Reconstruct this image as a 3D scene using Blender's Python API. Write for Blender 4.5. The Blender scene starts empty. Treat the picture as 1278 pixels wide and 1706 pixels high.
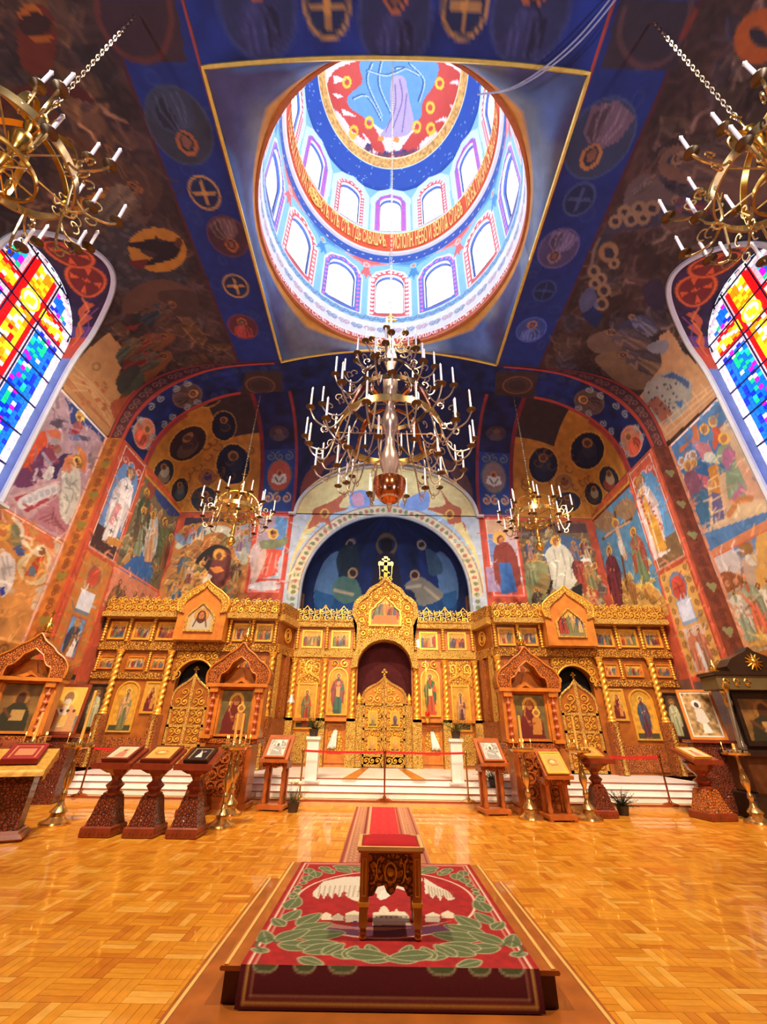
import bpy, math, random
import numpy as np
from mathutils import Vector, Matrix, Euler
random.seed(7); rng = np.random.default_rng(7)
PI = math.pi
C = bpy.context.scene.collection
# ---------------------------------------------------------------- camera
CX, CZ, FOC, PIT, ROL = -.13, 1.6, 690., math.radians(27.8), math.radians(.9)
cd = bpy.data.cameras.new('camera'); cam = bpy.data.objects.new('camera', cd); C.objects.link(cam)
cd.sensor_fit = 'HORIZONTAL'; cd.sensor_width = 36; cd.lens = FOC/1278*36; cd.clip_end = 200
cam.matrix_world = Matrix.Translation((CX, 0, CZ)) @ Matrix.Rotation(PI/2+PIT, 4, 'X') @ Matrix.Rotation(ROL, 4, 'Z')
bpy.context.scene.camera = cam
# ---------------------------------------------------------------- world, lights, exposure
vs = bpy.context.scene.view_settings
vs.view_transform = 'Standard'; vs.look = 'None'; vs.exposure = 0.35; vs.gamma = 1; vs.use_curve_mapping = False
w = bpy.data.worlds.new('sky'); bpy.context.scene.world = w; w.use_nodes = True
w.node_tree.nodes['Background'].inputs[0].default_value = (.75, .85, 1, 1)
w.node_tree.nodes['Background'].inputs[1].default_value = 1.2
def lamp(kind, name, loc, target, power, col, size=.3, angle=60, blend=.8):
    d = bpy.data.lights.new(name, kind); o = bpy.data.objects.new(name, d); C.objects.link(o)
    o.location = loc; d.energy = power; d.color = col
    if kind == 'SPOT': d.spot_size = math.radians(angle); d.spot_blend = blend; d.shadow_soft_size = size
    elif kind == 'AREA': d.size = size
    else: d.shadow_soft_size = size
    if target: o.rotation_euler = (Vector(target)-Vector(loc)).to_track_quat('-Z', 'Y').to_euler()
    return o
WARM = (1, .76, .5); COOL = (.45, .65, 1); NEUT = (1, .84, .66)
for s in (-1, 1):
    lamp('SPOT', 'nave_spotlight', (s*3.4, 3.2, 14.7), (s*5.2, 15.1, 2.6), 6200, WARM, .25, 66)
    lamp('SPOT', 'rear_spotlight', (s*3.0, -2.5, 8.0), (s*3.4, 13.0, 2.4), 2100, WARM, .3, 60)
    lamp('SPOT', 'wall_spotlight', (s*2.5, 4.2, 14.8), (s*10.4, 10.5, 6.8), 3600, NEUT, .3, 76)
    lamp('SPOT', 'floor_spotlight', (s*5.0, 3.0, 14.9), (s*4.6, 7.0, 0), 4800, (1, .8, .56), .3, 80)
    lamp('SPOT', 'chancel_spotlight', (s*3.5, 8.0, 15.6), (s*7.6, 17.0, 7.6), 3400, NEUT, .25, 52)
    lamp('SPOT', 'vault_fill', (s*7.5, -2.2, 2.2), (s*3.0, 8.5, 15.5), 2200, (.66, .74, 1), .5, 95)  # unseen fill added behind the camera to cool the vault
for s in (-1, 1): lamp('SPOT', 'chandelier_fill', (s*2.0, -2.8, 12.5), (s*5.4, 3.0, 9.0), 2600, (.85, .85, 1), .2, 34)  # unseen fill added to brighten the near chandeliers
lamp('SPOT', 'chandelier_fill', (0, -2.5, 13.0), (0, 8.3, 9.2), 1300, (.85, .85, 1), .2, 26)  # unseen fill added for the central chandelier
lamp('SPOT', 'apse_fill', (0, 3.0, 15.2), (0, 18, 10.6), 4200, (.8, .9, 1), .25, 36)  # added cool fill, stands in for daylight from the apse windows
lamp('SPOT', 'royal_door_spotlight', (0, 6.5, 12.4), (0, 16.4, 3.6), 4000, (1, .8, .52), .2, 44)
# ---------------------------------------------------------------- pixel -> point helpers (used to read real positions off the photograph)
def rays(pts):
    p = np.asarray(pts, float).reshape(-1, 2)
    u = p[:, 0]-639; v = 853-p[:, 1]; c, s = math.cos(ROL), math.sin(ROL)
    u2 = u*c-v*s; v2 = u*s+v*c
    d = np.stack([u2, FOC*math.cos(PIT)-v2*math.sin(PIT), FOC*math.sin(PIT)+v2*math.cos(PIT)], 1)
    return d/np.linalg.norm(d, axis=1)[:, None]
EYE = np.array([CX, 0, CZ])
def MX(X):  # onto the plane x = X, gives (y, z)
    def f(pts):
        d = rays(pts); return (EYE+d*((X-CX)/d[:, :1]))[:, 1:]
    return f
def MY(Y):
    def f(pts):
        d = rays(pts); return (EYE+d*(Y/d[:, 1:2]))[:, [0, 2]]
    return f
def MZ(Z):
    def f(pts):
        d = rays(pts); return (EYE+d*((Z-CZ)/d[:, 2:3]))[:, :2]
    return f
def march(outside, toUV):
    T = np.arange(.5, 48, .03)
    def f(pts):
        d = rays(pts); P = EYE+d[:, None, :]*T[None, :, None]
        o = outside(P[..., 0], P[..., 1], P[..., 2]); i = np.where(o.any(1), o.argmax(1), len(T)-1)
        t1 = T[i]; t0 = t1-.03
        for _ in range(7):
            tm = (t0+t1)/2; Q = EYE+d*tm[:, None]; ou = outside(Q[:, 0], Q[:, 1], Q[:, 2]); t1 = np.where(ou, tm, t1); t0 = np.where(ou, t0, tm)
        return toUV(EYE+d*t1[:, None])
    return f
def Zm(x0, y0, s):  # points read off an enlarged crop
    return lambda *p: [(x0+a/s, y0+b/s) for a, b in p]
# ---------------------------------------------------------------- materials
def srgb(c):
    c = np.asarray(c, float)/255.; return np.where(c <= .04045, c/12.92, ((c+.055)/1.055)**2.4)
MATS = {}
def mat(name, col, rough=.6, metal=0, var=.12, scale=6, bump=0, bscale=30, coat=0, attr=False, emit=0, kind='noise', col2=None, spec=.5, sheen=0):
    if name in MATS: return MATS[name]
    m = bpy.data.materials.new(name); m.use_nodes = True; nt = m.node_tree; b = nt.nodes['Principled BSDF']; L = nt.links
    b.inputs['Roughness'].default_value = rough; b.inputs['Metallic'].default_value = metal
    b.inputs['Coat Weight'].default_value = coat; b.inputs['Specular IOR Level'].default_value = spec
    b.inputs['Sheen Weight'].default_value = sheen
    tc = nt.nodes.new('ShaderNodeTexCoord')
    n = nt.nodes.new('ShaderNodeTexNoise'); n.inputs['Scale'].default_value = scale; n.inputs['Detail'].default_value = 4
    L.new(tc.outputs['Object'], n.inputs['Vector'])
    mp = nt.nodes.new('ShaderNodeMapRange'); mp.inputs[1].default_value = .3; mp.inputs[2].default_value = .7
    mp.inputs[3].default_value = 1-var; mp.inputs[4].default_value = 1+var; L.new(n.outputs['Fac'], mp.inputs[0])
    mx = nt.nodes.new('ShaderNodeMix'); mx.data_type = 'RGBA'; mx.blend_type = 'MULTIPLY'; mx.inputs[0].default_value = 1
    if attr:
        a = nt.nodes.new('ShaderNodeAttribute'); a.attribute_name = 'Col'; src = a.outputs['Color']
    else:
        rgb = nt.nodes.new('ShaderNodeRGB'); rgb.outputs[0].default_value = (*srgb(col), 1); src = rgb.outputs[0]
    if kind == 'carved':   # shallow carved relief: the grooves' shade is put into the colour
        v = nt.nodes.new('ShaderNodeTexVoronoi'); v.feature = 'DISTANCE_TO_EDGE'; v.inputs['Scale'].default_value = bscale
        L.new(tc.outputs['Object'], v.inputs['Vector'])
        r = nt.nodes.new('ShaderNodeMapRange'); r.inputs[1].default_value = .02; r.inputs[2].default_value = .16; L.new(v.outputs['Distance'], r.inputs[0])
        m2 = nt.nodes.new('ShaderNodeMix'); m2.data_type = 'RGBA'; m2.inputs[6].default_value = (*srgb(col2), 1)
        L.new(r.outputs[0], m2.inputs[0]); L.new(src, m2.inputs[7]); src = m2.outputs[2]
        bp = nt.nodes.new('ShaderNodeBump'); bp.inputs['Strength'].default_value = bump; bp.inputs['Distance'].default_value = .02
        L.new(r.outputs[0], bp.inputs['Height']); L.new(bp.outputs[0], b.inputs['Normal'])
    elif bump:
        n2 = nt.nodes.new('ShaderNodeTexNoise'); n2.inputs['Scale'].default_value = bscale; L.new(tc.outputs['Object'], n2.inputs['Vector'])
        bp = nt.nodes.new('ShaderNodeBump'); bp.inputs['Strength'].default_value = bump; bp.inputs['Distance'].default_value = .01
        L.new(n2.outputs['Fac'], bp.inputs['Height']); L.new(bp.outputs[0], b.inputs['Normal'])
    L.new(src, mx.inputs[6]); L.new(mp.outputs[0], mx.inputs[7]); L.new(mx.outputs[2], b.inputs['Base Color'])
    if emit:
        L.new(mx.outputs[2], b.inputs['Emission Color']); b.inputs['Emission Strength'].default_value = emit
    MATS[name] = m; return m
GOLD = mat('gilding', (240, 184, 70), .36, .5, .15, 9, .15, 40)
GOLDB = mat('bright_brass', (232, 186, 84), .2, .95, .08, 5)
CARV = mat('gilded_carving', (240, 184, 74), .42, .35, .15, 5, .9, 12, kind='carved', col2=(168, 100, 32))
CARVF = mat('fine_gilded_carving', (242, 196, 94), .42, .3, .15, 5, .9, 22, kind='carved', col2=(170, 104, 38))
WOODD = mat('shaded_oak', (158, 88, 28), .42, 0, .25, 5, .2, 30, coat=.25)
CARW = mat('shaded_gilded_carving', (224, 160, 62), .42, .35, .2, 5, 1, 14, kind='carved', col2=(110, 56, 16))  # darker gilding for the wings, deeper groove shade in the colour
WOOD = mat('honey_oak', (196, 116, 38), .4, 0, .22, 5, .2, 30, coat=.3)
WOODC = mat('carved_oak', (196, 108, 40), .42, 0, .15, 5, .9, 22, coat=.2, kind='carved', col2=(100, 40, 12))
REDW = mat('red_mahogany', (122, 48, 26), .32, 0, .25, 6, .1, 30, coat=.35)
REDC = mat('carved_mahogany', (128, 56, 28), .38, 0, .15, 6, .9, 24, coat=.2, kind='carved', col2=(66, 20, 10))
DARK = mat('black_walnut', (40, 26, 18), .35, 0, .3, 8, coat=.3)
VOID = mat('dark_interior', (16, 8, 12), .9)
OAKR = mat('red_oak', (170, 88, 34), .38, 0, .22, 5, .15, 30, coat=.3)
BRON = mat('aged_bronze', (120, 92, 58), .32, .85, .2, 8)
BRASS = mat('polished_brass', (214, 178, 110), .22, .9, .15, 8)
COPP = mat('polished_copper', (196, 120, 74), .16, .95, .1, 4)
WAX = mat('white_candle_tube', (250, 248, 246), .4, var=.02)
MARB = mat('white_marble', (236, 232, 226), .3, var=.08, scale=3)
PAINT = mat('fresco_paint', (0, 0, 0), .75, 0, .14, 3.0, .12, 60, attr=True)
DPAINT = mat('dome_paint', (0, 0, 0), .6, 0, .05, 3, attr=True)
ICONP = mat('icon_paint', (0, 0, 0), .42, .1, .1, 25, attr=True)
WHITE = mat('white_moulding', (205, 208, 214), .5, var=.05)
# ---------------------------------------------------------------- scene graph helpers
def tag(o, label=None, cat=None, group=None, kind=None):
    if label: o['label'] = label
    if cat: o['category'] = cat
    if group: o['group'] = group
    if kind: o['kind'] = kind
    return o
def thing(name, label, cat, loc=(0, 0, 0), rz=0, group=None):
    o = bpy.data.objects.new(name, None); C.objects.link(o); o.location = loc; o.rotation_euler = (0, 0, rz)
    o.empty_display_size = .1
    return tag(o, label, cat, group)
def link(name, me, m, parent=None):
    if m: me.materials.clear(); me.materials.append(m)
    o = bpy.data.objects.new(name, me); C.objects.link(o)
    if parent: o.parent = parent
    return o
def copy_tree(o, parent=None):
    c = o.copy(); C.objects.link(c); c.parent = parent
    for ch in list(o.children): copy_tree(ch, c)
    return c
def shade(me, ang=40):
    me.polygons.foreach_set('use_smooth', [True]*len(me.polygons))
    try: me.set_sharp_from_angle(angle=math.radians(ang))
    except Exception: pass
class MB:
    def __init__(s): s.v = []; s.f = []; s.M = None
    def add(s, vs, fs):
        n = len(s.v)
        if s.M is not None: vs = [tuple(s.M @ Vector(p)) for p in vs]
        s.v += [tuple(map(float, p)) for p in vs]; s.f += [tuple(i+n for i in f) for f in fs]; return s
    def box(s, x0, x1, y0, y1, z0, z1, b=0):
        if b:  # chamfered box
            return s.prism([(x0+b, z0), (x1-b, z0), (x1, z0+b), (x1, z1-b), (x1-b, z1), (x0+b, z1), (x0, z1-b), (x0, z0+b)], y0, y1)
        v = [(x, y, z) for x in (x0, x1) for y in (y0, y1) for z in (z0, z1)]
        return s.add(v, [(0, 1, 3, 2), (4, 6, 7, 5), (0, 4, 5, 1), (2, 3, 7, 6), (0, 2, 6, 4), (1, 5, 7, 3)])
    def prism(s, pts, y0, y1):  # outline in x,z extruded in y
        n = len(pts); v = [(x, y0, z) for x, z in pts]+[(x, y1, z) for x, z in pts]
        return s.add(v, [tuple(range(n)), tuple(range(2*n-1, n-1, -1))]+[(i, n+i, n+(i+1) % n, (i+1) % n) for i in range(n)])
    def ring(s, outer, inner, y0, y1, closed=True):  # band between two outlines of equal length
        n = len(outer); v = [(x, y, z) for L_ in (outer, inner) for y in (y0, y1) for x, z in L_]; f = []
        m = n if closed else n-1
        for i in range(m):
            j = (i+1) % n
            f += [(i, j, 2*n+j, 2*n+i), (n+j, n+i, 3*n+i, 3*n+j), (j, i, n+i, n+j), (2*n+i, 2*n+j, 3*n+j, 3*n+i)]
        if not closed: f += [(0, 2*n, 3*n, n), (n-1, 2*n-1, 4*n-1, 3*n-1)]
        return s.add(v, f)
    def lathe(s, prof, n=16, o=(0, 0, 0), cap=True):
        v = []; f = []
        for r, z in prof:
            for i in range(n): a = 2*PI*i/n; v.append((o[0]+r*math.cos(a), o[1]+r*math.sin(a), o[2]+z))
        for k in range(len(prof)-1):
            for i in range(n):
                j = (i+1) % n; f.append((k*n+i, k*n+j, (k+1)*n+j, (k+1)*n+i))
        if cap: f.append(tuple(range(n-1, -1, -1))); f.append(tuple(range((len(prof)-1)*n, len(prof)*n)))
        return s.add(v, f)
    def tube(s, pts, r, n=6, closed=False, cap=True):
        P = [Vector(p) for p in pts]; m = len(P); v = []; f = []; up = Vector((0, 0, 1))
        rr = r if hasattr(r, '__len__') else [r]*m; prev = None
        for i, p in enumerate(P):
            t = (P[(i+1) % m]-P[i-1]) if closed else (P[min(i+1, m-1)]-P[max(i-1, 0)])
            t = t.normalized() if t.length > 1e-9 else Vector((0, 0, 1))
            if prev is None: a = t.cross(up if abs(t.z) < .95 else Vector((1, 0, 0))).normalized()
            else: a = (prev-t*prev.dot(t)); a = a.normalized() if a.length > 1e-6 else t.cross(Vector((1, 0, 0))).normalized()
            prev = a; b = t.cross(a)
            for k in range(n): q = 2*PI*k/n+PI/n; v.append(tuple(p+(a*math.cos(q)+b*math.sin(q))*rr[i]))
        for i in range(m if closed else m-1):
            for k in range(n): l = (k+1) % n; j = (i+1) % m; f.append((i*n+k, i*n+l, j*n+l, j*n+k))
        if cap and not closed: f.append(tuple(range(n-1, -1, -1))); f.append(tuple(range((m-1)*n, m*n)))
        return s.add(v, f)
    def ball(s, c, r, n=8, sz=1):
        return s.lathe([(r*math.sin(PI*k/(n//2+1)), -r*sz*math.cos(PI*k/(n//2+1))) for k in range(n//2+2)][1:-1], n, c)
    def build(s, name, m, parent=None, smooth=True, ang=40):
        me = bpy.data.meshes.new(name); me.from_pydata(s.v, [], s.f); me.update()
        if smooth: shade(me, ang)
        return link(name, me, m, parent)
def gridmesh(name, X, Y, Z, col, m, parent=None, keep=None, flip=False):
    """X,Y,Z arrays [nv,nu]; col [nv,nu,3] sRGB 0..1; keep = mask of faces"""
    nv, nu = X.shape; co = np.stack([X, Y, Z], -1).reshape(-1, 3).astype(np.float32)
    I = np.arange(nv*nu).reshape(nv, nu); q = np.stack([I[:-1, :-1], I[:-1, 1:], I[1:, 1:], I[1:, :-1]], -1)
    if flip: q = q[..., ::-1]
    q = q.reshape(-1, 4) if keep is None else q[keep]
    me = bpy.data.meshes.new(name); me.vertices.add(len(co)); me.vertices.foreach_set('co', co.ravel())
    me.loops.add(q.size); me.loops.foreach_set('vertex_index', q.ravel().astype(np.int32))
    me.polygons.add(len(q)); me.polygons.foreach_set('loop_start', np.arange(0, q.size, 4, dtype=np.int32))
    me.polygons.foreach_set('loop_total', np.full(len(q), 4, np.int32)); me.update(calc_edges=True)
    if col is not None:
        c = np.clip(col.reshape(-1, 3), 0, 1); lin = np.where(c <= .04045, c/12.92, ((c+.055)/1.055)**2.4)
        at = me.color_attributes.new('Col', 'FLOAT_COLOR', 'POINT')
        at.data.foreach_set('color', np.concatenate([lin, np.ones((len(lin), 1))], 1).astype(np.float32).ravel())
    shade(me, 60)
    return link(name, me, m, parent)
# ---------------------------------------------------------------- painter: a fresco is colour per vertex, painted in wall coordinates
def crv(pts, n=6, closed=True):
    P = np.asarray(pts, float); m = len(P); out = []
    for i in range(m if closed else m-1):
        p0, p1, p2, p3 = (P[(i-1) % m], P[i], P[(i+1) % m], P[(i+2) % m]) if closed else (P[max(i-1, 0)], P[i], P[i+1], P[min(i+2, m-1)])
        for t in np.arange(n)/n:
            out.append(.5*((2*p1)+(-p0+p2)*t+(2*p0-5*p1+4*p2-p3)*t*t+(-p0+3*p1-3*p2+p3)*t**3))
    if not closed: out.append(P[-1])
    return np.array(out)
class Cv:
    def __init__(s, u0, u1, v0, v1, res, col, M=None):
        s.nu = max(2, int(round((u1-u0)/res))+1); s.nv = max(2, int(round((v1-v0)/res))+1)
        s.U = np.linspace(u0, u1, s.nu); s.V = np.linspace(v0, v1, s.nv); s.u0, s.v0, s.u1, s.v1 = u0, v0, u1, v1
        s.a = np.empty((s.nv, s.nu, 3)); s.a[:] = np.array(col)/255.; s.M = M; s.px = True; s.res = res
    def m(s, pts):
        p = np.asarray(pts, float).reshape(-1, 2)
        return s.M(p) if (s.M and s.px) else p
    def _win(s, lo, hi):
        i0, i1 = np.searchsorted(s.U, lo[0]), np.searchsorted(s.U, hi[0], 'right'); j0, j1 = np.searchsorted(s.V, lo[1]), np.searchsorted(s.V, hi[1], 'right')
        return (i0, i1, j0, j1) if i1 > i0 and j1 > j0 else None
    def _put(s, w_, mask, col, al):
        i0, i1, j0, j1 = w_; A = s.a[j0:j1, i0:i1]; k = (mask*al)[..., None]; A[:] = A*(1-k)+np.array(col)/255.*k
    def poly(s, pts, col, al=1., sm=False):
        P = s.m(pts)
        if sm: P = crv(P)
        w_ = s._win(P.min(0), P.max(0))
        if w_ is None: return s
        i0, i1, j0, j1 = w_; x, y = np.meshgrid(s.U[i0:i1], s.V[j0:j1]); ins = np.zeros(x.shape, bool)
        Q = np.roll(P, -1, 0)
        for (x1, y1), (x2, y2) in zip(P, Q):
            if y1 == y2: continue
            c = ((y1 > y) != (y2 > y)) & (x < (x2-x1)*(y-y1)/(y2-y1)+x1); ins ^= c
        s._put(w_, ins, col, al); return s
    def ell(s, c, rx, ry, col, al=1., rot=0):
        t = np.linspace(0, 2*PI, 28, endpoint=False); cs, sn = math.cos(rot), math.sin(rot)
        x = rx*np.cos(t); y = ry*np.sin(t)
        return s.poly(np.stack([c[0]+x*cs-y*sn, c[1]+x*sn+y*cs], 1), col, al)
    def line(s, pts, w, col, al=1., sm=False, closed=False):  # w in metres
        P = s.m(pts)
        if sm: P = crv(P, 6, closed)
        if closed: P = np.vstack([P, P[:1]])
        w = max(w, s.res*.75)
        for a, b in zip(P[:-1], P[1:]):
            w_ = s._win(np.minimum(a, b)-w/2-s.res, np.maximum(a, b)+w/2+s.res)
            if w_ is None: continue
            i0, i1, j0, j1 = w_; x, y = np.meshgrid(s.U[i0:i1], s.V[j0:j1]); d = b-a; L2 = max(d@d, 1e-12)
            t = np.clip(((x-a[0])*d[0]+(y-a[1])*d[1])/L2, 0, 1); dist = np.hypot(x-a[0]-t*d[0], y-a[1]-t*d[1])
            s._put(w_, np.clip((w/2-dist)/s.res+.5, 0, 1), col, al)
        return s
    def ringp(s, c, rx, ry, w, col, rot=0, al=1.):
        t = np.linspace(0, 2*PI, 30, endpoint=False); cs, sn = math.cos(rot), math.sin(rot); x = rx*np.cos(t); y = ry*np.sin(t)
        return s.line(np.stack([c[0]+x*cs-y*sn, c[1]+x*sn+y*cs], 1), w, col, al, closed=True)
    def mottle(s, amt, size, cols=None, seed=0):
        r = np.random.default_rng(seed); nu = max(2, int((s.u1-s.u0)/size)+2); nv = max(2, int((s.v1-s.v0)/size)+2)
        g = r.random((nv, nu)); xi = np.linspace(0, nu-1.001, s.nu); yi = np.linspace(0, nv-1.001, s.nv)
        x0 = xi.astype(int); y0 = yi.astype(int); fx = xi-x0; fy = (yi-y0)[:, None]
        fx = fx*fx*(3-2*fx); fy = fy*fy*(3-2*fy)
        h = (g[y0][:, x0]*(1-fx)+g[y0][:, x0+1]*fx)*(1-fy)+(g[y0+1][:, x0]*(1-fx)+g[y0+1][:, x0+1]*fx)*fy
        if cols is None: s.a *= (1+amt*(h*2-1))[..., None]
        else:
            k = np.clip((h-.5)*6, 0, 1)[..., None]*amt; s.a = s.a*(1-k)+np.array(cols)/255.*k
        return s
    def detail(s, n, ln, w, amt=.3, seed=0, box=None):   # fine brush strokes that vary the colour under them
        r = np.random.default_rng(seed); u0, u1, v0, v1 = box or (s.u0, s.u1, s.v0, s.v1); px, s.px = s.px, False
        for k in range(n):
            x, y = u0+(u1-u0)*r.random(), v0+(v1-v0)*r.random(); i = min(s.nu-1, max(0, np.searchsorted(s.U, x))); j = min(s.nv-1, max(0, np.searchsorted(s.V, y)))
            c = s.a[j, i]*255*(1+amt*(2*r.random()-.8)); a = r.random()*PI; l = ln*(.4+r.random()); b = r.random()-.5
            s.line([(x, y), (x+l*.5*math.cos(a), y+l*.5*math.sin(a)), (x+l*math.cos(a+b), y+l*math.sin(a+b))], w*(.6+r.random()), np.clip(c, 0, 255), .75)
        s.px = px; return s
    # ---- figures, in wall coordinates: foot point, height, colours
    def fig(s, foot, h, robe, cloak=None, lean=0, halo=(214, 164, 66), skin=(186, 130, 86), hair=(92, 56, 34), wd=1., arms=1, halo_r=.1, fold=1, dark=.62, head2=None):
        px, s.px = s.px, False; cs, sn = math.cos(lean), math.sin(lean); f0 = np.array(foot, float)
        T = lambda q: np.array([(f0[0]+(x*wd*cs-y*sn)*h, f0[1]+(x*wd*sn+y*cs)*h) for x, y in q])
        cloak = cloak or robe; robe = np.array(robe, float); cloak = np.array(cloak, float); K = lambda c, k: np.clip(c*k, 0, 255)
        if halo is not None:
            c = T([(0, .9)])[0]; s.ell(c, halo_r*h, halo_r*h, np.array(halo)*.7); s.ell(c, halo_r*h*.88, halo_r*h*.88, halo)
        s.poly(T([(-.1, 0), (-.13, .3), (-.15, .55), (-.12, .75), (-.04, .83), (.04, .83), (.12, .75), (.15, .55), (.13, .3), (.12, 0)]), robe)
        s.poly(T([(-.04, .83), (-.13, .76), (-.19, .55), (-.17, .3), (-.13, .12), (-.06, .3), (-.02, .5), (.06, .55), (.11, .3), (.17, .2), (.19, .5), (.14, .76), (.04, .83), (.02, .66), (-.02, .66)]), cloak)
        if fold:
            for a, b, k, c in ((-.08, -.11, .6, robe), (-.03, -.02, 1.35, robe), (.03, .05, .65, robe), (.08, .1, 1.3, robe)):
                s.line(T([(a*.6, .6), (a, .35), (b, .03)]), .014*h, K(c, k), .8)
            for q, k in (([(-.12, .72), (-.17, .5), (-.14, .2)], dark), ([(.12, .72), (.05, .56), (-.03, .5)], 1.35), ([(.16, .5), (.14, .25)], dark), ([(-.08, .74), (-.04, .55)], 1.3)):
                s.line(T(q), .016*h, K(cloak, k), .8)
        if arms:
            s.line(T([(-.13, .68), (-.17, .55), (-.05, .57)]), .05*h, K(cloak, .85)); s.line(T([(.13, .68), (.16, .55), (.05, .6)]), .05*h, K(robe, 1.15))
            for x, y in ((-.04, .58), (.05, .61)): s.ell(T([(x, y)])[0], .02*h, .022*h, skin)
        c = T([(0, .895)])[0]; s.ell(c, .05*h, .062*h, hair, rot=lean); s.ell(T([(0, .885)])[0], .036*h, .048*h, skin, rot=lean)
        if hair and sum(hair) > 0: s.ell(T([(0, .845)])[0], .03*h, .024*h, K(np.array(hair, float), 1.2))
        if .05*h > 2.5*s.res:
            for x in (-.014, .014): s.ell(T([(x, .893)])[0], .006*h, .005*h, (40, 22, 14))
        for x in (-.05, .05): s.ell(T([(x, .0)])[0], .03*h, .012*h, K(np.array(skin, float), .8))
        s.px = px; return s
    def figp(s, foot, head, *a, **k):  # foot and crown given as photo pixels
        f, hd = s.m([foot])[0], s.m([head])[0]; d = hd-f; return s.fig(f, float(np.hypot(*d)), *a, lean=-math.atan2(d[0], d[1])+0, **k)
    def crowd(s, u0, u1, v, h, cols, n, halo=(206, 158, 70), seed=1):
        r = np.random.default_rng(seed)
        for k in range(n):
            x = u0+(u1-u0)*(k+.5)/n+(r.random()-.5)*(u1-u0)/n*.4; c = cols[k % len(cols)]; c2 = cols[(k*2+1) % len(cols)]
            s.fig((x, v+(r.random()-.5)*h*.12), h*(.92+.16*r.random()), c, c2, halo=halo, wd=1.1)
        return s
    def facets(s, box, cols, n, size, seed=0, al=.7, slope=.6):   # painted crags: slanting facets with a light upper edge
        r = np.random.default_rng(seed); px, s.px = s.px, False
        for k in range(n):
            x = box[0]+(box[1]-box[0])*r.random(); y = box[2]+(box[3]-box[2])*r.random(); w, h = size*(.5+r.random()), size*(.4+.8*r.random()); sl = slope*(r.random()-.3); c = np.array(cols[int(r.random()*len(cols))], float)*(.8+.4*r.random())
            P = [(x-w/2, y), (x-w*.3, y+h*.6), (x+w*.1, y+h), (x+w/2, y+h*.55+sl*w*.3), (x+w*.35, y-h*.1)]; s.poly(P, np.clip(c, 0, 255), al); s.line(P[:4], s.res*1.2, np.clip(c*1.45+18, 0, 255), al*.9); s.line(P[3:]+P[:1], s.res*1.2, c*.5, al*.7)
        s.px = px; return s
    def scroll(s, u0, u1, v0, v1, n, col, w=.03, vert=False, col2=None):  # rinceau of alternating spirals
        px, s.px = s.px, False
        for k in range(n):
            L_ = (v1-v0) if vert else (u1-u0); c = (k+.5)/n*L_; hh = ((u1-u0) if vert else (v1-v0))/2; R = min(L_/n*.55, hh*.9); sg = 1 if k % 2 else -1
            t = np.linspace(0, 2.6*PI, 22); r = R*(1-t/(3.1*PI)); x = r*np.cos(t+PI/2*sg)*1.0; y = sg*r*np.sin(t+PI/2*sg)*-1
            P = np.stack([c+x, hh+y*.9], 1)
            P = P[:, ::-1]+[u0, v0] if vert else P+[u0, v0]
            s.line(P, w, col)
            if col2: s.ell(P[-1], R*.28, R*.28, col2)
        s.px = px; return s
    def rect(s, u0, u1, v0, v1, col, al=1.):
        px, s.px = s.px, False; s.poly([(u0, v0), (u1, v0), (u1, v1), (u0, v1)], col, al); s.px = px; return s
    def frame(s, u0, u1, v0, v1, w, col):
        px, s.px = s.px, False; s.line([(u0, v0), (u1, v0), (u1, v1), (u0, v1)], w, col, closed=True); s.px = px; return s
# ================================================================ THE SHELL
XW, XC, YF, YS, YB, SQ, Y0, YR = 10.66, 10.07, 12.7, 14.4, 18.0, 4.6, 3.8, -3.5   # nave wall, chancel wall, far crossing edge, soffit end, back wall, half opening, near opening edge, rear
YD = (Y0+YF)/2+.01
def chaik(p, n=3):
    p = np.array(p, float)
    for _ in range(n):
        q = [p[0]]
        for a, b in zip(p[:-1], p[1:]): q += [a*.75+b*.25, a*.25+b*.75]
        p = np.array(q+[p[-1]])
    return p
def section(ctrl, edge, n=200):   # half profile from spring to crown, resampled by length
    side = chaik(ctrl); x = np.linspace(side[-1, 0], 0, 30); cen = np.stack([x, edge+.8*(1-(x/SQ)**2)], 1)
    P = np.vstack([side, cen[1:]]); d = np.r_[0, np.cumsum(np.hypot(*np.diff(P, axis=0).T))]
    return P, d, d[len(side)-1]
OUT, OUTd, OUTe = section([(XW, 11.3), (10.64, 12.3), (10.5, 13.3), (10.1, 14.15), (9.4, 14.75), (8.4, 15.15), (7, 15.35), (SQ, 15.5)], 15.5)
INN, INNd, INNe = section([(XC, 11.3), (10.0, 12.2), (9.7, 13.1), (9.15, 13.9), (8.4, 14.5), (7.4, 15.05), (6.2, 15.3), (SQ, 15.44)], 15.44)
def ztop(P, x): return np.interp(np.abs(x), P[::-1, 0], P[::-1, 1])
def uv_vault(P, D):   # u = signed distance from the crown along the section, v = y
    def f(p):
        a = np.arctan2(p[:, 2]-11.3, np.abs(p[:, 0])); A = np.arctan2(P[:, 1]-11.3, P[:, 0])
        return np.stack([np.sign(p[:, 0])*(D[-1]-np.interp(a, A, D)), p[:, 1]], 1)
    return f
MV = march(lambda x, y, z: (np.abs(x) > XW) | (z > ztop(OUT, x)), uv_vault(OUT, OUTd))
MS = march(lambda x, y, z: (y > YF) & ((np.abs(x) > XC) | (z > ztop(INN, x))), uv_vault(INN, INNd))
EXP = 2.2
def gt(t): return np.clip(1-np.clip(t, 0, 1)**EXP, 0, 1)**(1/EXP)
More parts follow.
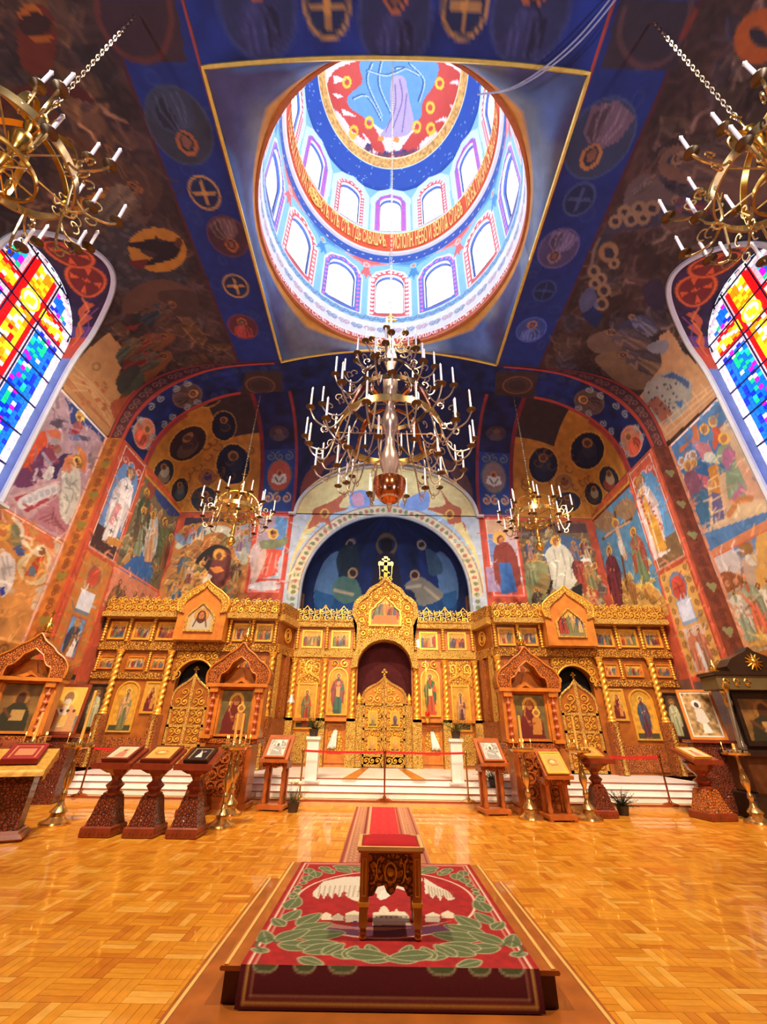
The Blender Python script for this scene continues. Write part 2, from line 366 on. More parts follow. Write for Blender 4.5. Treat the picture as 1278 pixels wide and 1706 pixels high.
MC = march(lambda x, y, z: (y > YS) & ((np.abs(x) > XC) | (z > 10.9+(ztop(INN, x)-10.9)*gt((y-YS)/(YB-YS))) | (y > YB)), lambda p: np.stack([np.sign(p[:, 0])*(INNd[-1]-np.interp(np.abs(p[:, 0]), INN[::-1, 0], INNd[::-1])), np.degrees(np.arcsin(np.clip((p[:, 1]-YS)/(YB-YS), 0, 1)**1.1))/90*6], 1))
def vault_mesh(name, P, D, s0, s1, y0, y1, cv, parent, keep=None):
    m = cv.nu; S = cv.U; Yv = cv.V; d = D[-1]-np.abs(S)
    x = np.interp(d, D, P[:, 0])*np.sign(S); z = np.interp(d, D, P[:, 1])
    X, Yg = np.meshgrid(x, Yv); Z = np.meshgrid(z, Yv)[0]
    k = None
    if keep is not None:
        c = lambda A: (A[:-1, :-1]+A[1:, 1:])/2; k = keep(c(X), c(Yg), c(Z))
    return gridmesh(name, X, Yg, Z, cv.a, PAINT, parent, k)
WY, WZ, WR, WS = 8.26, 13.1, 1.72, 6.9    # window tunnel: centre y, springing z, radius, sill
def inwin(y, z, r=WR): return np.where(z > WZ, (y-WY)**2+(z-WZ)**2 < r*r, (np.abs(y-WY) < r) & (z > WS))
NAVY = (20, 34, 84); RED = (172, 66, 44); DKB = (34, 34, 50)
# ================================================================ PAINTED WALLS
def bishop(cv, foot, head, robe, stole, halo=(150, 92, 40)):
    cv.figp(foot, head, robe, robe, halo=halo, hair=(150, 132, 110), wd=.95, halo_r=.085, dark=.75)
    f, h = cv.m([foot])[0], cv.m([head])[0]; H = h[1]-f[1]; px, cv.px = cv.px, False
    for x in (-.045, .045): cv.line([(f[0]+x*H*.6, f[1]+.8*H), (f[0]+x*H, f[1]+.5*H)], .03*H, stole)
    cv.line([(f[0], f[1]+.62*H), (f[0], f[1]+.08*H)], .06*H, stole)
    for y in (.72, .45, .3, .15):
        cv.line([(f[0]-.03*H, f[1]+y*H), (f[0]+.03*H, f[1]+y*H)], .012*H, (40, 40, 46)); cv.line([(f[0], f[1]+(y-.03)*H), (f[0], f[1]+(y+.03)*H)], .012*H, (40, 40, 46))
    cv.px = px
# ---- nave side walls
wall_l = thing('wall_left', None, None); wall_r = thing('wall_right', None, None)
for w_ in (wall_l, wall_r): w_['kind'] = 'structure'
def side_grid(name, cv, X, parent, keep=None):
    Yg, Zg = np.meshgrid(cv.U, cv.V); k = None
    if keep is not None: k = keep((Yg[:-1, :-1]+Yg[1:, 1:])/2, (Zg[:-1, :-1]+Zg[1:, 1:])/2)
    return gridmesh(name, np.full(Yg.shape, X), Yg, Zg, cv.a, PAINT, parent, k, flip=X > 0)
for s, wl in ((-1, wall_l), (1, wall_r)):
    cv = Cv(YR, 9.95, 0, 11.3, .12, (150, 96, 52)); cv.mottle(.25, .5)
    cv.rect(YR, 9.95, 0, 2.2, (120, 70, 34)).rect(YR, 9.95, 2.2, 2.5, (90, 120, 160))
    for k in range(3): cv.rect(YR+.4+k*2.7, YR+2.8+k*2.7, 3.8, 10.9, ((90, 110, 150), (150, 110, 80), (110, 90, 80))[k]); cv.crowd(YR+.6+k*2.7, YR+2.7+k*2.7, 4.2, 4.5, [(130, 60, 50), (70, 90, 130), (190, 180, 160)], 3, seed=k)
    side_grid('painted_plaster', cv, s*XW, wl, lambda y, z: ~inwin(y, z))
# left far strip, y 9.95..12.7
M1 = MX(-XW); P4 = Zm(0, 640, 6.39); P6 = Zm(0, 840, 6.39)
cv = Cv(9.95, 12.7, 0, 11.3, .04, (176, 110, 52), M1)
cv.rect(9.95, 12.7, 3.75, 6.85, (196, 138, 74)); cv.mottle(.12, .35); cv.rect(9.95, 12.7, 3.2, 3.7, (170, 112, 44)); cv.scroll(9.95, 12.7, 3.22, 3.68, 7, (110, 66, 26), .05)
cv.rect(9.95, 12.7, 2.55, 3.15, (150, 186, 220)).rect(9.95, 12.7, 2.45, 2.55, (60, 60, 80)).rect(9.95, 12.7, 2.0, 2.42, (196, 206, 214)).rect(9.95, 12.7, 0, 2.0, (150, 92, 44))
# lower: dormition-like interior
cv.poly(P6((560, 380), (700, 450), (540, 880), (500, 1000), (430, 1150), (330, 1120), (380, 900), (520, 830), (600, 560)), (200, 188, 160))
cv.poly(P6((0, 60), (140, 130), (240, 260), (300, 450), (200, 560), (90, 520), (0, 560)), (190, 128, 66)); cv.poly(P6((0, 60), (80, 150), (60, 210), (0, 180)), (206, 150, 130))
cv.poly(P6((150, 140), (290, 220), (330, 330), (300, 420), (240, 350), (230, 260)), (206, 112, 66)); cv.poly(P6((110, 200), (190, 230), (230, 330), (220, 480), (130, 440)), (120, 122, 90))
cv.line(P6((150, 150), (235, 260), (240, 380), (300, 440)), .12, (226, 214, 190), sm=True)
cv.ell(P6((20, 300))[0], 16, 14, (222, 168, 76)); cv.ell(P6((28, 290))[0], 8, 9, (190, 110, 66))
cv.poly(P6((350, 380), (420, 310), (520, 330), (580, 420), (560, 480), (460, 420)), (206, 110, 70), sm=True)
cv.poly(P6((180, 640), (260, 540), (400, 500), (520, 510), (560, 700), (480, 830), (360, 860), (240, 800)), (216, 196, 150), sm=True)
cv.poly(P6((250, 760), (330, 560), (440, 470), (500, 540), (480, 720), (360, 820)), (198, 140, 70), sm=True)
cv.poly(P6((330, 650), (460, 480), (470, 560), (400, 690), (400, 780), (260, 760), (300, 690)), (186, 66, 36)); cv.ell(P6((345, 712))[0], 6, 9, (86, 110, 124))
cv.poly(P6((340, 500), (450, 430), (500, 500), (430, 560)), (220, 204, 170), sm=True); cv.ell(P6((450, 500))[0], 6, 7, (140, 90, 50))
cv.poly(P6((0, 500), (60, 500), (160, 600), (150, 800), (90, 940), (0, 960)), (206, 200, 196), sm=True)
for q in (((20, 560), (60, 740)), ((70, 560), (110, 760)), ((20, 680), (70, 900))): cv.line(P6(*q), .05, (150, 150, 156))
cv.poly(P6((150, 470), (240, 470), (270, 540), (190, 550)), (70, 90, 150)); cv.poly(P6((0, 890), (50, 880), (50, 960), (0, 980)), (40, 60, 160))
cv.poly(P6((560, 520), (620, 520), (560, 800), (480, 820)), (190, 150, 136), .8)
# upper: angel at the empty tomb
cv.rect(9.95, 12.7, 6.95, 11.3, (176, 148, 158)); cv.mottle(.1, .3, seed=3)
cv.poly(P4((690, 160), (740, 190), (870, 250), (1010, 400), (1130, 580), (1090, 620), (1000, 500), (880, 440), (760, 430), (740, 240)), (52, 70, 128), sm=True)
cv.poly(P4((380, 560), (480, 500), (500, 640), (420, 740), (330, 860), (250, 920), (170, 900), (280, 720)), (204, 84, 50), sm=True)
cv.poly(P4((170, 920), (330, 860), (440, 700), (490, 660), (470, 800), (440, 1030), (260, 1100), (120, 1060)), (106, 56, 96), sm=True)
cv.poly(P4((450, 1010), (540, 850), (680, 740), (780, 740), (640, 900), (600, 1010)), (66, 46, 90))
cv.poly(P4((500, 680), (570, 650), (590, 760), (640, 830), (560, 860), (470, 780)), (130, 60, 84), sm=True); cv.ell(P4((610, 690))[0], 7, 8, (150, 110, 90)); cv.ell(P4((590, 590))[0], 8, 6, (160, 150, 150))
cv.line(P4((460, 740), (540, 850)), .12, (170, 160, 180)); cv.poly(P4((450, 980), (530, 860), (580, 890), (560, 1000), (480, 1040)), (212, 210, 206)); cv.poly(P4((385, 890), (410, 900), (370, 1040), (340, 1030)), (190, 180, 186))
cv.poly(P4((490, 500), (600, 480), (660, 540), (640, 590), (540, 560)), (200, 110, 76)); cv.poly(P4((580, 360), (650, 380), (700, 490), (620, 470), (520, 420)), (90, 76, 96)); cv.poly(P4((840, 540), (960, 570), (940, 610), (860, 600)), (90, 84, 104))
cv.poly(P4((560, 120), (620, 130), (640, 260), (600, 260)), (130, 110, 120), .7)
cv.ell(P4((855, 335))[0], 7.5, 9.5, (226, 180, 86)); cv.ell(P4((850, 340))[0], 4.5, 6, (150, 96, 62)); cv.poly(P4((770, 430), (830, 390), (880, 420), (880, 480), (790, 480)), (160, 90, 90)); cv.poly(P4((740, 470), (840, 500), (810, 570), (730, 530)), (160, 44, 56)); cv.poly(P4((730, 560), (840, 520), (850, 600), (770, 605)), (110, 120, 156))
cv.poly(P4((100, 1190), (600, 1020), (660, 1110), (600, 1210), (280, 1420)), (196, 160, 160)); cv.poly(P4((150, 1210), (570, 1060), (620, 1130), (590, 1200), (280, 1370)), (160, 64, 74))
cv.line(P4((240, 1270), (330, 1220), (440, 1170), (520, 1140), (590, 1110)), .34, (216, 214, 214), sm=True)
for k in range(6): cv.ell(P4((260+k*62, 1258-k*27))[0], 4, 5, (180, 180, 186))
cv.poly(P4((600, 1210), (660, 1110), (680, 1330), (740, 1470), (830, 1500), (700, 1640), (300, 1440)), (176, 120, 130))
for k in range(6): cv.line(P4((420+k*50, 1440+k*20), (560+k*30, 1380+k*40), (600+k*20, 1480+k*22)), .05, (140, 80, 90))
cv.poly(P4((660, 930), (700, 780), (770, 750), (790, 860), (700, 960)), (210, 130, 90), sm=True); cv.poly(P4((820, 660), (900, 720), (930, 820), (920, 960), (860, 900), (860, 800)), (214, 130, 80), sm=True)
cv.poly(P4((660, 920), (740, 950), (800, 880), (850, 930), (860, 1080), (850, 1220), (800, 1350), (740, 1480), (690, 1470), (640, 1360), (640, 1200), (660, 1060)), (206, 206, 192), sm=True)
for q in (((700, 1000), (760, 1060), (820, 1020)), ((690, 1100), (780, 1130), (760, 1250)), ((680, 1200), (740, 1260), (700, 1380)), ((800, 1160), (820, 1240)), ((760, 980), (740, 1120))): cv.line(P4(*q), .04, (150, 156, 150), sm=True)
cv.ell(P4((820, 818))[0], 9, 11, (160, 110, 46)); cv.ell(P4((820, 818))[0], 7.6, 9.4, (232, 190, 92)); cv.ell(P4((828, 832))[0], 4.5, 6, (140, 86, 52)); cv.ell(P4((822, 812))[0], 4.6, 3.4, (70, 44, 30))
cv.poly(P4((940, 740), (1000, 770), (1000, 900), (950, 890)), (140, 120, 124), sm=True)
cv.rect(9.95, 12.7, 11.2, 11.3, (236, 226, 220)).rect(9.95, 12.7, 6.84, 6.95, (206, 108, 76)).rect(9.95, 12.7, 6.88, 6.91, (240, 200, 170)).rect(12.58, 12.7, 3.7, 11.3, (214, 150, 120)).rect(12.62, 12.65, 3.7, 11.3, (240, 210, 190)).rect(9.95, 12.7, 3.68, 3.76, (222, 160, 90))
cv.detail(500, .3, .05, .2, 1); side_grid('fresco', cv, -XW, wall_l)['label'] = 'fresco of a white-robed angel at an open tomb over a second fresco'
# right far strip
M2 = MX(XW); Q5 = Zm(1080, 640, 6.45); Q7 = Zm(1080, 860, 6.45)
cv = Cv(9.95, 12.7, 0, 11.3, .04, (176, 110, 52), M2)
cv.rect(9.95, 12.7, 6.95, 11.3, (84, 128, 180)); cv.mottle(.08, .3)
cv.poly(Q5((760, 480), (870, 400), (1010, 700), (1278, 1240), (1278, 1370), (560, 1620), (520, 1560), (300, 960), (380, 960), (480, 1200), (880, 900), (800, 700)), (208, 184, 154))
cv.poly(Q5((880, 700), (1080, 900), (1278, 1250), (1100, 1230), (900, 1240)), (214, 168, 140)); cv.poly(Q5((560, 1600), (820, 1440), (1000, 1260), (1278, 1230), (1278, 1360), (800, 1500)), (220, 196, 156))
for c in ((345, 870), (440, 780), (480, 760), (360, 830)): cv.ell(Q5(c)[0], 7, 8, (210, 214, 222)); cv.ell(Q5(c)[0], 4, 5, (190, 140, 110))
cv.poly(Q5((390, 1000), (440, 930), (520, 950), (640, 1110), (560, 1170), (500, 1200), (490, 1400), (400, 1120)), (140, 92, 116), sm=True)
cv.poly(Q5((510, 840), (600, 830), (650, 950), (660, 1100), (580, 1080), (520, 930)), (60, 108, 160), sm=True); cv.poly(Q5((480, 1180), (640, 1130), (670, 1300), (680, 1520), (560, 1600)), (70, 118, 156))
cv.poly(Q5((530, 960), (640, 990), (680, 1100), (600, 1110)), (196, 110, 130)); cv.poly(Q5((640, 900), (730, 850), (780, 1180), (700, 1200)), (206, 142, 66)); cv.poly(Q5((680, 1150), (780, 1180), (820, 1440), (700, 1500)), (110, 104, 150))
for c, r in (((430, 880), 8), ((490, 850), 6)): cv.ell(Q5(c)[0], r, r*1.2, (224, 178, 96)); cv.ell(Q5(c)[0], r*.6, r*.8, (180, 124, 86))
cv.poly(Q5((480, 560), (560, 620), (640, 640), (700, 740), (640, 760), (600, 820), (520, 700), (470, 620)), (196, 130, 140), sm=True); cv.poly(Q5((470, 450), (520, 430), (550, 540), (540, 620), (490, 600)), (196, 120, 80))
cv.poly(Q5((600, 760), (650, 730), (720, 760), (780, 860), (720, 850), (620, 830)), (214, 218, 206), sm=True); cv.poly(Q5((330, 700), (450, 590), (465, 620), (350, 740)), (200, 116, 76))
cv.poly(Q5((690, 470), (760, 480), (780, 560), (720, 700), (690, 640)), (200, 96, 70), sm=True); cv.poly(Q5((650, 500), (700, 500), (700, 620), (660, 600)), (100, 140, 180))
for c, r in (((605, 485), 8.5), ((695, 400), 8.5), ((812, 585), 9.5)): cv.ell(Q5(c)[0], r, r*1.1, (232, 188, 92)); cv.ell(Q5(c)[0], r*.6, r*.75, (186, 128, 84))
cv.poly(Q5((780, 660), (900, 680), (960, 880), (1050, 1060), (1040, 1190), (900, 1240), (870, 1270), (840, 1100), (820, 900), (730, 780)), (138, 160, 132), sm=True); cv.poly(Q5((820, 700), (930, 720), (920, 830), (860, 930), (800, 800)), (176, 112, 150), sm=True); cv.poly(Q5((960, 1030), (1060, 1150), (940, 1250), (900, 1260)), (180, 110, 150))
for a, b in (((650, 1090), (680, 1570)), ((730, 830), (860, 1470))): cv.line(Q5(a, b), .07, (228, 184, 130))
for a, b in (((660, 1130), (770, 1090)), ((675, 1260), (800, 1190)), ((690, 1390), (830, 1330)), ((650, 1040), (740, 980))): cv.line(Q5(a, b), .05, (236, 206, 160))
cv.line(Q5((870, 1400), (980, 1240), (1100, 1230)), .2, (196, 136, 86))
# lower right fresco
cv.rect(9.95, 12.7, 3.75, 6.75, (190, 168, 150)); cv.poly(Q7((700, 360), (1240, 120), (1278, 240), (1000, 480), (1060, 640), (900, 500), (740, 420)), (112, 142, 190), sm=True)
cv.poly(Q7((1160, 200), (1278, 160), (1278, 800), (1180, 850), (1150, 560)), (214, 168, 90)); cv.poly(Q7((620, 470), (800, 330), (960, 420), (980, 620), (800, 600), (690, 720)), (204, 198, 196), sm=True)
cv.poly(Q7((980, 290), (1080, 280), (1130, 350), (1080, 430), (980, 420)), (156, 116, 66), sm=True); cv.poly(Q7((1040, 420), (1150, 420), (1170, 520), (1080, 520)), (212, 214, 206), sm=True)
cv.poly(Q7((690, 740), (800, 600), (960, 620), (1040, 700), (940, 780), (820, 830), (720, 820)), (146, 88, 54), sm=True)
cv.poly(Q7((730, 830), (850, 830), (900, 1200), (830, 1210), (780, 1000)), (196, 104, 74)); cv.poly(Q7((830, 840), (980, 800), (1000, 1200), (880, 1240)), (200, 148, 80)); cv.poly(Q7((860, 830), (960, 850), (970, 980), (900, 980)), (150, 162, 136), sm=True)
cv.poly(Q7((980, 770), (1130, 750), (1220, 940), (1210, 1160), (1130, 1180), (1060, 1060), (1080, 980), (1000, 880)), (196, 76, 48), sm=True)
cv.poly(Q7((1000, 1050), (1070, 1030), (1130, 1200), (1060, 1240)), (222, 218, 206)); cv.poly(Q7((1120, 1170), (1200, 1180), (1250, 1290), (1180, 1300)), (50, 96, 86)); cv.poly(Q7((1210, 960), (1278, 920), (1278, 1180), (1220, 1120)), (206, 196, 180))
for c in ((850, 725), (800, 830), (1000, 1020), (1030, 920), (940, 700), (760, 760)): cv.ell(Q7(c)[0], 4.5, 5.5, (196, 140, 100))
cv.poly(Q7((860, 1220), (1120, 1240), (1278, 1290), (1278, 1400), (920, 1450)), (206, 160, 84)); cv.poly(Q7((1230, 800), (1278, 790), (1278, 900), (1220, 880)), (120, 84, 96))
cv.facets((9.98, 12.6, 3.8, 4.7), [(206, 160, 84), (190, 140, 76)], 24, .4, 9, .5); cv.crowd(10.0, 12.5, 4.1, 1.6, [(196, 104, 74), (150, 162, 136), (200, 148, 80), (222, 216, 200)], 6, halo=None, seed=9)
cv.rect(9.95, 12.7, 11.2, 11.3, (246, 226, 226)).rect(9.95, 12.7, 6.72, 6.98, (210, 138, 96)).rect(9.95, 12.7, 6.72, 6.77, (214, 100, 80)).rect(12.58, 12.7, 3.7, 11.3, (216, 150, 120))
cv.rect(9.95, 12.7, 3.2, 3.72, (186, 120, 44)); cv.scroll(9.95, 12.7, 3.22, 3.7, 7, (150, 80, 26), .05, col2=(150, 60, 30)); cv.rect(9.95, 12.7, 2.7, 3.18, (196, 208, 220)).rect(9.95, 12.7, 2.0, 2.7, (110, 160, 214))
cv.detail(500, .3, .05, .2, 2); side_grid('fresco', cv, XW, wall_r)['label'] = 'fresco of a body lowered by ladders over a fresco of a crowd and palms'
# ---- pilaster faces at y = 12.7 and arch face above
for s, base, leaf, dk, nm in ((-1, (178, 104, 38), (132, 116, 46), (120, 60, 20), 'left'), (1, (112, 52, 32), (132, 128, 86), (90, 36, 22), 'right')):
    cv = Cv(XC, XW, 0, 11.3, .035, base); cv.mottle(.15, .15)
    for k in range(26):
        z = .3+k*.44
        if s < 0 or True: cv.scroll(XC+.1, XW-.08, z, z+.42, 2, dk, .03, vert=True)
    for z in (3.0, 4.2, 5.6, 7.4, 8.6, 9.9):
        cv.poly([(XC+.12, z+.25), (XC+.2, z+.35), (XC+.3, z+.3), (XC+.4, z+.35), (XC+.48, z+.25), (XC+.3, z)], leaf)
    if s < 0: cv.rect(XC, XC+.1, 0, 11.3, (190, 76, 38))
    Xg, Zg = np.meshgrid(cv.U*s, cv.V); gridmesh('painted_pilaster', Xg, np.full(Xg.shape, YF), Zg, cv.a, PAINT, wall_l if s < 0 else wall_r, flip=s < 0)
    cv.rect(XC, XW, 0, 2, (130, 80, 40))
# ---- chancel side walls
def chancel_side(s, paint, wl):
    cv = Cv(YF, YB, 0, 11.32, .04, (176, 78, 48), MX(s*XC)); paint(cv); cv.detail(900, .28, .04, .22, 3)
    side_grid('fresco', cv, s*XC, wl, None)
def paint_L(cv):
    P5 = Zm(0, 640, 2.905)
    cv.mottle(.1, .3); cv.rect(12.98, 14.42, 6.98, 11.1, (166, 60, 46)); cv.scroll(13.0, 14.4, 10.2, 11.1, 3, (220, 170, 160), .05)
    px = cv.px; cv.px = False
    cv.poly([(13.05, 7), (14.35, 7), (14.35, 10.1), (14.2, 10.5), (13.9, 10.6), (13.7, 10.85), (13.5, 10.6), (13.2, 10.5), (13.05, 10.1)], (98, 140, 190)); cv.rect(13.0, 14.4, 7.0, 7.85, (66, 42, 40)); cv.px = px
    bishop(cv, (178, 905), (222, 778), (214, 206, 206), (236, 228, 226)); cv.frame(12.98, 14.42, 6.98, 11.15, .04, (240, 214, 200))
    cv.line([(187, 868), (197, 845)], .28, (206, 140, 140)); cv.poly([(176, 905), (206, 915), (206, 900), (180, 893)], (190, 130, 60))
    # below: ornament with niche, white sheet and seated saint
    cv.rect(13.0, 14.5, 3.3, 6.8, (176, 122, 62)); cv.scroll(13.02, 13.3, 3.3, 6.8, 9, (206, 100, 36), .03, True); cv.scroll(14.2, 14.48, 3.3, 6.8, 9, (206, 100, 36), .03, True)
    px = cv.px; cv.px = False
    cv.ell((13.75, 6.15), .34, .42, (150, 90, 70)); cv.ell((13.75, 6.1), .25, .32, (184, 74, 50)); cv.rect(13.4, 14.1, 5.55, 5.62, (60, 70, 80)); cv.rect(13.38, 14.12, 4.98, 5.62, (206, 214, 230)); cv.rect(13.38, 14.12, 4.86, 4.99, (110, 124, 140))
    cv.rect(13.38, 14.12, 3.5, 4.75, (96, 150, 200)); cv.fig((13.75, 3.4), 1.3, (150, 98, 50), (60, 70, 90), halo=(196, 136, 44), hair=(140, 120, 100), wd=1.3, halo_r=.13)
    cv.poly([(13.7, 3.5), (14.0, 3.5), (14.0, 3.95), (13.85, 4.1)], (226, 222, 216)); cv.frame(13.38, 14.12, 3.5, 4.75, .05, (190, 70, 44)); cv.rect(13.3, 14.2, 3.1, 3.3, (170, 200, 226)); cv.rect(13.0, 14.5, 2.9, 3.08, (40, 30, 36)); cv.rect(YF, YB, 0, 2.9, (140, 86, 48)); cv.rect(13.3, 14.0, 2.1, 2.9, (186, 192, 190))
    cv.px = px
    for y in (12.8, 14.5): cv.rect(y, y+.1, 0, 11.3, (196, 84, 54))
    # baptism
    cv.rect(14.65, 17.95, 7.0, 10.85, (112, 98, 74)); cv.facets((14.7, 17.9, 7.1, 9.8), [(130, 116, 84), (160, 116, 70), (96, 96, 76), (90, 80, 60)], 90, .45, 6)
    P = P5; cv.poly(P((735, 470), (880, 640), (820, 640), (760, 560)), (48, 66, 124)); cv.poly(P((600, 880), (680, 820), (720, 840), (740, 900), (700, 975), (580, 910)), (54, 98, 160), sm=True); cv.poly(P((690, 700), (760, 640), (760, 780), (730, 850), (690, 820)), (170, 180, 190), sm=True)
    cv.poly(P((720, 470), (760, 500), (690, 640), (670, 600)), (150, 60, 50), .8)
    for f, h, a, b in (((715, 860), (745, 610), (196, 150, 110), (190, 186, 176)), ((680, 760), (715, 500), (120, 60, 50), (60, 80, 60)), ((790, 900), (800, 640), (120, 84, 56), (90, 110, 70)), ((660, 830), (700, 590), (130, 140, 110), (96, 80, 60)), ((820, 960), (830, 720), (140, 120, 80), (110, 60, 46))):
        cv.figp(P(f)[0], P(h)[0], a, b, wd=1.15)
    cv.rect(14.65, 17.95, 6.9, 7.0, (214, 120, 90)); cv.rect(14.65, 17.95, 5.4, 6.85, (206, 130, 100)); cv.crowd(14.8, 17.8, 4.6, 1.9, [(96, 74, 60), (150, 100, 60), (170, 120, 90)], 5, halo=None, seed=4)
    cv.rect(YS+.2, YB, 10.84, 10.93, (190, 140, 50))
def paint_R(cv):
    cv.mottle(.1, .3); px = cv.px; cv.px = False
    cv.rect(12.98, 14.42, 6.98, 11.1, (196, 90, 66)); cv.scroll(13.0, 14.4, 10.2, 11.1, 3, (226, 190, 190), .05)
    cv.poly([(13.05, 7), (14.35, 7), (14.35, 10.1), (14.2, 10.5), (13.9, 10.6), (13.7, 10.85), (13.5, 10.6), (13.2, 10.5), (13.05, 10.1)], (96, 154, 206)); cv.rect(13.0, 14.4, 7.0, 7.9, (124, 98, 66)); cv.px = px
    bishop(cv, (1102, 928), (1062, 790), (226, 206, 206), (216, 158, 60), (196, 132, 44)); cv.frame(12.98, 14.42, 6.98, 11.15, .04, (240, 214, 200))
    cv.poly([(1075, 860), (1090, 855), (1112, 915), (1096, 922)], (214, 158, 60)); cv.line([(1080, 855), (1100, 925)], .05, (240, 236, 226)); cv.line([(1100, 925), (1116, 916)], .06, (240, 236, 226))
    for k in range(7): cv.ell((1066+k*2.5, 830+k*7), 2.2, 2.2, (190, 70, 80)); cv.ell((1082+k*3.5, 838+k*7), 2.0, 2.2, (190, 70, 80))
    cv.rect(13.0, 14.5, 3.3, 6.8, (206, 160, 88)); cv.scroll(13.02, 13.3, 3.3, 6.8, 9, (120, 84, 40), .03, True); cv.scroll(14.2, 14.48, 3.3, 6.8, 9, (120, 84, 40), .03, True)
    cv.px = False; cv.ell((13.75, 6.15), .42, .5, (110, 120, 150)); cv.ell((13.75, 6.1), .34, .42, (196, 76, 56)); cv.line([(13.5, 6.1), (14, 6.1)], .04, (130, 50, 40)); cv.line([(13.75, 5.8), (13.75, 6.4)], .04, (130, 50, 40))
    cv.rect(13.38, 14.12, 4.86, 5.7, (130, 160, 196)); cv.rect(13.42, 14.08, 5.0, 5.66, (196, 208, 234)); cv.rect(13.3, 14.2, 3.4, 4.8, (206, 186, 180)); cv.crowd(13.35, 14.15, 3.4, 1.3, [(150, 110, 90), (190, 120, 90)], 2, halo=(226, 196, 170), seed=2); cv.line([(13.7, 3.5), (13.75, 4.2)], .16, (214, 222, 230))
    cv.rect(YF, YB, 0, 3.25, (120, 78, 60)); cv.rect(12.95, 14.5, 3.15, 3.3, (190, 76, 50)); cv.rect(13.1, 14.4, 1.9, 3.1, (90, 74, 76)); cv.px = px
    for y in (12.8, 14.5): cv.rect(y, y+.1, 0, 11.3, (216, 104, 80))
    cv.rect(14.65, 17.95, 5.4, 10.85, (88, 140, 180)); cv.mottle(.08, .3, seed=5); P = Zm(840, 600, 2.918)
    cv.poly(P((480, 1040), (600, 1080), (720, 1100), (740, 1210), (520, 1220)), (208, 160, 80), sm=True); cv.rect(14.65, 17.95, 5.4, 6.0, (206, 156, 76)); cv.facets((14.7, 17.9, 5.5, 7.4), [(206, 156, 76), (186, 130, 60), (224, 180, 100)], 60, .4, 8)
    for c, r in (((490, 780), 16), ((590, 720), 15)): cv.poly([(p[0], p[1]) for p in P((c[0]-60, c[1]+20), (c[0], c[1]-50), (c[0]+50, c[1]-10), (c[0]+20, c[1]+60))], (150, 120, 90), sm=True)
    cv.line(P((538, 740), (600, 1120)), .14, (100, 60, 40)); cv.line(P((480, 870), (620, 770)), .12, (100, 60, 40)); cv.line(P((490, 860), (545, 820), (610, 785)), .1, (206, 160, 120)); cv.line(P((548, 820), (590, 960)), .26, (206, 170, 140)); cv.line(P((560, 880), (575, 930)), .34, (220, 214, 206)); cv.ell(P((540, 790))[0], 6, 8, (214, 170, 80)); cv.ell(P((542, 795))[0], 4, 6, (170, 110, 76))
    for f, h, a, b in (((560, 1200), (505, 900), (120, 50, 60), (100, 40, 54)), ((690, 1080), (620, 810), (110, 130, 96), (170, 80, 60)), ((640, 1190), (610, 1060), (150, 100, 50), (170, 110, 60))): cv.figp(P(f)[0], P(h)[0], a, b, halo=(220, 170, 84), wd=1.1)
    cv.rect(YS+.2, YB, 10.84, 10.93, (190, 140, 50)); cv.rect(YS+.2, YB, 10.7, 10.84, (110, 30, 30))
chancel_side(-1, paint_L, wall_l); chancel_side(1, paint_R, wall_r)
# ---- back wall
wall_b = thing('wall_back', None, None); wall_b['kind'] = 'structure'
AR, AZ = 3.78, 7.1
M18 = MY(YB); cv = Cv(-XC, XC, 0, 10.95, .045, (178, 76, 52), M18); cv.mottle(.08, .3)
G = Zm(260, 740, 4.915)
# nativity
cv.rect(-9.75, -6.6, 5.4, 10.6, (150, 104, 60)); cv.rect(-9.75, -6.6, 10.2, 10.6, (60, 50, 66)); cv.mottle(.12, .3, seed=8)
cv.poly(G((200, 700), (400, 640), (600, 640), (760, 740), (770, 1000), (700, 1280), (60, 1280), (120, 950)), (176, 116, 60), sm=True)
cv.facets((-9.7, -6.65, 5.5, 9.6), [(186, 128, 66), (150, 92, 48), (204, 150, 84), (120, 84, 56), (110, 110, 70)], 110, .45, 3)
cv.line(G((190, 830), (300, 760), (450, 700), (560, 700), (640, 760)), .35, (196, 196, 176), sm=True); cv.poly(G((640, 640), (770, 640), (770, 860), (700, 960), (640, 860)), (136, 146, 166), sm=True)
cv.poly(G((320, 960), (460, 830), (600, 860), (610, 980), (560, 1120), (440, 1090), (400, 1010)), (34, 26, 28), sm=True)
cv.line(G((480, 1120), (520, 1000), (540, 930)), .85, (96, 44, 40)); cv.poly(G((470, 960), (560, 930), (610, 1040), (560, 1150), (490, 1170)), (106, 50, 46), sm=True); cv.ell(G((520, 905))[0], 11, 11, (176, 110, 40)); cv.ell(G((520, 905))[0], 9, 9, (214, 158, 70)); cv.ell(G((515, 912))[0], 5, 6.5, (120, 66, 40))
cv.poly(G((440, 1010), (530, 1000), (560, 1040), (480, 1060)), (214, 130, 60)); cv.poly(G((370, 1120), (430, 1060), (460, 1080), (400, 1180)), (214, 210, 196)); cv.poly(G((200, 1050), (230, 1040), (290, 1110), (240, 1120)), (60, 80, 110)); cv.poly(G((100, 1180), (190, 1180), (200, 1278), (110, 1278)), (40, 76, 110), sm=True)
for c in ((250, 980), (380, 980), (240, 1060), (150, 1180), (300, 700), (240, 700), (680, 800), (740, 720), (600, 1150), (640, 1200), (380, 1080)): cv.ell(G(c)[0], 5, 6, (206, 150, 76)); cv.ell(G(c)[0], 3, 4, (150, 96, 60))
for a, b, c in (((230, 1050), (270, 1160), (170, 130, 70)), ((600, 1120), (580, 1230), (176, 84, 60)), ((180, 760), (230, 800), (110, 130, 160)), ((700, 830), (720, 960), (170, 170, 150)), ((330, 1200), (420, 1250), (150, 90, 50))): cv.line(G(a, b), .35, c)
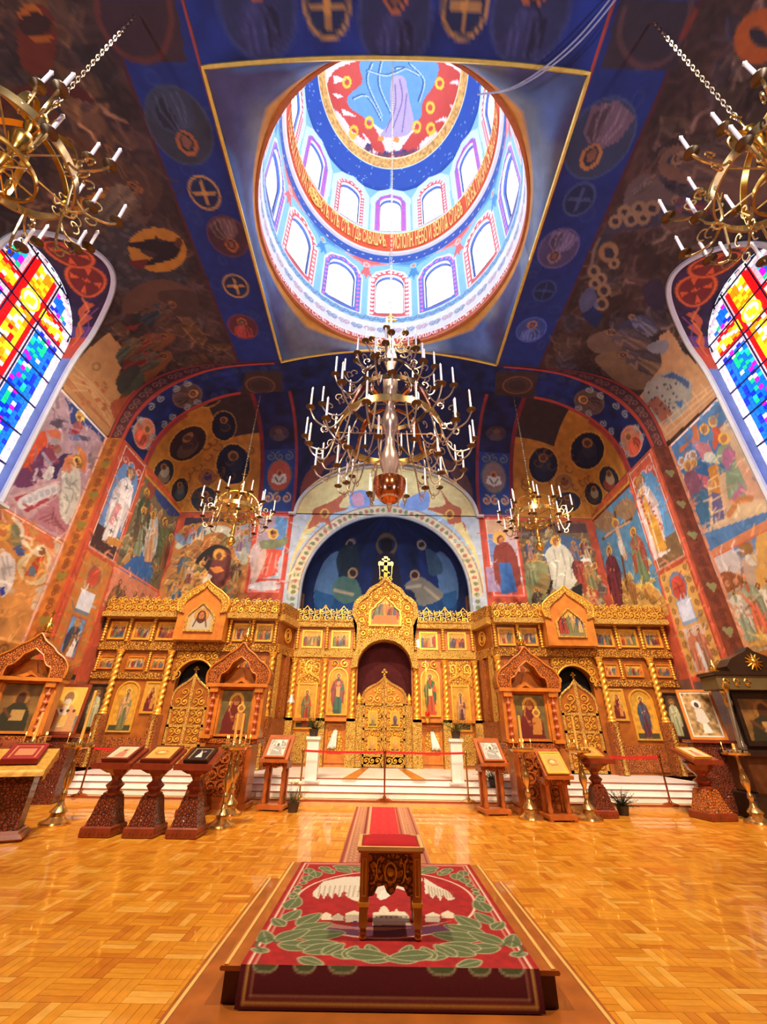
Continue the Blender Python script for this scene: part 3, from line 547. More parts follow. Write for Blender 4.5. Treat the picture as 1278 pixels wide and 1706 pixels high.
for x, y, h, a, b in ((-9.3, 9.2, 1.1, (120, 140, 170), (176, 90, 60)), (-8.8, 9.45, .95, (190, 170, 140), (90, 110, 140)), (-7.1, 9.1, 1.1, (150, 160, 176), (196, 140, 110)), (-6.85, 8.9, 1.0, (120, 90, 120), (160, 150, 120)), (-9.25, 7.6, 1.2, (150, 110, 60), (70, 90, 110)), (-8.9, 7.3, 1.0, (110, 60, 50), (190, 160, 120)), (-9.4, 6.2, 1.2, (60, 90, 120), (170, 120, 60)), (-8.5, 6.0, 1.1, (190, 180, 160), (120, 70, 50)), (-7.0, 6.2, 1.3, (180, 80, 56), (110, 120, 80)), (-6.8, 7.4, 1.1, (150, 120, 70), (90, 60, 50))): cv.fig((x, y), h, a, b, halo=(206, 156, 80), wd=1.2, halo_r=.11)
# Gabriel
cv.rect(-6.25, -4.62, 6.86, 10.86, (196, 66, 48)); cv.rect(-6.1, -4.75, 7.6, 10.75, (168, 150, 170)); cv.rect(-5.35, -4.75, 9.0, 10.75, (92, 142, 200)); cv.rect(-5.35, -4.75, 7.6, 9.0, (168, 186, 204)); cv.frame(-6.1, -4.75, 7.0, 10.75, .03, (240, 220, 210))
cv.poly(G((770, 880), (860, 780), (900, 860), (830, 1020), (790, 1090)), (190, 170, 170), sm=True)
cv.poly(G((780, 1140), (990, 1120), (1000, 1190), (790, 1195)), (206, 200, 204), sm=True); cv.poly(G((860, 860), (1030, 870), (1000, 960), (990, 1060), (840, 1100), (820, 1060), (870, 960)), (208, 84, 66), sm=True); cv.poly(G((790, 990), (880, 850), (900, 920), (830, 1100), (780, 1140)), (196, 170, 160), sm=True)
for q in (((900, 880), (870, 1060)), ((950, 890), (900, 1070)), ((990, 900), (960, 1050))): cv.line(G(*q), .05, (236, 160, 140))
cv.poly(G((860, 790), (990, 780), (1080, 760), (1050, 830), (930, 860), (860, 850)), (120, 128, 96), sm=True); cv.ell(G((960, 735))[0], 9, 9, (230, 186, 90)); cv.ell(G((962, 738))[0], 5, 6.5, (180, 110, 70)); cv.ell(G((958, 722))[0], 5, 3.5, (90, 50, 30))
cv.rect(-6.25, -4.62, 6.2, 6.6, (130, 130, 140))
# descent into limbo (right) and Virgin
H = Zm(840, 600, 2.918)
cv.rect(6.35, 9.75, 5.4, 10.7, (112, 92, 70)); cv.mottle(.06, .3, seed=9); cv.rect(6.4, 9.7, 10.1, 10.6, (84, 60, 66)); cv.facets((6.4, 9.7, 5.5, 10.0), [(140, 130, 90), (176, 130, 70), (96, 84, 66), (120, 110, 96), (60, 60, 66)], 110, .45, 4); cv.poly(H((110, 1000), (210, 1000), (200, 1180), (120, 1180)), (136, 140, 96), sm=True)
cv.poly(H((210, 880), (260, 850), (330, 860), (400, 900), (390, 960), (330, 1010), (230, 1000), (190, 950)), (70, 100, 140), sm=True)
cv.poly(H((200, 940), (240, 900), (290, 900), (350, 980), (360, 1060), (310, 1120), (240, 1110), (220, 1010)), (206, 204, 186), sm=True); cv.ell(H((250, 878))[0], 9, 9.5, (226, 176, 80)); cv.ell(H((250, 882))[0], 5, 6.5, (170, 100, 60))
for q in (((240, 920), (260, 1000), (250, 1100)), ((280, 920), (300, 1010), (290, 1110)), ((320, 960), (330, 1060))): cv.line(H(*q), .05, (150, 150, 140))
cv.poly(H((350, 1010), (430, 1020), (460, 1150), (400, 1170), (380, 1100)), (150, 60, 44), sm=True); cv.poly(H((330, 1110), (380, 1080), (380, 1190), (340, 1160)), (24, 22, 26)); cv.poly(H((190, 1060), (240, 1070), (220, 1140), (190, 1130)), (24, 22, 26)); cv.poly(H((130, 1060), (210, 1040), (220, 1100), (160, 1180)), (150, 130, 80), sm=True)
for c in ((370, 940), (410, 930), (150, 960), (110, 930), (440, 1000), (380, 900)): cv.ell(H(c)[0], 5, 6, (210, 160, 80)); cv.ell(H(c)[0], 3, 4.2, (150, 96, 66))
cv.poly(H((370, 970), (420, 950), (430, 1000), (390, 1030)), (220, 214, 206)); cv.poly(H((230, 1120), (330, 1130), (370, 1190), (200, 1190)), (206, 148, 70))
for x, y, h, a, b in ((8.9, 7.6, 1.4, (150, 60, 44), (110, 50, 50)), (9.35, 7.3, 1.4, (120, 120, 84), (176, 120, 70)), (8.9, 8.7, 1.0, (90, 96, 120), (150, 110, 90)), (9.4, 8.8, 1.0, (170, 150, 120), (120, 60, 60)), (6.7, 7.5, 1.3, (120, 130, 90), (150, 150, 110)), (6.75, 8.7, 1.0, (150, 110, 90), (70, 80, 110)), (9.2, 6.2, 1.3, (160, 64, 44), (190, 150, 100)), (6.8, 6.1, 1.3, (136, 140, 96), (84, 60, 54))): cv.fig((x, y), h, a, b, halo=(206, 156, 80), wd=1.2, halo_r=.11)
cv.rect(4.72, 6.3, 6.86, 10.86, (200, 72, 54)); cv.rect(4.85, 6.2, 7.6, 10.75, (190, 176, 190)); cv.rect(4.85, 5.25, 8.6, 10.2, (110, 140, 196)); cv.rect(4.85, 6.2, 10.0, 10.75, (206, 170, 140)); cv.frame(4.85, 6.2, 7.0, 10.75, .03, (240, 220, 210))
K = Zm(400, 780, 2.6625); cv.poly(K((1090, 440), (1160, 440), (1160, 550), (1080, 550)), (160, 140, 176)); cv.poly(K((1125, 370), (1160, 330), (1200, 340), (1230, 400), (1240, 520), (1140, 520)), (130, 54, 46), sm=True); cv.poly(K((1150, 420), (1200, 420), (1230, 550), (1160, 560)), (50, 100, 170)); cv.ell(K((1150, 310))[0], 11, 11, (226, 176, 90)); cv.ell(K((1155, 318))[0], 6, 8, (120, 56, 44)); cv.ell(K((1158, 320))[0], 4, 5.5, (186, 120, 80))
cv.rect(4.72, 6.3, 6.2, 6.6, (130, 130, 140)); cv.rect(-XC, XC, 0, 5.4, (96, 50, 30))
# arch surround: pale angels on yellow
for s in (-1, 1): cv.rect(min(s*4.5, s*3.6), max(s*4.5, s*3.6), 5.4, 10.95, (176, 190, 206)); cv.rect(min(s*4.62, s*4.5), max(s*4.62, s*4.5), 5.4, 10.95, (178, 68, 50))
def arch_paint(cv):
    t = np.linspace(0, PI, 40)
    px = cv.px; cv.px = False
    cv.poly([(4.42*math.cos(a), 7.4+(5.9)*math.sin(a)) for a in t], (218, 202, 140)); cv.poly([(4.4*math.cos(a), 7.2+4.65*math.sin(a)) for a in t], (160, 186, 206))
    cv.line([(4.1*math.cos(a), 7.1+4.1*math.sin(a)) for a in t], .5, (206, 196, 160)); cv.line([(3.85*math.cos(a), 7.1+3.85*math.sin(a)) for a in t], .05, (150, 70, 60)); cv.line([(4.36*math.cos(a), 7.1+4.36*math.sin(a)) for a in t], .04, (150, 90, 70))
    for k in range(46):
        a = PI*(k+.5)/46; cv.ell((4.1*math.cos(a), 7.1+4.1*math.sin(a)), .12, .09, (120, 130, 90) if k % 2 else (176, 110, 90), rot=a)
    for s in (-1, 1):
        for z in np.arange(5.5, 7.1, .3): cv.ell((s*4.1, z), .12, .1, (120, 130, 90))
    cv.px = px
    for q in (((330, 180), (400, 150), (470, 110), (440, 170), (480, 180), (400, 210), (410, 270), (370, 240), (300, 270), (320, 220)), ((980, 180), (930, 150), (880, 80), (910, 160), (830, 180), (910, 210), (930, 250), (990, 240), (1000, 280), (980, 220))): cv.poly(K(*q), (178, 96, 66), sm=True)
    for c in ((375, 200), (930, 205)): cv.ell(K(c)[0], 8, 8, (226, 176, 80)); cv.ell(K(c)[0], 4.5, 5.5, (150, 90, 60))
    for q in (((490, 110), (560, 100), (580, 160), (500, 175)), ((720, 150), (830, 100), (830, 180), (730, 185))): cv.poly(K(*q), (120, 150, 206), sm=True)
    cv.poly(K((500, 120), (540, 110), (550, 160), (505, 165)), (200, 150, 170), sm=True)
arch_paint(cv); cv.detail(1600, .28, .05, .22, 4)
Xg, Zg = np.meshgrid(cv.U, cv.V)
cen = lambda A: (A[:-1, :-1]+A[1:, 1:])/2
gridmesh('fresco', Xg, np.full(Xg.shape, YB), Zg, cv.a, PAINT, wall_b, ~(((cen(Xg)**2+np.maximum(cen(Zg)-AZ, 0)**2) < AR*AR) & (cen(Zg) > 1)))
cv = Cv(-4.45, 4.45, 10.9, 13.8, .045, (218, 202, 140), M18); arch_paint(cv)
Xg, Zg = np.meshgrid(cv.U, cv.V); archz = lambda x: 10.9+2.86*np.sqrt(np.clip(1-(x/4.45)**2, 0, 1))
gridmesh('fresco', Xg, np.full(Xg.shape, YB), Zg, cv.a, PAINT, wall_b, (cen(Zg) < archz(cen(Xg))+.05) & ((cen(Xg)**2+(cen(Zg)-AZ)**2) > AR*AR))
# arch mouldings
tr = MB(); tr.tube([(x, YB-.1, z) for x, z in [(-4.75, 10.9), (-4.45, 10.9)]+[(-4.45*math.cos(a), 10.9+2.86*math.sin(a)) for a in np.linspace(0.02, PI-.02, 40)]+[(4.45, 10.9), (4.75, 10.9)]], .09, 6)
tag(tr.build('trim_1', WHITE, None), kind='structure')
tr = MB(); tr.tube([(AR*math.cos(a), YB-.04, AZ+AR*math.sin(a)) for a in np.linspace(0, PI, 48)], .07, 6); tr.tube([(AR, YB-.04, 1), (AR, YB-.04, AZ)], .07, 6); tr.tube([(-AR, YB-.04, 1), (-AR, YB-.04, AZ)], .07, 6)
tag(tr.build('trim_2', mat('arch_edge', (150, 158, 170), .5), None), kind='structure')
# short intrados between the arch panel and the cove
a = np.linspace(0, PI, 50); Xg = np.stack([4.45*np.cos(a)]*2); Zg = np.stack([10.9+2.86*np.sin(a)]*2); Yg = np.stack([np.full(50, YB), np.full(50, YB-2.6)])
def cove_y(x, z):
    f = np.clip((z-10.9)/(ztop(INN, x)-10.9), 0, 1); return YS+(YB-YS)*np.clip(1-f**EXP, 0, 1)**(1/EXP)
Yg[1] = np.minimum(cove_y(Xg[1], Zg[1]), YB)-.02; colr = np.empty(Xg.shape+(3,)); colr[:] = np.array((120, 124, 140))/255
gridmesh('arch_intrados', Xg, Yg, Zg, colr, PAINT, wall_b)
tr = MB(); tr.tube([(x, y-.02, z) for x, y, z in zip(Xg[1], Yg[1], Zg[1])], .05, 6); tag(tr.build('trim_3', mat('gold_line', (206, 186, 130), .5), None), kind='structure')
# ---- apse conch
wall_a = thing('wall_apse', None, None); wall_a['kind'] = 'structure'
MA = march(lambda x, y, z: (y > YB) & (x*x+((y-YB)*1.15)**2+np.maximum(z-AZ, 0)**2 > (AR+.02)**2), lambda p: np.stack([np.degrees(np.arctan2(p[:, 0], (p[:, 1]-YB)*1.15))/90*5.9, p[:, 2]], 1))
cv = Cv(-5.9, 5.9, 1.0, AZ+AR+.02, .06, (22, 38, 84), MA); cv.mottle(.2, .5); cv.rect(-5.9, 5.9, 1, 5.6, (34, 70, 120)); cv.mottle(.2, .4, seed=2)
cv.poly(K((330, 600), (370, 420), (430, 370), (450, 420), (420, 560), (400, 620)), (110, 150, 190), .8, sm=True); cv.poly(K((900, 600), (960, 600), (950, 440), (890, 370), (860, 420)), (110, 150, 190), .8, sm=True)  # pale patches paint window daylight on both sides of the conch
cv.poly(K((330, 540), (960, 540), (960, 640), (330, 640)), (34, 86, 140), .8)
for c, r in (((650, 340), 40), ): cv.ringp(K(c)[0], 16, 16, .14, (110, 90, 60)); cv.ell(K((650, 345))[0], 10, 12, (20, 20, 30))
for c in ((490, 335), (805, 340)): cv.ringp(K(c)[0], 6.5, 6.5, .07, (176, 166, 140)); cv.ell(K(c)[0], 4, 5, (60, 50, 50))
cv.ringp(K((645, 470))[0], 19, 22, .1, (80, 100, 90)); cv.poly(K((600, 420), (650, 370), (700, 420), (710, 600), (590, 600)), (40, 34, 56), sm=True)
for q, c in ((((410, 560), (430, 490), (500, 480), (540, 560), (470, 600)), (90, 126, 110)), (((730, 520), (790, 480), (860, 520), (900, 570), (800, 610), (770, 550)), (150, 140, 120)), (((450, 350), (520, 350), (530, 460), (440, 470)), (34, 50, 60)), (((820, 360), (870, 380), (900, 460), (840, 470)), (60, 86, 110))): cv.poly(K(*q), c, .9, sm=True)
for c in ((775, 475), (500, 465)): cv.ringp(K(c)[0], 7, 7.5, .07, (206, 160, 110)); cv.ell(K(c)[0], 4.5, 5.5, (70, 44, 40))
for q in (((740, 530), (800, 520)), ((420, 540), (500, 560)), ((820, 530), (880, 580))): cv.line(K(*q), .16, (190, 170, 140))
for s in (-1, 1): cv.rect(min(s*5.9, s*5.1), max(s*5.9, s*5.1), 1, AZ, (170, 112, 66)); cv.scroll(min(s*5.9, s*5.1)+.1, max(s*5.9, s*5.1)-.1, 5.3, AZ, 5, (90, 60, 50), .05, True)
U, V = np.meshgrid(cv.U/5.9*PI/2, cv.V); rr = np.sqrt(np.maximum((AR+.02)**2-np.maximum(V-AZ, 0)**2, 0))
gridmesh('fresco', rr*np.sin(U), YB+rr*np.cos(U)/1.15, V, cv.a, PAINT, wall_a)
# ================================================================ CEILING
ceil = thing('ceiling', None, None); ceil['kind'] = 'structure'
D = OUTd[-1]; DE = D-OUTe
VL = Zm(0, 0, 2.667); VR = Zm(860, 0, 2.665)
def star(cv, c, r, col=(206, 150, 80)):   # round emblem with a four-petalled cross
    m = cv.m([c])[0]; px, cv.px = cv.px, False
    cv.ell(m, r, r, (30, 44, 84)); cv.ringp(m, r, r, .05, col)
    for k in range(4):
        a = k*PI/2; cv.ell((m[0]+r*.45*math.cos(a), m[1]+r*.45*math.sin(a)), r*.36, r*.12, col, rot=a, al=.8)
    cv.ell(m, r*.2, r*.2, col); cv.px = px
def saint_disc(cv, c, r, up=(0, 1), bg=(60, 70, 92), robe=(120, 70, 60), halo=(160, 92, 50)):
    m = cv.m([c])[0]; px, cv.px = cv.px, False; u = np.array(up, float); u /= np.hypot(*u); pr = np.array([u[1], -u[0]])
    T = lambda x, y: m+r*(pr*x+u*y)
    cv.ell(m, r, r, bg); cv.ringp(m, r, r, .03, tuple(min(255, v*1.4) for v in bg))
    cv.poly([T(-.7, -.7), T(-.6, -.1), T(-.2, .15), T(.2, .15), T(.6, -.1), T(.7, -.7), T(0, -.95)], tuple(min(255, v*1.25) for v in robe), .9); cv.poly([T(-.55, -.55), T(-.5, -.1), T(-.15, .1), T(0, -.2), T(-.1, -.85)], tuple(v*.75 for v in robe), .9)
    for q in (-.35, -.1, .2, .42): cv.line([T(q*.5, 0), T(q, -.45), T(q*.9, -.8)], .03, tuple(min(255, v*1.6+20) for v in robe), .7)
    cv.ell(T(0, .42), r*.34, r*.34, halo); cv.ell(T(0, .4), r*.22, r*.25, tuple(v*.75 for v in bg)); cv.ell(T(0, .38), r*.14, r*.18, (126, 84, 64)); cv.px = px
def vault_paint(cv, s):
    cv.mottle(.35, .6, seed=11); cv.mottle(.18, .12, seed=12)
    px, cv.px = cv.px, False
    a, b = sorted((s*DE, s*(DE+1.75))); cv.rect(a, b, YR, YF, (26, 48, 118)); a, b = sorted((s*(DE+1.75), s*(DE+1.85))); cv.rect(a, b, YR, YF, (74, 34, 40)); a, b = sorted((s*DE, s*(DE+.07))); cv.rect(a, b, YR, YF, (170, 70, 60))
    for k in range(36):
        x = s*(DE+.15+1.4*rng.random()); y = YR+16*rng.random(); cv.ringp((x, y), .1+.15*rng.random(), .1+.1*rng.random(), .04, (40, 60, 120), al=.6)
    cv.px = px
    q0, q1 = sorted((s*(DE+2.2), s*(D-1.6))); cv.facets((q0, q1, YR, YF-.2), [(116, 78, 42), (86, 60, 40), (60, 42, 34), (134, 92, 50), (48, 44, 46)] if s < 0 else [(84, 66, 60), (60, 56, 70), (52, 44, 48), (104, 84, 66), (44, 50, 74)], 170, .75, 13, .45)
    if s < 0:
        up = (-.35, 1)
        for c, r, q in (((300, 213), .8, 0), ((380, 395), .62, 1), ((405, 545), .55, 2)): saint_disc(cv, c, r, (.15, -1 if q == 2 else 1), ((52, 56, 70), (74, 46, 58), (88, 40, 50))[q], ((46, 52, 70), (90, 70, 70), (130, 50, 44))[q])
        star(cv, (341, 322), .42); star(cv, (393, 477), .42)
        cv.poly(VL((230, 700), (330, 580), (460, 600), (520, 760), (640, 740), (720, 860), (640, 960), (420, 1000), (240, 900)), (74, 50, 40), sm=True)
        cv.poly(VL((60, 440), (160, 420), (270, 520), (240, 600), (100, 620), (0, 560)), (86, 50, 32), sm=True)
        cv.poly(VL((240, 620), (330, 580), (420, 640), (470, 760), (400, 800), (300, 700)), (96, 60, 34), sm=True)
        cv.poly(VL((310, 910), (400, 870), (480, 830), (530, 840), (530, 865), (440, 900), (350, 960)), (176, 110, 26))
        cv.poly(VL((400, 900), (600, 860), (620, 930), (520, 1000), (360, 1000)), (84, 68, 54), sm=True); cv.poly(VL((560, 880), (640, 960), (680, 940), (640, 1000), (540, 1010)), (86, 62, 50), sm=True)
        cv.ell(VL((600, 835))[0], 15, 12, (150, 92, 46)); cv.ell(VL((600, 835))[0], 10, 9, (96, 66, 44)); cv.ell(VL((590, 860))[0], 7, 10, (70, 46, 36))
        for c in ((690, 840), (650, 800), (600, 770)): cv.ell(VL(c)[0], 13, 15, (74, 50, 38))
        cv.poly(VL((360, 1180), (500, 1000), (640, 1000), (820, 1100), (800, 1300), (560, 1300)), (56, 50, 52), sm=True)
        cv.detail(1400, .4, .07, .35, 5, (-(D-.2), -(DE+2), YR, YF))
        for k in range(30):
            x = 450+rng.random()*180; y = 960+rng.random()*340; cv.ell(VL((x, y))[0], 5, 4, (84, 74, 72), .7)
        cv.ell(VL((700, 1110))[0], 49, 37, (176, 116, 36), rot=.15); cv.ell(VL((700, 1105))[0], 30, 17, (60, 44, 40), rot=.15); cv.poly(VL((560, 1090), (680, 1060), (720, 1010), (700, 1070), (800, 1080), (770, 1150), (600, 1190), (700, 1130)), (34, 22, 26), sm=True); cv.poly(VL((560, 1160), (660, 1150), (640, 1200), (600, 1190)), (96, 34, 30)); cv.ell(VL((792, 1078))[0], 7, 8, (84, 46, 30))
        cv.poly(VL((560, 1310), (700, 1240), (840, 1280), (830, 1330), (640, 1380), (550, 1390)), (92, 62, 46), sm=True); cv.poly(VL((600, 1400), (760, 1340), (780, 1380), (720, 1420), (640, 1440)), (34, 42, 44), sm=True); cv.ell(VL((650, 1400))[0], 9, 8, (96, 66, 42))
        cv.poly(VL((540, 1460), (620, 1440), (600, 1470)), (120, 44, 40)); cv.poly(VL((550, 1580), (620, 1530), (640, 1570), (600, 1660), (560, 1660)), (104, 36, 34), sm=True)
        for q, c in ((((640, 1520), (720, 1480), (780, 1500), (700, 1560)), (120, 70, 40)), (((620, 1640), (740, 1560), (760, 1600), (660, 1700)), (124, 74, 42)), (((560, 1640), (640, 1660), (620, 1740), (540, 1740)), (70, 78, 62)), (((700, 1300), (860, 1300), (880, 1400), (780, 1400)), (70, 48, 40))): cv.poly(VL(*q), c, sm=True)
        for f_, h_, a_, b_ in (((470, 980), (605, 815), (96, 82, 66), (120, 96, 74)), ((380, 800), (300, 610), (104, 66, 38), (84, 56, 40)), ((560, 790), (470, 640), (90, 60, 40), (110, 74, 46)), ((640, 1440), (780, 1345), (44, 52, 58), (96, 66, 50)), ((590, 1560), (745, 1490), (120, 50, 42), (110, 76, 48)), ((560, 1660), (750, 1575), (110, 44, 40), (84, 84, 66)), ((520, 1600), (650, 1500), (70, 78, 66), (110, 80, 50)), ((150, 560), (60, 440), (100, 58, 36), (80, 50, 36))): cv.figp(VL(f_)[0], VL(h_)[0], a_, b_, halo=(140, 88, 46), skin=(110, 72, 48), hair=(50, 34, 26), wd=1.2)
        # walled city, bare brick
        W_ = Zm(0, 360, 4.267); cv.poly(W_((420, 1190), (600, 980), (780, 830), (860, 930), (820, 1000), (860, 1080), (820, 1180), (860, 1280), (800, 1340), (850, 1390), (770, 1560), (760, 1560)), (184, 134, 84)); cv.poly(W_((470, 1100), (700, 900), (780, 850), (820, 960), (700, 1080), (640, 1180)), (176, 128, 84), .7)
        for k in range(7): cv.line(W_((520+k*0, 1060+k*30), (640, 1180+k*10), (790, 1340+k*26)), .04, (206, 164, 116)) if k % 2 == 0 else cv.line(W_((470, 1130+k*12), (780, 1500)), .03, (160, 96, 60))
        for k in range(16): cv.ell(W_((560+rng.random()*220, 1180+rng.random()*200))[0], 4, 2.5, (170, 92, 56), .8, rot=.8)
        cv.ringp(W_((685, 1070))[0], 6, 6, .05, (140, 100, 66)); cv.poly(W_((840, 1140), (960, 1060), (990, 1110), (900, 1240), (840, 1250)), (60, 58, 52), sm=True)
        cv.poly(W_((790, 1330), (900, 1280), (980, 1230), (1024, 1280), (900, 1400), (820, 1440)), (166, 84, 50), sm=True)
        cv.poly(VL((80, 60), (180, 20), (250, 130), (220, 320), (100, 300)), (104, 44, 26), sm=True); cv.ell(VL((135, 60))[0], 20, 15, (180, 100, 32)); cv.ell(VL((155, 110))[0], 27, 20, (60, 36, 30)); cv.poly(VL((130, 160), (240, 150), (220, 190), (150, 190)), (170, 92, 30)); cv.poly(VL((430, 0), (780, 0), (830, 270), (500, 270)), (58, 40, 46)); cv.line(VL((430, 0), (450, 120), (560, 250), (700, 260), (760, 120), (750, 0)), .1, (96, 50, 44), sm=True)
        cv.poly(VL((0, 420), (180, 370), (330, 370), (420, 460), (300, 430), (100, 440), (0, 500)), (84, 34, 26), sm=True)
    else:
        cv.detail(1400, .4, .07, .35, 5, (DE+2, D-.2, YR, YF))
        for c, r, q in (((998, 235), .85, 0), ((930, 415), .62, 1), ((885, 550), .55, 2)): saint_disc(cv, c, r, (-.15, -1 if q == 2 else 1), ((50, 62, 92), (76, 70, 110), (56, 76, 140))[q], ((90, 72, 84), (92, 86, 120), (70, 84, 136))[q], ((170, 116, 66), (130, 110, 120), (150, 110, 100))[q])
        star(cv, (965, 333), .42, (70, 84, 130)); star(cv, (907, 485), .38, (56, 76, 140))
        cv.poly(VR((640, 700), (720, 640), (800, 680), (1114, 560), (1114, 900), (900, 880), (760, 820), (650, 780)), (112, 82, 66), sm=True); cv.line(VR((690, 710), (780, 735)), .2, (34, 50, 74))
        cv.poly(VR((480, 930), (500, 820), (600, 770), (700, 860), (900, 900), (720, 910), (560, 920)), (96, 80, 78), sm=True); cv.poly(VR((700, 900), (860, 920), (880, 950), (760, 960)), (104, 46, 52), sm=True)
        cv.poly(VR((370, 1060), (460, 950), (640, 920), (640, 1000), (460, 1030), (380, 1100)), (46, 50, 74), .7, sm=True)
        for c, r in (((480, 940), 22), ((545, 925), 24), ((605, 925), 26), ((440, 985), 22), ((510, 975), 24), ((565, 970), 22), ((345, 1205), 22), ((375, 1240), 22), ((390, 1290), 24), ((380, 1350), 24), ((350, 1260), 20), ((435, 1170), 18)):
            cv.ringp(VR((c[0], c[1]))[0], r/2.665, r/2.665, .09, (140, 112, 84)); cv.ell(VR((c[0], c[1]))[0], r/4.5, r/4.5, (56, 46, 50))
        cv.line(VR((370, 1060), (345, 1110), (335, 1180)), .09, (120, 104, 96)); cv.ringp(VR((410, 1120))[0], 12, 13, .14, (140, 106, 74)); cv.ell(VR((415, 1125))[0], 8, 9, (40, 44, 60))
        cv.poly(VR((280, 1330), (340, 1270), (360, 1380), (300, 1390)), (84, 92, 132), .8, sm=True); cv.poly(VR((290, 1400), (340, 1360), (390, 1400), (350, 1460)), (24, 40, 84))
        for q, c in ((((320, 1500), (440, 1460), (500, 1520), (440, 1580), (340, 1560)), (112, 90, 76)), (((350, 1600), (430, 1560), (520, 1600), (620, 1706), (480, 1720)), (124, 98, 74)), (((440, 1470), (560, 1400), (600, 1520), (540, 1560)), (60, 60, 84)), (((500, 1400), (560, 1420), (600, 1480), (560, 1500)), (120, 112, 120)), (((540, 1560), (620, 1540), (660, 1640), (600, 1660)), (88, 70, 70)), (((560, 1280), (640, 1240), (660, 1360), (600, 1370)), (52, 42, 62)), (((590, 1530), (660, 1510), (680, 1550), (620, 1570)), (150, 156, 166))): cv.poly(VR(*q), c, sm=True)
        for k in range(7): cv.line(VR((420+k*25, 1480+k*20), (500+k*25, 1570+k*18)), .12, (150, 122, 96) if k % 2 else (70, 60, 66))
        for f_, h_, a_, b_ in (((1000, 760), (690, 700), (112, 84, 68), (92, 72, 66)), ((600, 1560), (400, 1470), (116, 94, 80), (90, 80, 84)), ((660, 1660), (450, 1570), (130, 104, 80), (84, 74, 80)), ((620, 1480), (500, 1400), (110, 110, 124), (80, 84, 110)), ((840, 940), (690, 880), (112, 56, 56), (70, 60, 80)), ((520, 860), (620, 780), (96, 84, 84), (110, 92, 80))): cv.figp(VR(f_)[0], VR(h_)[0], a_, b_, halo=(140, 108, 80), skin=(120, 90, 74), hair=(56, 44, 44), wd=1.25)
        W_ = Zm(1060, 360, 4.266); cv.poly(W_((160, 860), (230, 810), (330, 960), (590, 1270), (200, 1620), (60, 1380), (20, 1290), (180, 1060)), (200, 154, 112))
        cv.poly(W_((70, 1200), (200, 1110), (330, 1130), (400, 1220), (350, 1380), (180, 1480), (60, 1340)), (164, 160, 150), sm=True); cv.poly(W_((70, 1330), (150, 1280), (260, 1400), (190, 1480)), (160, 100, 80)); cv.poly(W_((180, 1140), (260, 1110), (380, 1180), (370, 1230), (280, 1160)), (72, 96, 140)); cv.poly(W_((270, 1320), (330, 1310), (320, 1370)), (70, 116, 170)); cv.poly(W_((80, 920), (220, 880), (210, 970), (110, 970)), (140, 142, 150), sm=True)
        for k in range(30): cv.ell(W_((80+rng.random()*220, 1180+rng.random()*240))[0], 2, 2, (70, 70, 84), .8)
        for k in range(6): cv.line(W_((210+k*60, 1540-k*55), (160+k*60, 1470-k*55)), .03, (226, 190, 150)); 
        for k in range(3): cv.line(W_((170+k*20, 1480+k*40), (560+k*8, 1180+k*30)), .03, (226, 190, 150))
        cv.ringp(VR((1080, 165))[0], 30, 32, .25, (180, 92, 40)); cv.poly(VR((460, 0), (800, 0), (710, 320), (380, 300)), (52, 44, 56)); cv.line(VR((480, 40), (460, 180), (540, 290), (680, 260), (760, 100), (780, 0)), .1, (84, 60, 66), sm=True); cv.line(VR((740, 160), (790, 60)), .14, (120, 52, 40))
for s in (-1, 1):
    a, b = sorted((s*DE, s*D)); n_ = 0
    # u measured from the crown: opening edge at |u| = D-OUTe ... wall spring at |u| = D
    a, b = sorted((s*(D-OUTe), s*D)); cv = Cv(a, b, YR, YF, .05, (62, 44, 40), MV); DE = D-OUTe; cv.a[:] = cv.a; vault_paint(cv, s)
    vault_mesh('painted_vault', OUT, OUTd, a, b, YR, YF, cv, ceil, lambda x, y, z: ~inwin(y, z, WR+.02))
DE = D-OUTe
cv = Cv(-DE, DE, YR, Y0, .08, (24, 46, 118), MV); cv.mottle(.3, .5); TP = Zm(320, 0, 1.936)
for c, r, k in (((655, 60), 1.0, 0), ((435, 20), .6, 1), ((880, 20), .6, 1), ((210, 20), .9, 0), ((1090, 40), .9, 0)):
    if k: star(cv, TP(c)[0], .5)
    else: saint_disc(cv, TP(c)[0], .85, (0, -1), (44, 52, 92), (40, 44, 80), (180, 104, 66))
vault_mesh('painted_vault', OUT, OUTd, 0, 0, 0, 0, cv, ceil)
# far soffit band
Di = INNd[-1]; cv = Cv(-Di, Di, YF, YS, .05, (18, 34, 88), MS); cv.mottle(.3, .4)
px = cv.px; cv.px = False
for s in (-1, 1):
    for k in range(9):
        c = (s*(Di-.9-k*1.25), (YF+YS)/2)
        if k > 5: break
        if k in (0, 2): saint_disc(cv, c, .62, (-s*1, .15), (186, 120, 96) if k == 0 else (90, 70, 62), (176, 70, 48) if k == 0 else (70, 50, 46), (206, 140, 70))
        else: cv.mottle(.02, .2)
        cv.scroll(c[0]-.55, c[0]+.55, YF+.1, YF+.5, 2, (150, 156, 150) if k < 3 else (40, 56, 96), .05); cv.scroll(c[0]-.55, c[0]+.55, YS-.5, YS-.1, 2, (150, 156, 150) if k < 3 else (40, 56, 96), .05)
cv.px = px
Sg, Yg = np.meshgrid(cv.U, cv.V); far = np.clip((np.abs(Sg)-(Di-7))/1.5, 0, 1)
for y in (YF, YS-.1): cv.a[(np.abs(Yg-y) < .09) & (np.abs(Sg) > 5)] = np.array((176, 64, 48))/255
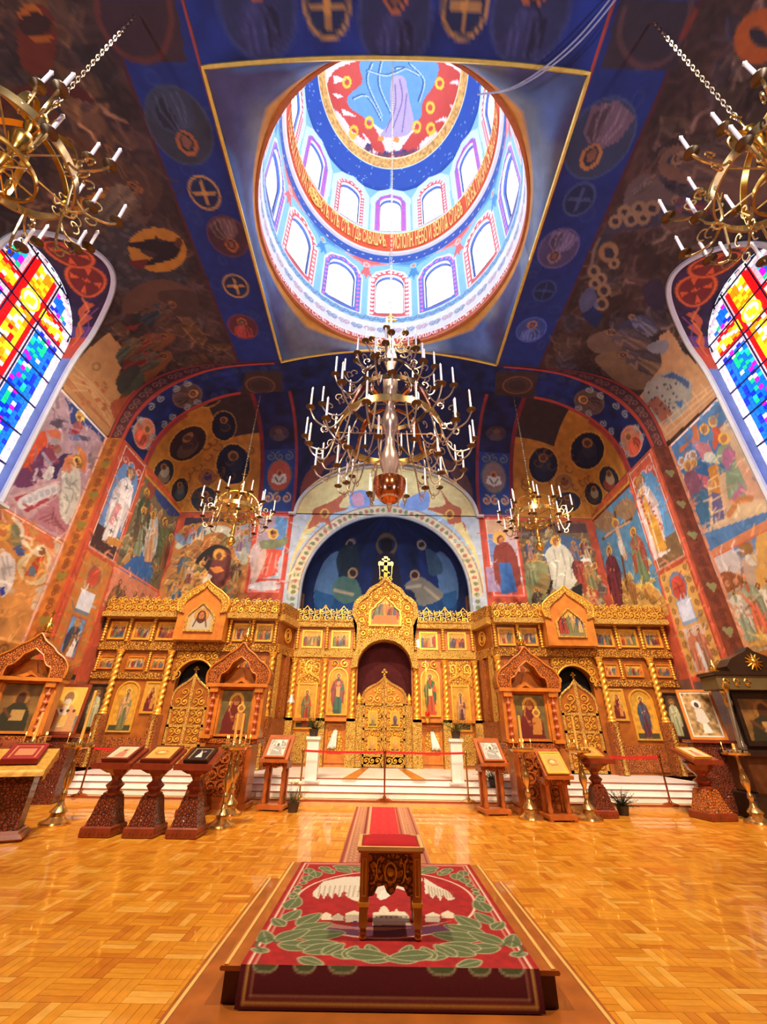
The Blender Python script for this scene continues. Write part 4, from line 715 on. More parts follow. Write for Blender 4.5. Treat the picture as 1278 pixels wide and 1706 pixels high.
for s in (-1, 1):
    q = [(410, 618), (470, 618), (472, 668), (398, 665)] if s < 0 else [(826, 620), (898, 620), (888, 668), (824, 668)]
    cv.poly(q, (60, 44, 44)); m = cv.m([(434, 642) if s < 0 else (862, 642)])[0]; cv.px = False; cv.ringp(m, .62, .5, .08, (120, 76, 50)); cv.ringp(m, .45, .36, .04, (84, 60, 60)); cv.px = True
vault_mesh('painted_soffit', INN, INNd, 0, 0, 0, 0, cv, ceil)
# arch face at y = 12.7 between the two sections
for s in (-1, 1):
    n_ = 120; t = np.linspace(0, 1, n_)
    po = np.stack([np.interp(t*OUTe, OUTd, OUT[:, 0]), np.interp(t*OUTe, OUTd, OUT[:, 1])], 1); pi_ = np.stack([np.interp(t*INNe, INNd, INN[:, 0]), np.interp(t*INNe, INNd, INN[:, 1])], 1)
    cv = Cv(0, 1, 0, .7, .02, (74, 34, 40)); cv = Cv(0, INNe, 0, .6, .03, (84, 44, 46)); cv.scroll(0, INNe*.75, .12, .48, 18, (140, 96, 84), .035); cv.rect(0, INNe, 0, .09, (178, 64, 50)); cv.rect(0, INNe, .51, .6, (170, 60, 48))
    tt = cv.U/INNe; o_ = np.stack([np.interp(tt, t, po[:, i]) for i in (0, 1)], 1); i_ = np.stack([np.interp(tt, t, pi_[:, i]) for i in (0, 1)], 1)
    kk = (cv.V/.6)[:, None]; X = s*(i_[:, 0]*(1-kk)+o_[:, 0]*kk); Z = i_[:, 1]*(1-kk)+o_[:, 1]*kk
    gridmesh('painted_arch_face', X, np.full(X.shape, YF), Z, cv.a, PAINT, ceil)
cv = None
# cove over the chancel
SX = lambda x: math.copysign(Di-float(np.interp(abs(x), INN[::-1, 0], INNd[::-1])), x)
cv = Cv(-Di, Di, 0, 6, .05, (22, 30, 74), MC); cv.mottle(.3, .4)
px = cv.px; cv.px = False
for s in (-1, 1):
    a, b = sorted((SX(s*6.35), SX(s*XC))); cv.rect(a, b, 0, 6, (176, 116, 40)); 
    a, b = sorted((SX(s*6.35), SX(s*8.2))); cv.rect(a, b, 0, 2.2, (52, 38, 40))
    a, b = sorted((SX(s*6.2), SX(s*6.4))); cv.rect(a, b, 0, 6, (120, 34, 44)); a, b = sorted((SX(s*4.5), SX(s*4.66))); cv.rect(a, b, 0, 6, (140, 48, 50))
    a, b = sorted((SX(s*9.0), SX(s*XC))); cv.rect(a, b, -1, .12, (160, 60, 44))
cv.mottle(.1, .25, seed=6); cv.px = px
G5 = Zm(160, 590, 3.759); R5 = Zm(840, 600, 2.918)
def oval(c, rx, ry, rot, bg, fg, f2):
    cv.ell(c, rx*1.1, ry*1.1, (206, 150, 60), .6, rot); cv.ell(c, rx, ry, bg, rot=rot)
    cv.ell((c[0], c[1]+ry*.35), rx*.62, ry*.5, fg, .9, rot); cv.ell((c[0]+rx*.1, c[1]-ry*.05), rx*.45, ry*.45, f2, .9, rot); cv.ell((c[0], c[1]-ry*.42), rx*.32, ry*.26, (150, 100, 54), rot=rot); cv.ell((c[0], c[1]-ry*.4), rx*.2, ry*.18, (84, 50, 36))
for c, rx, ry, rot, f in (((425, 740), 60, 82, .3, 0), ((525, 850), 50, 76, .3, 1), ((575, 560), 130, 90, -.7, 2), ((860, 690), 105, 125, 0, 3), ((695, 770), 58, 56, 0, 4), ((680, 910), 85, 80, 0, 5), ((800, 450), 75, 90, 0, 3), ((690, 240), 100, 90, -.3, 2)):
    p = G5(c)[0]; oval(p, rx/3.76, ry/3.76, rot, [(34, 34, 48), (30, 32, 44), (44, 30, 34), (14, 20, 44), (150, 92, 44), (36, 46, 62)][f], [(120, 100, 80), (60, 70, 80), (90, 70, 60), (18, 26, 52), (110, 80, 60), (60, 50, 60)][f], [(160, 150, 130), (90, 90, 80), (60, 40, 50), (30, 36, 60), (60, 40, 90), (90, 60, 60)][f])
for c, rx, ry, rot, f in (((510, 580), 46, 66, -.3, 0), ((435, 650), 42, 56, -.3, 1), ((405, 440), 80, 90, .3, 3), ((190, 510), 70, 85, 0, 3), ((290, 595), 44, 42, 0, 4), ((310, 690), 62, 50, 0, 5), ((320, 160), 60, 60, .5, 2)):
    p = R5(c)[0]; oval(p, rx/2.918, ry/2.918, rot, [(28, 34, 50), (24, 30, 44), (44, 34, 44), (14, 20, 44), (150, 100, 48), (30, 40, 60)][f], [(140, 60, 46), (70, 50, 50), (90, 80, 70), (26, 34, 60), (170, 120, 60), (60, 50, 60)][f], [(170, 150, 120), (150, 140, 110), (60, 60, 70), (40, 44, 60), (110, 60, 40), (90, 60, 60)][f])
for k in range(46):   # vine between the ovals
    s = -1 if k % 2 else 1; x = s*(6.8+4.6*rng.random()); y = 1.2+4.6*rng.random(); cv.px = False; t = np.linspace(0, 4.5, 12); r = .3*(1-t/6); cv.line([(x+r_*math.cos(q)*s, y+r_*math.sin(q)) for r_, q in zip(r, t)], .05, (112, 64, 24), .8); cv.px = True
# medallion columns left and right of the centre bay
for s in (-1, 1):
    cx = SX(s*5.42); m = cv.m([(463, 792) if s < 0 else (826, 795)])[0]; m2 = cv.m([(463, 722) if s < 0 else (824, 722)])[0]; e = cv.m([(462, 842)])[0]; tp = cv.m([(462, 748)])[0]; cv.px = False
    a, b = sorted((SX(s*4.66), SX(s*6.2))); cv.rect(a, b, tp[1], 6, (30, 60, 130)); cv.ell((cx, m[1]), .66, (e[1]-tp[1])*.3, (70, 90, 100)); cv.ell((cx, m[1]), .58, (e[1]-tp[1])*.27, (176, 84, 66) if s < 0 else (130, 110, 110))
    cv.poly([(cx-.4, m[1]+.3), (cx-.3, m[1]-.05), (cx+.3, m[1]-.05), (cx+.4, m[1]+.3), (cx, m[1]+.45)], (206, 204, 190)); cv.ell((cx, m[1]-.12), .16, .15, (196, 130, 70)); cv.ell((cx, m[1]-.1), .1, .11, (110, 66, 50)); cv.line([(cx-.2, m[1]+.1), (cx-.05, m[1]+.3)], .05, (30, 30, 36)); cv.line([(cx+.2, m[1]+.1), (cx+.05, m[1]+.3)], .05, (30, 30, 36))
    cv.scroll(a+.1, b-.1, m[1]+.7, min(5.95, e[1]), 3, (190, 160, 130), .06, col2=(190, 100, 70)); cv.scroll(a+.1, b-.1, tp[1], m[1]-.55, 3, (110, 120, 120), .05)
    cv.ell((cx, m2[1]), .5, .4, (66, 52, 66)); cv.ell((cx, m2[1]-.1), .18, .15, (110, 76, 60)); cv.ell((cx, m2[1]+.2), .3, .2, (84, 70, 80)); a, b = sorted((SX(s*4.5), s*6.3)); cv.rect(a, b, 5.93, 6, (190, 90, 110)); cv.px = True
px = cv.px; cv.px = False; cv.poly([(-4.3, 5.9), (-3.2, 4.2), (-2.2, 3.6), (-3.4, 3.8), (-4.3, 4.6)], (120, 60, 50), sm=True); cv.poly([(4.3, 5.9), (3.2, 4.2), (2.2, 3.6), (3.4, 3.8), (4.3, 4.6)], (90, 60, 60), sm=True); cv.rect(-Di, SX(-6.35), 5.93, 6, (206, 150, 60)); cv.rect(SX(6.35), Di, 5.93, 6, (206, 150, 60)); cv.px = px
xs_ = np.sign(cv.U)*np.interp(Di-np.abs(cv.U), INNd, INN[:, 0]); U, V = np.meshgrid(xs_, cv.V); zt_ = np.interp(Di-np.abs(cv.U), INNd, INN[:, 1])[None, :]; t = np.sin(np.radians(V/6*90))**(1/1.1); Y = YS+(YB-YS)*t; Z = 10.9+(zt_-10.9)*gt(t)
cx_, cz_ = cen(U), cen(Z)
gridmesh('painted_cove', U, Y, Z, cv.a, PAINT, ceil, ~((np.abs(cx_) < 4.45) & (cz_ < archz(cx_))))
# pendentives
th = np.linspace(0, 2*PI, 361); RD, ZR = 4.56, 16.75
def square(a):
    c, s = np.cos(a), np.sin(a); k = 1/np.maximum(np.abs(c), np.abs(s)); x, y = k*c, k*s
    return x*SQ, YD+y*(YF-Y0)/2
sx, sy = square(th); sz = np.where(np.abs(np.abs(sx)-SQ) < 1e-6, 15.5, 15.5+.8*(1-(sx/SQ)**2)); kk = np.linspace(0, 1, 16)[:, None]
X = sx*(1-kk)+RD*np.cos(th)*kk; Y = sy*(1-kk)+(YD+RD*np.sin(th))*kk; Z = sz*(1-kk)+ZR*kk-.25*np.sin(PI*kk)*np.ones_like(sx)
cv = Cv(0, 360, 0, 15, 1, (84, 112, 168)); cv.mottle(.3, 14, seed=21); cv.mottle(.8, 12, (74, 66, 104), 22); cv.mottle(.5, 16, (140, 140, 120), 23)
cv.a[13:, :] = np.array((206, 140, 50))/255; cv.a[:1, :] = np.array((120, 110, 110))/255
gridmesh('painted_pendentive', X, Y, Z, cv.a, PAINT, ceil)
# gilded trim round the opening
tr = MB(); sx_, sy_ = square(th); P = [(x*1.0, y, z-.03) for x, y, z in zip(sx, sy, sz)][:-1]; tr.tube(P, .055, 5, closed=True)
tag(tr.build('trim_4', mat('gilt_edge', (232, 200, 96), .35, .3), None), kind='structure')
tr = MB(); tr.tube([(RD*math.cos(a), YD+RD*math.sin(a), ZR) for a in np.linspace(0, 2*PI, 96)[:-1]], .09, 6, closed=True); tag(tr.build('trim_5', mat('orange_ring', (196, 110, 60), .5), None), kind='structure')
# ---------------------------------------------------------------- dome
dome = thing('dome', None, None); dome['kind'] = 'structure'
NW = 12
def ring_mesh(name, prof, cv, parent, keep=None):
    """prof: list of (r, z) along canvas v"""
    U, V = np.meshgrid(cv.U, cv.V); vv = [p[0] for p in prof]; R = np.interp(V, vv, [p[1] for p in prof]); Z = np.interp(V, vv, [p[2] for p in prof])
    A = U/cv.u1*2*PI; k = keep(cen(A), cen(Z)) if keep else None
    return gridmesh(name, R*np.sin(A), YD+R*np.cos(A), Z, cv.a, DPAINT, parent, k)
R1 = 4.56; L1 = 2*PI*R1
def winmask(z0, z1, hw, r):
    def f(A, Z):
        d = (A*NW/(2*PI)+.5) % 1-.5; x = np.abs(d)*2*PI/NW*r; top = z1-hw; return ~((x < hw) & (Z > z0) & ((Z < top) | (x*x+(Z-top)**2 < hw*hw)))
    return f
cv = Cv(0, L1, 16.8, 23.4, .06, (126, 186, 214)); cv.rect(0, L1, 16.8, 17.25, (206, 88, 56)); cv.rect(0, L1, 17.2, 17.28, (240, 240, 236)); cv.rect(0, L1, 17.28, 18.2, (222, 226, 228))
for k in range(48): 
    u = (k+.5)*L1/48; cv.scroll(u-.3, u+.3, 17.32, 18.1, 2, (110, 134, 160) if k % 2 else (176, 150, 160), .04)
for k in range(120): cv.ringp(((k+.5)*L1/120, 18.35+(.1 if k % 2 else 0)), .09, .09, .04, (96, 130, 170))
cv.rect(0, L1, 22.75, 23.4, (26, 74, 160))
for k in range(72): cv.ell(((k+.5)*L1/72, 23.05+.1*(k % 3-1)), .05, .05, (200, 200, 170))
for k in range(NW):
    u0 = k*L1/NW
    for du in (0, L1):
        for uu in (u0, u0+L1): 
            if du: continue
            o = uu; red = k % 2 == 0; ca = (206, 84, 84) if red else (84, 110, 190); cb = (250, 236, 232) if red else (226, 110, 170)
            cv.poly([(o-1.02, 18.6), (o-1.02, 21.3), (o-.7, 21.95), (o, 22.3), (o+.7, 21.95), (o+1.02, 21.3), (o+1.02, 18.6)], (226, 236, 240)); cv.poly([(o-.95, 18.65), (o-.95, 21.2), (o-.65, 21.85), (o, 22.2), (o+.65, 21.85), (o+.95, 21.2), (o+.95, 18.65)], ca)
            for q in range(9): z = 18.8+q*.3; cv.ell((o-.84, z), .07, .1, cb); cv.ell((o+.84, z), .07, .1, cb)
            for q in range(9): a = PI*(q+.5)/9; cv.ell((o+.84*math.cos(a), 21.15+.85*math.sin(a)), .08, .08, cb)
    c = ((k+.5)*L1/NW) % L1; sc = (206, 96, 90) if k % 2 else (60, 130, 180); s2 = (236, 190, 180) if k % 2 else (140, 200, 220)
    cv.poly([(c, 22.0), (c-.3, 22.35), (c-1.3, 22.7), (c-.5, 22.75), (c+.5, 22.75), (c+1.3, 22.7), (c+.3, 22.35)], sc); cv.poly([(c-.12, 22.1), (c-.35, 21.3), (c-.1, 21.6), (c, 21.2), (c+.1, 21.6), (c+.35, 21.3), (c+.12, 22.1)], sc)
    cv.line([(c-.2, 22.4), (c-1.1, 22.68)], .05, s2); cv.line([(c+.2, 22.4), (c+1.1, 22.68)], .05, s2); cv.ell((c, 22.35), .18, .22, s2); cv.ell((c, 22.35), .1, .14, (200, 140, 110))
ring_mesh('lower_drum', [(16.8, R1, 16.8), (23.4, R1, 23.4)], cv, dome, winmask(18.87, 21.7, .7, R1))
L2 = 2*PI*4.4
cv = Cv(0, L2, 0, 1.9, .05, (206, 78, 30)); cv.rect(0, L2, 0, .1, (240, 232, 220)); cv.rect(0, L2, 1.62, 1.72, (230, 206, 110)); cv.rect(0, L2, 1.72, 1.9, (170, 196, 180))
ring_mesh('inscription_band', [(0, R1, 23.4), (.08, 4.4, 23.45), (1.7, 4.36, 25.05), (1.9, 4.5, 25.2)], cv, dome)
R3 = 4.5; L3 = 2*PI*R3; cv = Cv(0, L3, 25.2, 31, .06, (130, 190, 216)); cv.rect(0, L3, 29.5, 31, (24, 70, 156)); cv.rect(0, L3, 25.2, 25.35, (214, 222, 214))
for k in range(150): cv.ell((rng.random()*L3, 29.7+rng.random()*1.3), .04, .04, (120, 160, 210))
for k in range(NW):
    for o in (k*L3/NW, k*L3/NW+L3):
        red = k % 2 == 0; ca = (196, 90, 170) if red else (208, 74, 80); cb = (110, 120, 210) if red else (250, 230, 230)
        cv.poly([(o-1.1, 25.4), (o-1.15, 28.6), (o-.7, 29.5), (o, 29.85), (o+.7, 29.5), (o+1.15, 28.6), (o+1.1, 25.4)], (196, 226, 236)); cv.poly([(o-.85, 25.45), (o-.85, 28.3), (o-.6, 28.95), (o, 29.3), (o+.6, 28.95), (o+.85, 28.3), (o+.85, 25.45)], ca)
        for q in range(10): z = 25.6+q*.3; cv.ell((o-.73, z), .07, .1, cb); cv.ell((o+.73, z), .07, .1, cb)
        for q in range(9): a = PI*(q+.5)/9; cv.ell((o+.73*math.cos(a), 28.3+.8*math.sin(a)), .08, .08, cb)
    cv.poly([((k+.5)*L3/NW-1.1, 29.0), ((k+.5)*L3/NW, 28.4), ((k+.5)*L3/NW+1.1, 29.0), ((k+.5)*L3/NW, 29.5)], (24, 70, 156)) if 0 else None
ring_mesh('upper_drum', [(25.2, 4.5, 25.2), (28.6, 4.5, 28.6), (29.8, 4.35, 29.6), (31, 3.75, 30.5)], cv, dome, winmask(25.55, 28.8, .6, R3))
L4 = 2*PI*3.7; cv = Cv(0, L4, 0, .6, .05, (206, 156, 84)); cv.mottle(.25, .09, seed=31); cv.rect(0, L4, 0, .04, (240, 230, 200)); cv.rect(0, L4, .54, .6, (226, 226, 190))
ring_mesh('gilded_ring', [(0, 3.75, 30.5), (.6, 3.4, 31.0)], cv, dome)
RC = 3.42; CAPZ = 31.0
MD = march(lambda x, y, z: (z > CAPZ) & (z > CAPZ+2.0*np.sqrt(np.clip(1-(x*x+(y-YD)**2)/RC**2, 0, 1))), lambda p: p[:, :2])
cv = Cv(-3.5, 3.5, YD-3.5, YD+3.5, .035, (232, 228, 224), MD); T4 = Zm(400, 90, 2.556)
cv.poly(T4((360, 140), (400, 70), (540, 20), (530, 240), (640, 460), (560, 400), (480, 330), (420, 250), (370, 200)), (200, 74, 64)); cv.poly(T4((960, 90), (820, 20), (780, 160), (740, 330), (640, 470), (760, 400), (860, 320), (940, 230), (960, 160)), (200, 74, 64))
for q in (((400, 90), (450, 110), (400, 130)), ((380, 170), (440, 180), (420, 190)), ((430, 230), (500, 270), (440, 260)), ((930, 110), (880, 130), (930, 140)), ((940, 200), (880, 220), (930, 215)), ((900, 260), (830, 290), (880, 290)), ((520, 330), (560, 380), (540, 390)), ((800, 350), (760, 390), (790, 390))): cv.poly(T4(*q), (240, 232, 228))
cv.poly(T4((530, 20), (820, 20), (830, 120), (780, 200), (760, 280), (640, 330), (560, 290), (470, 230), (460, 180), (520, 120)), (98, 156, 200), sm=True)
for q in (((560, 40), (540, 120), (600, 260)), ((600, 30), (590, 130), (640, 250)), ((720, 40), (780, 110), (760, 200)), ((480, 190), (540, 180), (600, 280)), ((660, 60), (700, 60), (760, 90)), ((540, 70), (620, 90), (700, 60))): cv.line(T4(*q), .09, (40, 92, 150), sm=True); cv.line([(x+2, y+1) for x, y in T4(*q)], .05, (190, 220, 236), sm=True)
cv.poly(T4((650, 100), (700, 100), (720, 190), (740, 300), (700, 350), (600, 350), (640, 280), (640, 170)), (176, 164, 200), sm=True)
for q in (((680, 110), (690, 200), (650, 320)), ((660, 130), (660, 230), (620, 330)), ((710, 170), (700, 260), (690, 330))): cv.line(T4(*q), .06, (120, 104, 160), sm=True)
for c in ((455, 120), (550, 292), (752, 310), (810, 228), (850, 125), (484, 330), (812, 318)): cv.ringp(T4(c)[0], 6, 8, .1, (240, 200, 60))
for k in range(9):
    p = T4((545+k*26, 400+((k*37) % 40)))[0]; cv.ell(p, 5, 8, ((40, 60, 120), (190, 60, 70), (60, 80, 150))[k % 3], rot=k); cv.ringp((p[0], p[1]+6), 7, 7, .05, (110, 70, 90))
for c in ((600, 360), (665, 365)): cv.ell(T4(c)[0], 5, 5, (220, 150, 70))
rr_ = np.linspace(0, 1, 100)[:, None]; aa = np.linspace(0, 2*PI, 420); X = RC*rr_*np.cos(aa); Y = YD+RC*rr_*np.sin(aa); Z = CAPZ+2.0*np.sqrt(1-rr_**2)*np.ones_like(aa)
iu = np.clip(np.rint((X-cv.u0)/(cv.u1-cv.u0)*(cv.nu-1)).astype(int), 0, cv.nu-1); iv = np.clip(np.rint((Y-cv.v0)/(cv.v1-cv.v0)*(cv.nv-1)).astype(int), 0, cv.nv-1)
gridmesh('painted_cap', X, Y, Z, cv.a[iv, iu], DPAINT, dome)
# drum windows: reveal, glazing, frame moulding
PANE = mat('daylit_glass', (226, 232, 244), .3, emit=7.0, var=.02)
REV = mat('window_reveal', (30, 60, 130), .6); FRM = mat('white_window_frame', (236, 238, 240), .5)
wn = 0
for tier, (r, z0, z1, hw) in enumerate(((R1, 18.87, 21.7, .7), (R3, 25.55, 28.8, .6))):
    out = [(-hw, z0), (hw, z0)]+[(hw*math.cos(a), z1-hw+hw*math.sin(a)) for a in np.linspace(0, PI, 13)]
    inn = [(x*.93, z0+.04+(z-z0)*.98) for x, z in out]
    mr = MB().ring([(x*1.0, z) for x, z in out], [(x*.999, z) for x, z in out], 0, .45); mr = MB(); n_ = len(out)
    mr.add([(x*1.02, 0, z) for x, z in out]+[(x*1.02, .3, z) for x, z in out], [(i, (i+1) % n_, n_+(i+1) % n_, n_+i) for i in range(n_)])
    mf = MB().ring([(x*1.07, z0-.04+(z-z0)*1.03) for x, z in out], out, -.04, .03); mp_ = MB().prism(inn, .2, .22); ml = MB().ring(out, inn, .16, .24); ml.box(-.015, .015, .17, .2, z0, z1); ml.box(-hw, hw, .17, .2, z0+(z1-z0)*.36, z0+(z1-z0)*.36+.03)
    for k in range(NW):
        a = k*2*PI/NW
        if wn > 24: break
        wn += 1; o = thing('window_%d' % (wn+2), None, None, (r*math.sin(a), YD+r*math.cos(a), 0), -a); o['kind'] = 'structure'
        if k == 0: parts = [mr.build('window_reveal', REV, o), mf.build('window_moulding', FRM, o), mp_.build('pane', PANE, o, False), ml.build('sash', mat('grey_sash', (150, 154, 166), .5), o)]
        else:
            for p in parts: c = p.copy(); C.objects.link(c); c.parent = o
# inscriptions, each word run warped on to its ring
GLYPH = mat('gold_lettering', (244, 206, 110), .4, .2); GLW = mat('white_lettering', (244, 226, 220), .5)
def ring_text(name, txt, a0, a1, r, z0, h, m, tilt=0., label=None):
    cu = bpy.data.curves.new('t', 'FONT'); cu.body = txt; cu.size = 1; cu.resolution_u = 2; cu.offset = .018; to = bpy.data.objects.new('t', cu); C.objects.link(to)
    dg = bpy.context.evaluated_depsgraph_get(); me = bpy.data.meshes.new_from_object(to.evaluated_get(dg)); bpy.data.objects.remove(to)
    co = np.empty(len(me.vertices)*3); me.vertices.foreach_get('co', co); co = co.reshape(-1, 3); lo, hi = co.min(0), co.max(0)
    u = (co[:, 0]-lo[0])/(hi[0]-lo[0]); v = (co[:, 1]-lo[1])/(hi[1]-lo[1]); A = a0+(a1-a0)*u; rr = r-tilt*v
    co = np.stack([rr*np.sin(A), YD+rr*np.cos(A), z0+h*v], 1); me.vertices.foreach_set('co', co.ravel().astype(np.float32)); me.update()
    o = link(name, me, m, dome); return o
ring_text('inscription', 'О ТЕБЕ БОГАТКО МАТИ', math.radians(-101), math.radians(-62), 4.33, 23.58, 1.33, GLYPH)
ring_text('inscription', 'СТЪ. СТЪ. СТЪ. ГДЬ САВАѠѲЪ.', math.radians(-52), math.radians(-2.5), 4.33, 23.58, 1.33, GLYPH)
ring_text('inscription', 'ИСПОЛН. НЕБО И ЗЕМЛѦ СЛАВѢ', math.radians(2), math.radians(53), 4.33, 23.58, 1.33, GLYPH)
ring_text('inscription', 'ТВОЕѦ. ПРИЗРИ СЪ ВЫСОТЪ СВѦТ', math.radians(56), math.radians(104), 4.33, 23.58, 1.33, GLYPH)
ring_text('inscription', 'ТѦ ЕДИНЪ ХРСТОСЪ ЖИВЪ ВОВѢКИ ДА ПОСЛУШАЕТЪ НАСЪ ВСѢХЪ ЛЮДЕЙ', math.radians(-80), math.radians(80), 4.5, 16.86, .32, GLW)
eb = MB(); a0 = math.radians(-57.4)
for R_ in (.42, ): eb.tube([((4.32)*math.sin(a0+R_*math.cos(t)/4.32), YD+4.32*math.cos(a0+R_*math.cos(t)/4.32), 24.2+R_*math.sin(t)) for t in np.linspace(0, 2*PI, 24)[:-1]], .05, 5, closed=True)
for q in (0, PI/4, PI/2, 3*PI/4): eb.tube([((4.32)*math.sin(a0+R_*math.cos(q)/4.32), YD+4.32*math.cos(a0+R_*math.cos(q)/4.32), 24.2+R_*math.sin(q)) for R_ in (-.36, .36)], .045, 5)
eb.build('round_emblem', GLYPH, dome)
# ---------------------------------------------------------------- stained-glass windows
def glassmat(nm, c, e=1.3): return mat(nm, c, .2, emit=e, var=.25, scale=14)
GL = {'r': glassmat('red_glass', (236, 18, 22)), 'y': glassmat('yellow_glass', (250, 206, 30)), 'o': glassmat('orange_glass', (246, 130, 16)), 'w': glassmat('white_glass', (236, 240, 240), .85),
      'b': glassmat('blue_glass', (14, 96, 214)), 'd': glassmat('deep_blue_glass', (16, 40, 190)), 'c': glassmat('cyan_glass', (30, 170, 220)), 'm': glassmat('magenta_glass', (206, 20, 200)), 'g': glassmat('green_glass', (20, 180, 120)), 'p': glassmat('pale_glass', (216, 190, 206), .8)}
LEAD = mat('lead_came', (30, 34, 90), .5)
GX = 11.05; XE = 10.66
def gkind(y, z, r):
    dy, dz = y-WY, z-13.1
    edge = (WR-abs(dy)) if z < WZ else WR-math.hypot(dy, z-WZ)
    if edge < .3: return 'w' if (int(z/.15)+int(y/.15)) % 3 else 'p'
    ax, az_ = abs(dy), abs(dz)
    if math.hypot(dy, dz) < .34: return 'y' if math.hypot(dy, dz) < .17 else 'w'
    incr = ax < .5 or az_ < .36
    if ax < .5 and z > 8.6:
        if ax > .34: return 'r'
        if dz > 1.0 and ax < .5: return r.choice('yow')
        return r.choice('yyow' if az_ > .4 else 'yow') if r.random() > .08 else 'r'
    if az_ < .36: return 'r' if az_ > .24 else r.choice('yyow')
    if ax < .66 or az_ < .5: return 'p'
    if ax < 1.24 and r.random() < .42: return r.choice('gcmwmcg')
    return r.choice('bbbd')
def stained(s, idx):
    o = thing('window_%d' % idx, None, None); o['kind'] = 'structure'; r = random.Random(4); n = 0; rest = {}
    tiles = []
    T = .145; meshes = {}
    for i in range(int(2*WR/T)+1):
        for j in range(int((WZ+WR-WS)/T)+1):
            y = WY-WR+(i+.5)*T; z = WS+(j+.5+.5*(i % 2))*T
            if not bool(inwin(np.array(y), np.array(z), WR-.03)): continue
            k = gkind(y, z, r); tiles.append((k, y, z))
    tiles.sort(key=lambda t: -(t[1]*2+(t[2]-8)*.7)) 
    for q, (k, y, z) in enumerate(tiles):
        if q < 298:
            v = r.randrange(3)
            if (k, v) not in meshes:
                a = .5*T-.008; j_ = lambda: r.uniform(-.008, .008)
                mb = MB().add([(-.008, -a+j_(), -a+j_()), (-.008, a+j_(), -a+j_()), (-.008, a+j_(), a+j_()), (-.008, -a+j_(), a+j_()), (.008, -a, -a), (.008, a, -a), (.008, a, a), (.008, -a, a)], [(0, 1, 2, 3), (7, 6, 5, 4), (0, 4, 5, 1), (1, 5, 6, 2), (2, 6, 7, 3), (3, 7, 4, 0)])
                g = mb.build('glass_pane', GL[k], o, False); meshes[(k, v)] = g.data
            else: g = link('glass_pane', meshes[(k, v)], None, o)
            g.location = (s*GX, y, z)
        else:
            mb = rest.setdefault(k, MB()); a = .5*T-.008; mb.box(s*GX-.008, s*GX+.008, y-a, y+a, z-a, z+a)
    for k, mb in rest.items(): mb.build('glass_panes', GL[k], o, False)['kind'] = 'stuff'
    mb = MB()
    for z in [13.1+.38+1.05*k for k in range(-6, 2)]+[13.1-.38]:
        h = WR if z < WZ else math.sqrt(max(.01, WR**2-(z-WZ)**2)); mb.box(s*GX-.03, s*GX+.03, WY-h, WY+h, z-.022, z+.022)
    for dy in (-.52, .52): mb.box(s*GX-.03, s*GX+.03, WY+dy-.02, WY+dy+.02, WS, WZ+1.55)
    mb.box(s*GX+s*.012, s*GX+s*.03, WY-WR, WY+WR, WS, WZ); 
    P = [(WR*math.cos(a), WZ+WR*math.sin(a)) for a in np.linspace(0, PI, 24)]; mb.M = None
    mb.add([(s*GX+s*.02, WY+x, z) for x, z in P]+[(s*GX+s*.03, WY+x, z) for x, z in P], [tuple(range(24)), tuple(range(47, 23, -1))])
    hub = MB(); hub.tube([(s*(GX-.03), WY+.3*math.cos(t), 13.1+.3*math.sin(t)) for t in np.linspace(0, 2*PI, 20)[:-1]], .035, 5, closed=True); hub.build('round_boss', GL['y'], o)
    mb.build('lead_bars', LEAD, o, False)
    # splayed tunnel between glass and vault, painted
    outl = [(WY+WR, z) for z in np.linspace(WS, WZ, 24)]+[(WY+WR*math.cos(a), WZ+WR*math.sin(a)) for a in np.linspace(0, PI, 60)[1:]]+[(WY-WR, z) for z in np.linspace(WZ, WS, 24)[1:]]
    outl = np.array(outl); L_ = np.r_[0, np.cumsum(np.hypot(*np.diff(outl, axis=0).T))]
    def xin(z):
        xs = OUT[::-1, 0]; zs = OUT[::-1, 1]; return np.where(z < 11.3, XW, np.interp(z, OUT[:OUT.shape[0], 1][:180], OUT[:180, 0]))
    cv = Cv(0, L_[-1], 0, 1, .045, (52, 26, 52)); cv.nv = 40; cv.V = np.linspace(0, 1, 40); cv.a = np.empty((40, cv.nu, 3)); cv.a[:] = np.array((46, 24, 56))/255.
    cv.v1 = 1; cv.mottle(.3, .2, seed=3); Lz = 6.2
    la = lambda a: (WZ-WS)+WR*a
    for k in (0, 1):   # symmetric ornament
        f = (lambda u: u) if k == 0 else (lambda u: L_[-1]-u)
        for a_, b_, c in ((0, 5.6, (110, 130, 190)), (5.6, 6.6, (186, 70, 50)), (6.6, 7.0, (90, 60, 120))): cv.rect(min(f(a_), f(b_)), max(f(a_), f(b_)), 0, 1, c)
        cv.poly([(f(u), v) for u, v in ((6.4, .35), (6.8, .6), (7.0, .4), (7.3, .75), (7.45, .4), (7.7, .7), (7.8, .45), (7.5, .2), (7.2, .3), (6.9, .15), (6.6, .25))], (206, 96, 50), .9)
        cv.line([(f(u), v) for u, v in ((6.2, .3), (6.7, .5), (7.1, .25), (7.5, .55), (7.9, .35))], .05, (230, 130, 70)); cv.line([(f(u), v) for u, v in ((6.3, .6), (6.9, .75), (7.3, .55), (7.6, .8))], .04, (150, 80, 140))
        cc = f(8.45); cv.ell((cc, .5), .5, .36, (110, 34, 30)); t = np.linspace(0, 2*PI, 26); cv.line([(cc+.5*math.cos(q), .5+.36*math.sin(q)) for q in t], .06, (214, 100, 44))
        for q in range(4): a = q*PI/2+.4; cv.poly([(cc+.04*math.cos(a+1.5), .5+.03*math.sin(a+1.5)), (cc+.42*math.cos(a-.2), .5+.3*math.sin(a-.2)), (cc+.42*math.cos(a+.2), .5+.3*math.sin(a+.2)), (cc+.04*math.cos(a-1.5), .5+.03*math.sin(a-1.5))], (206, 90, 40))
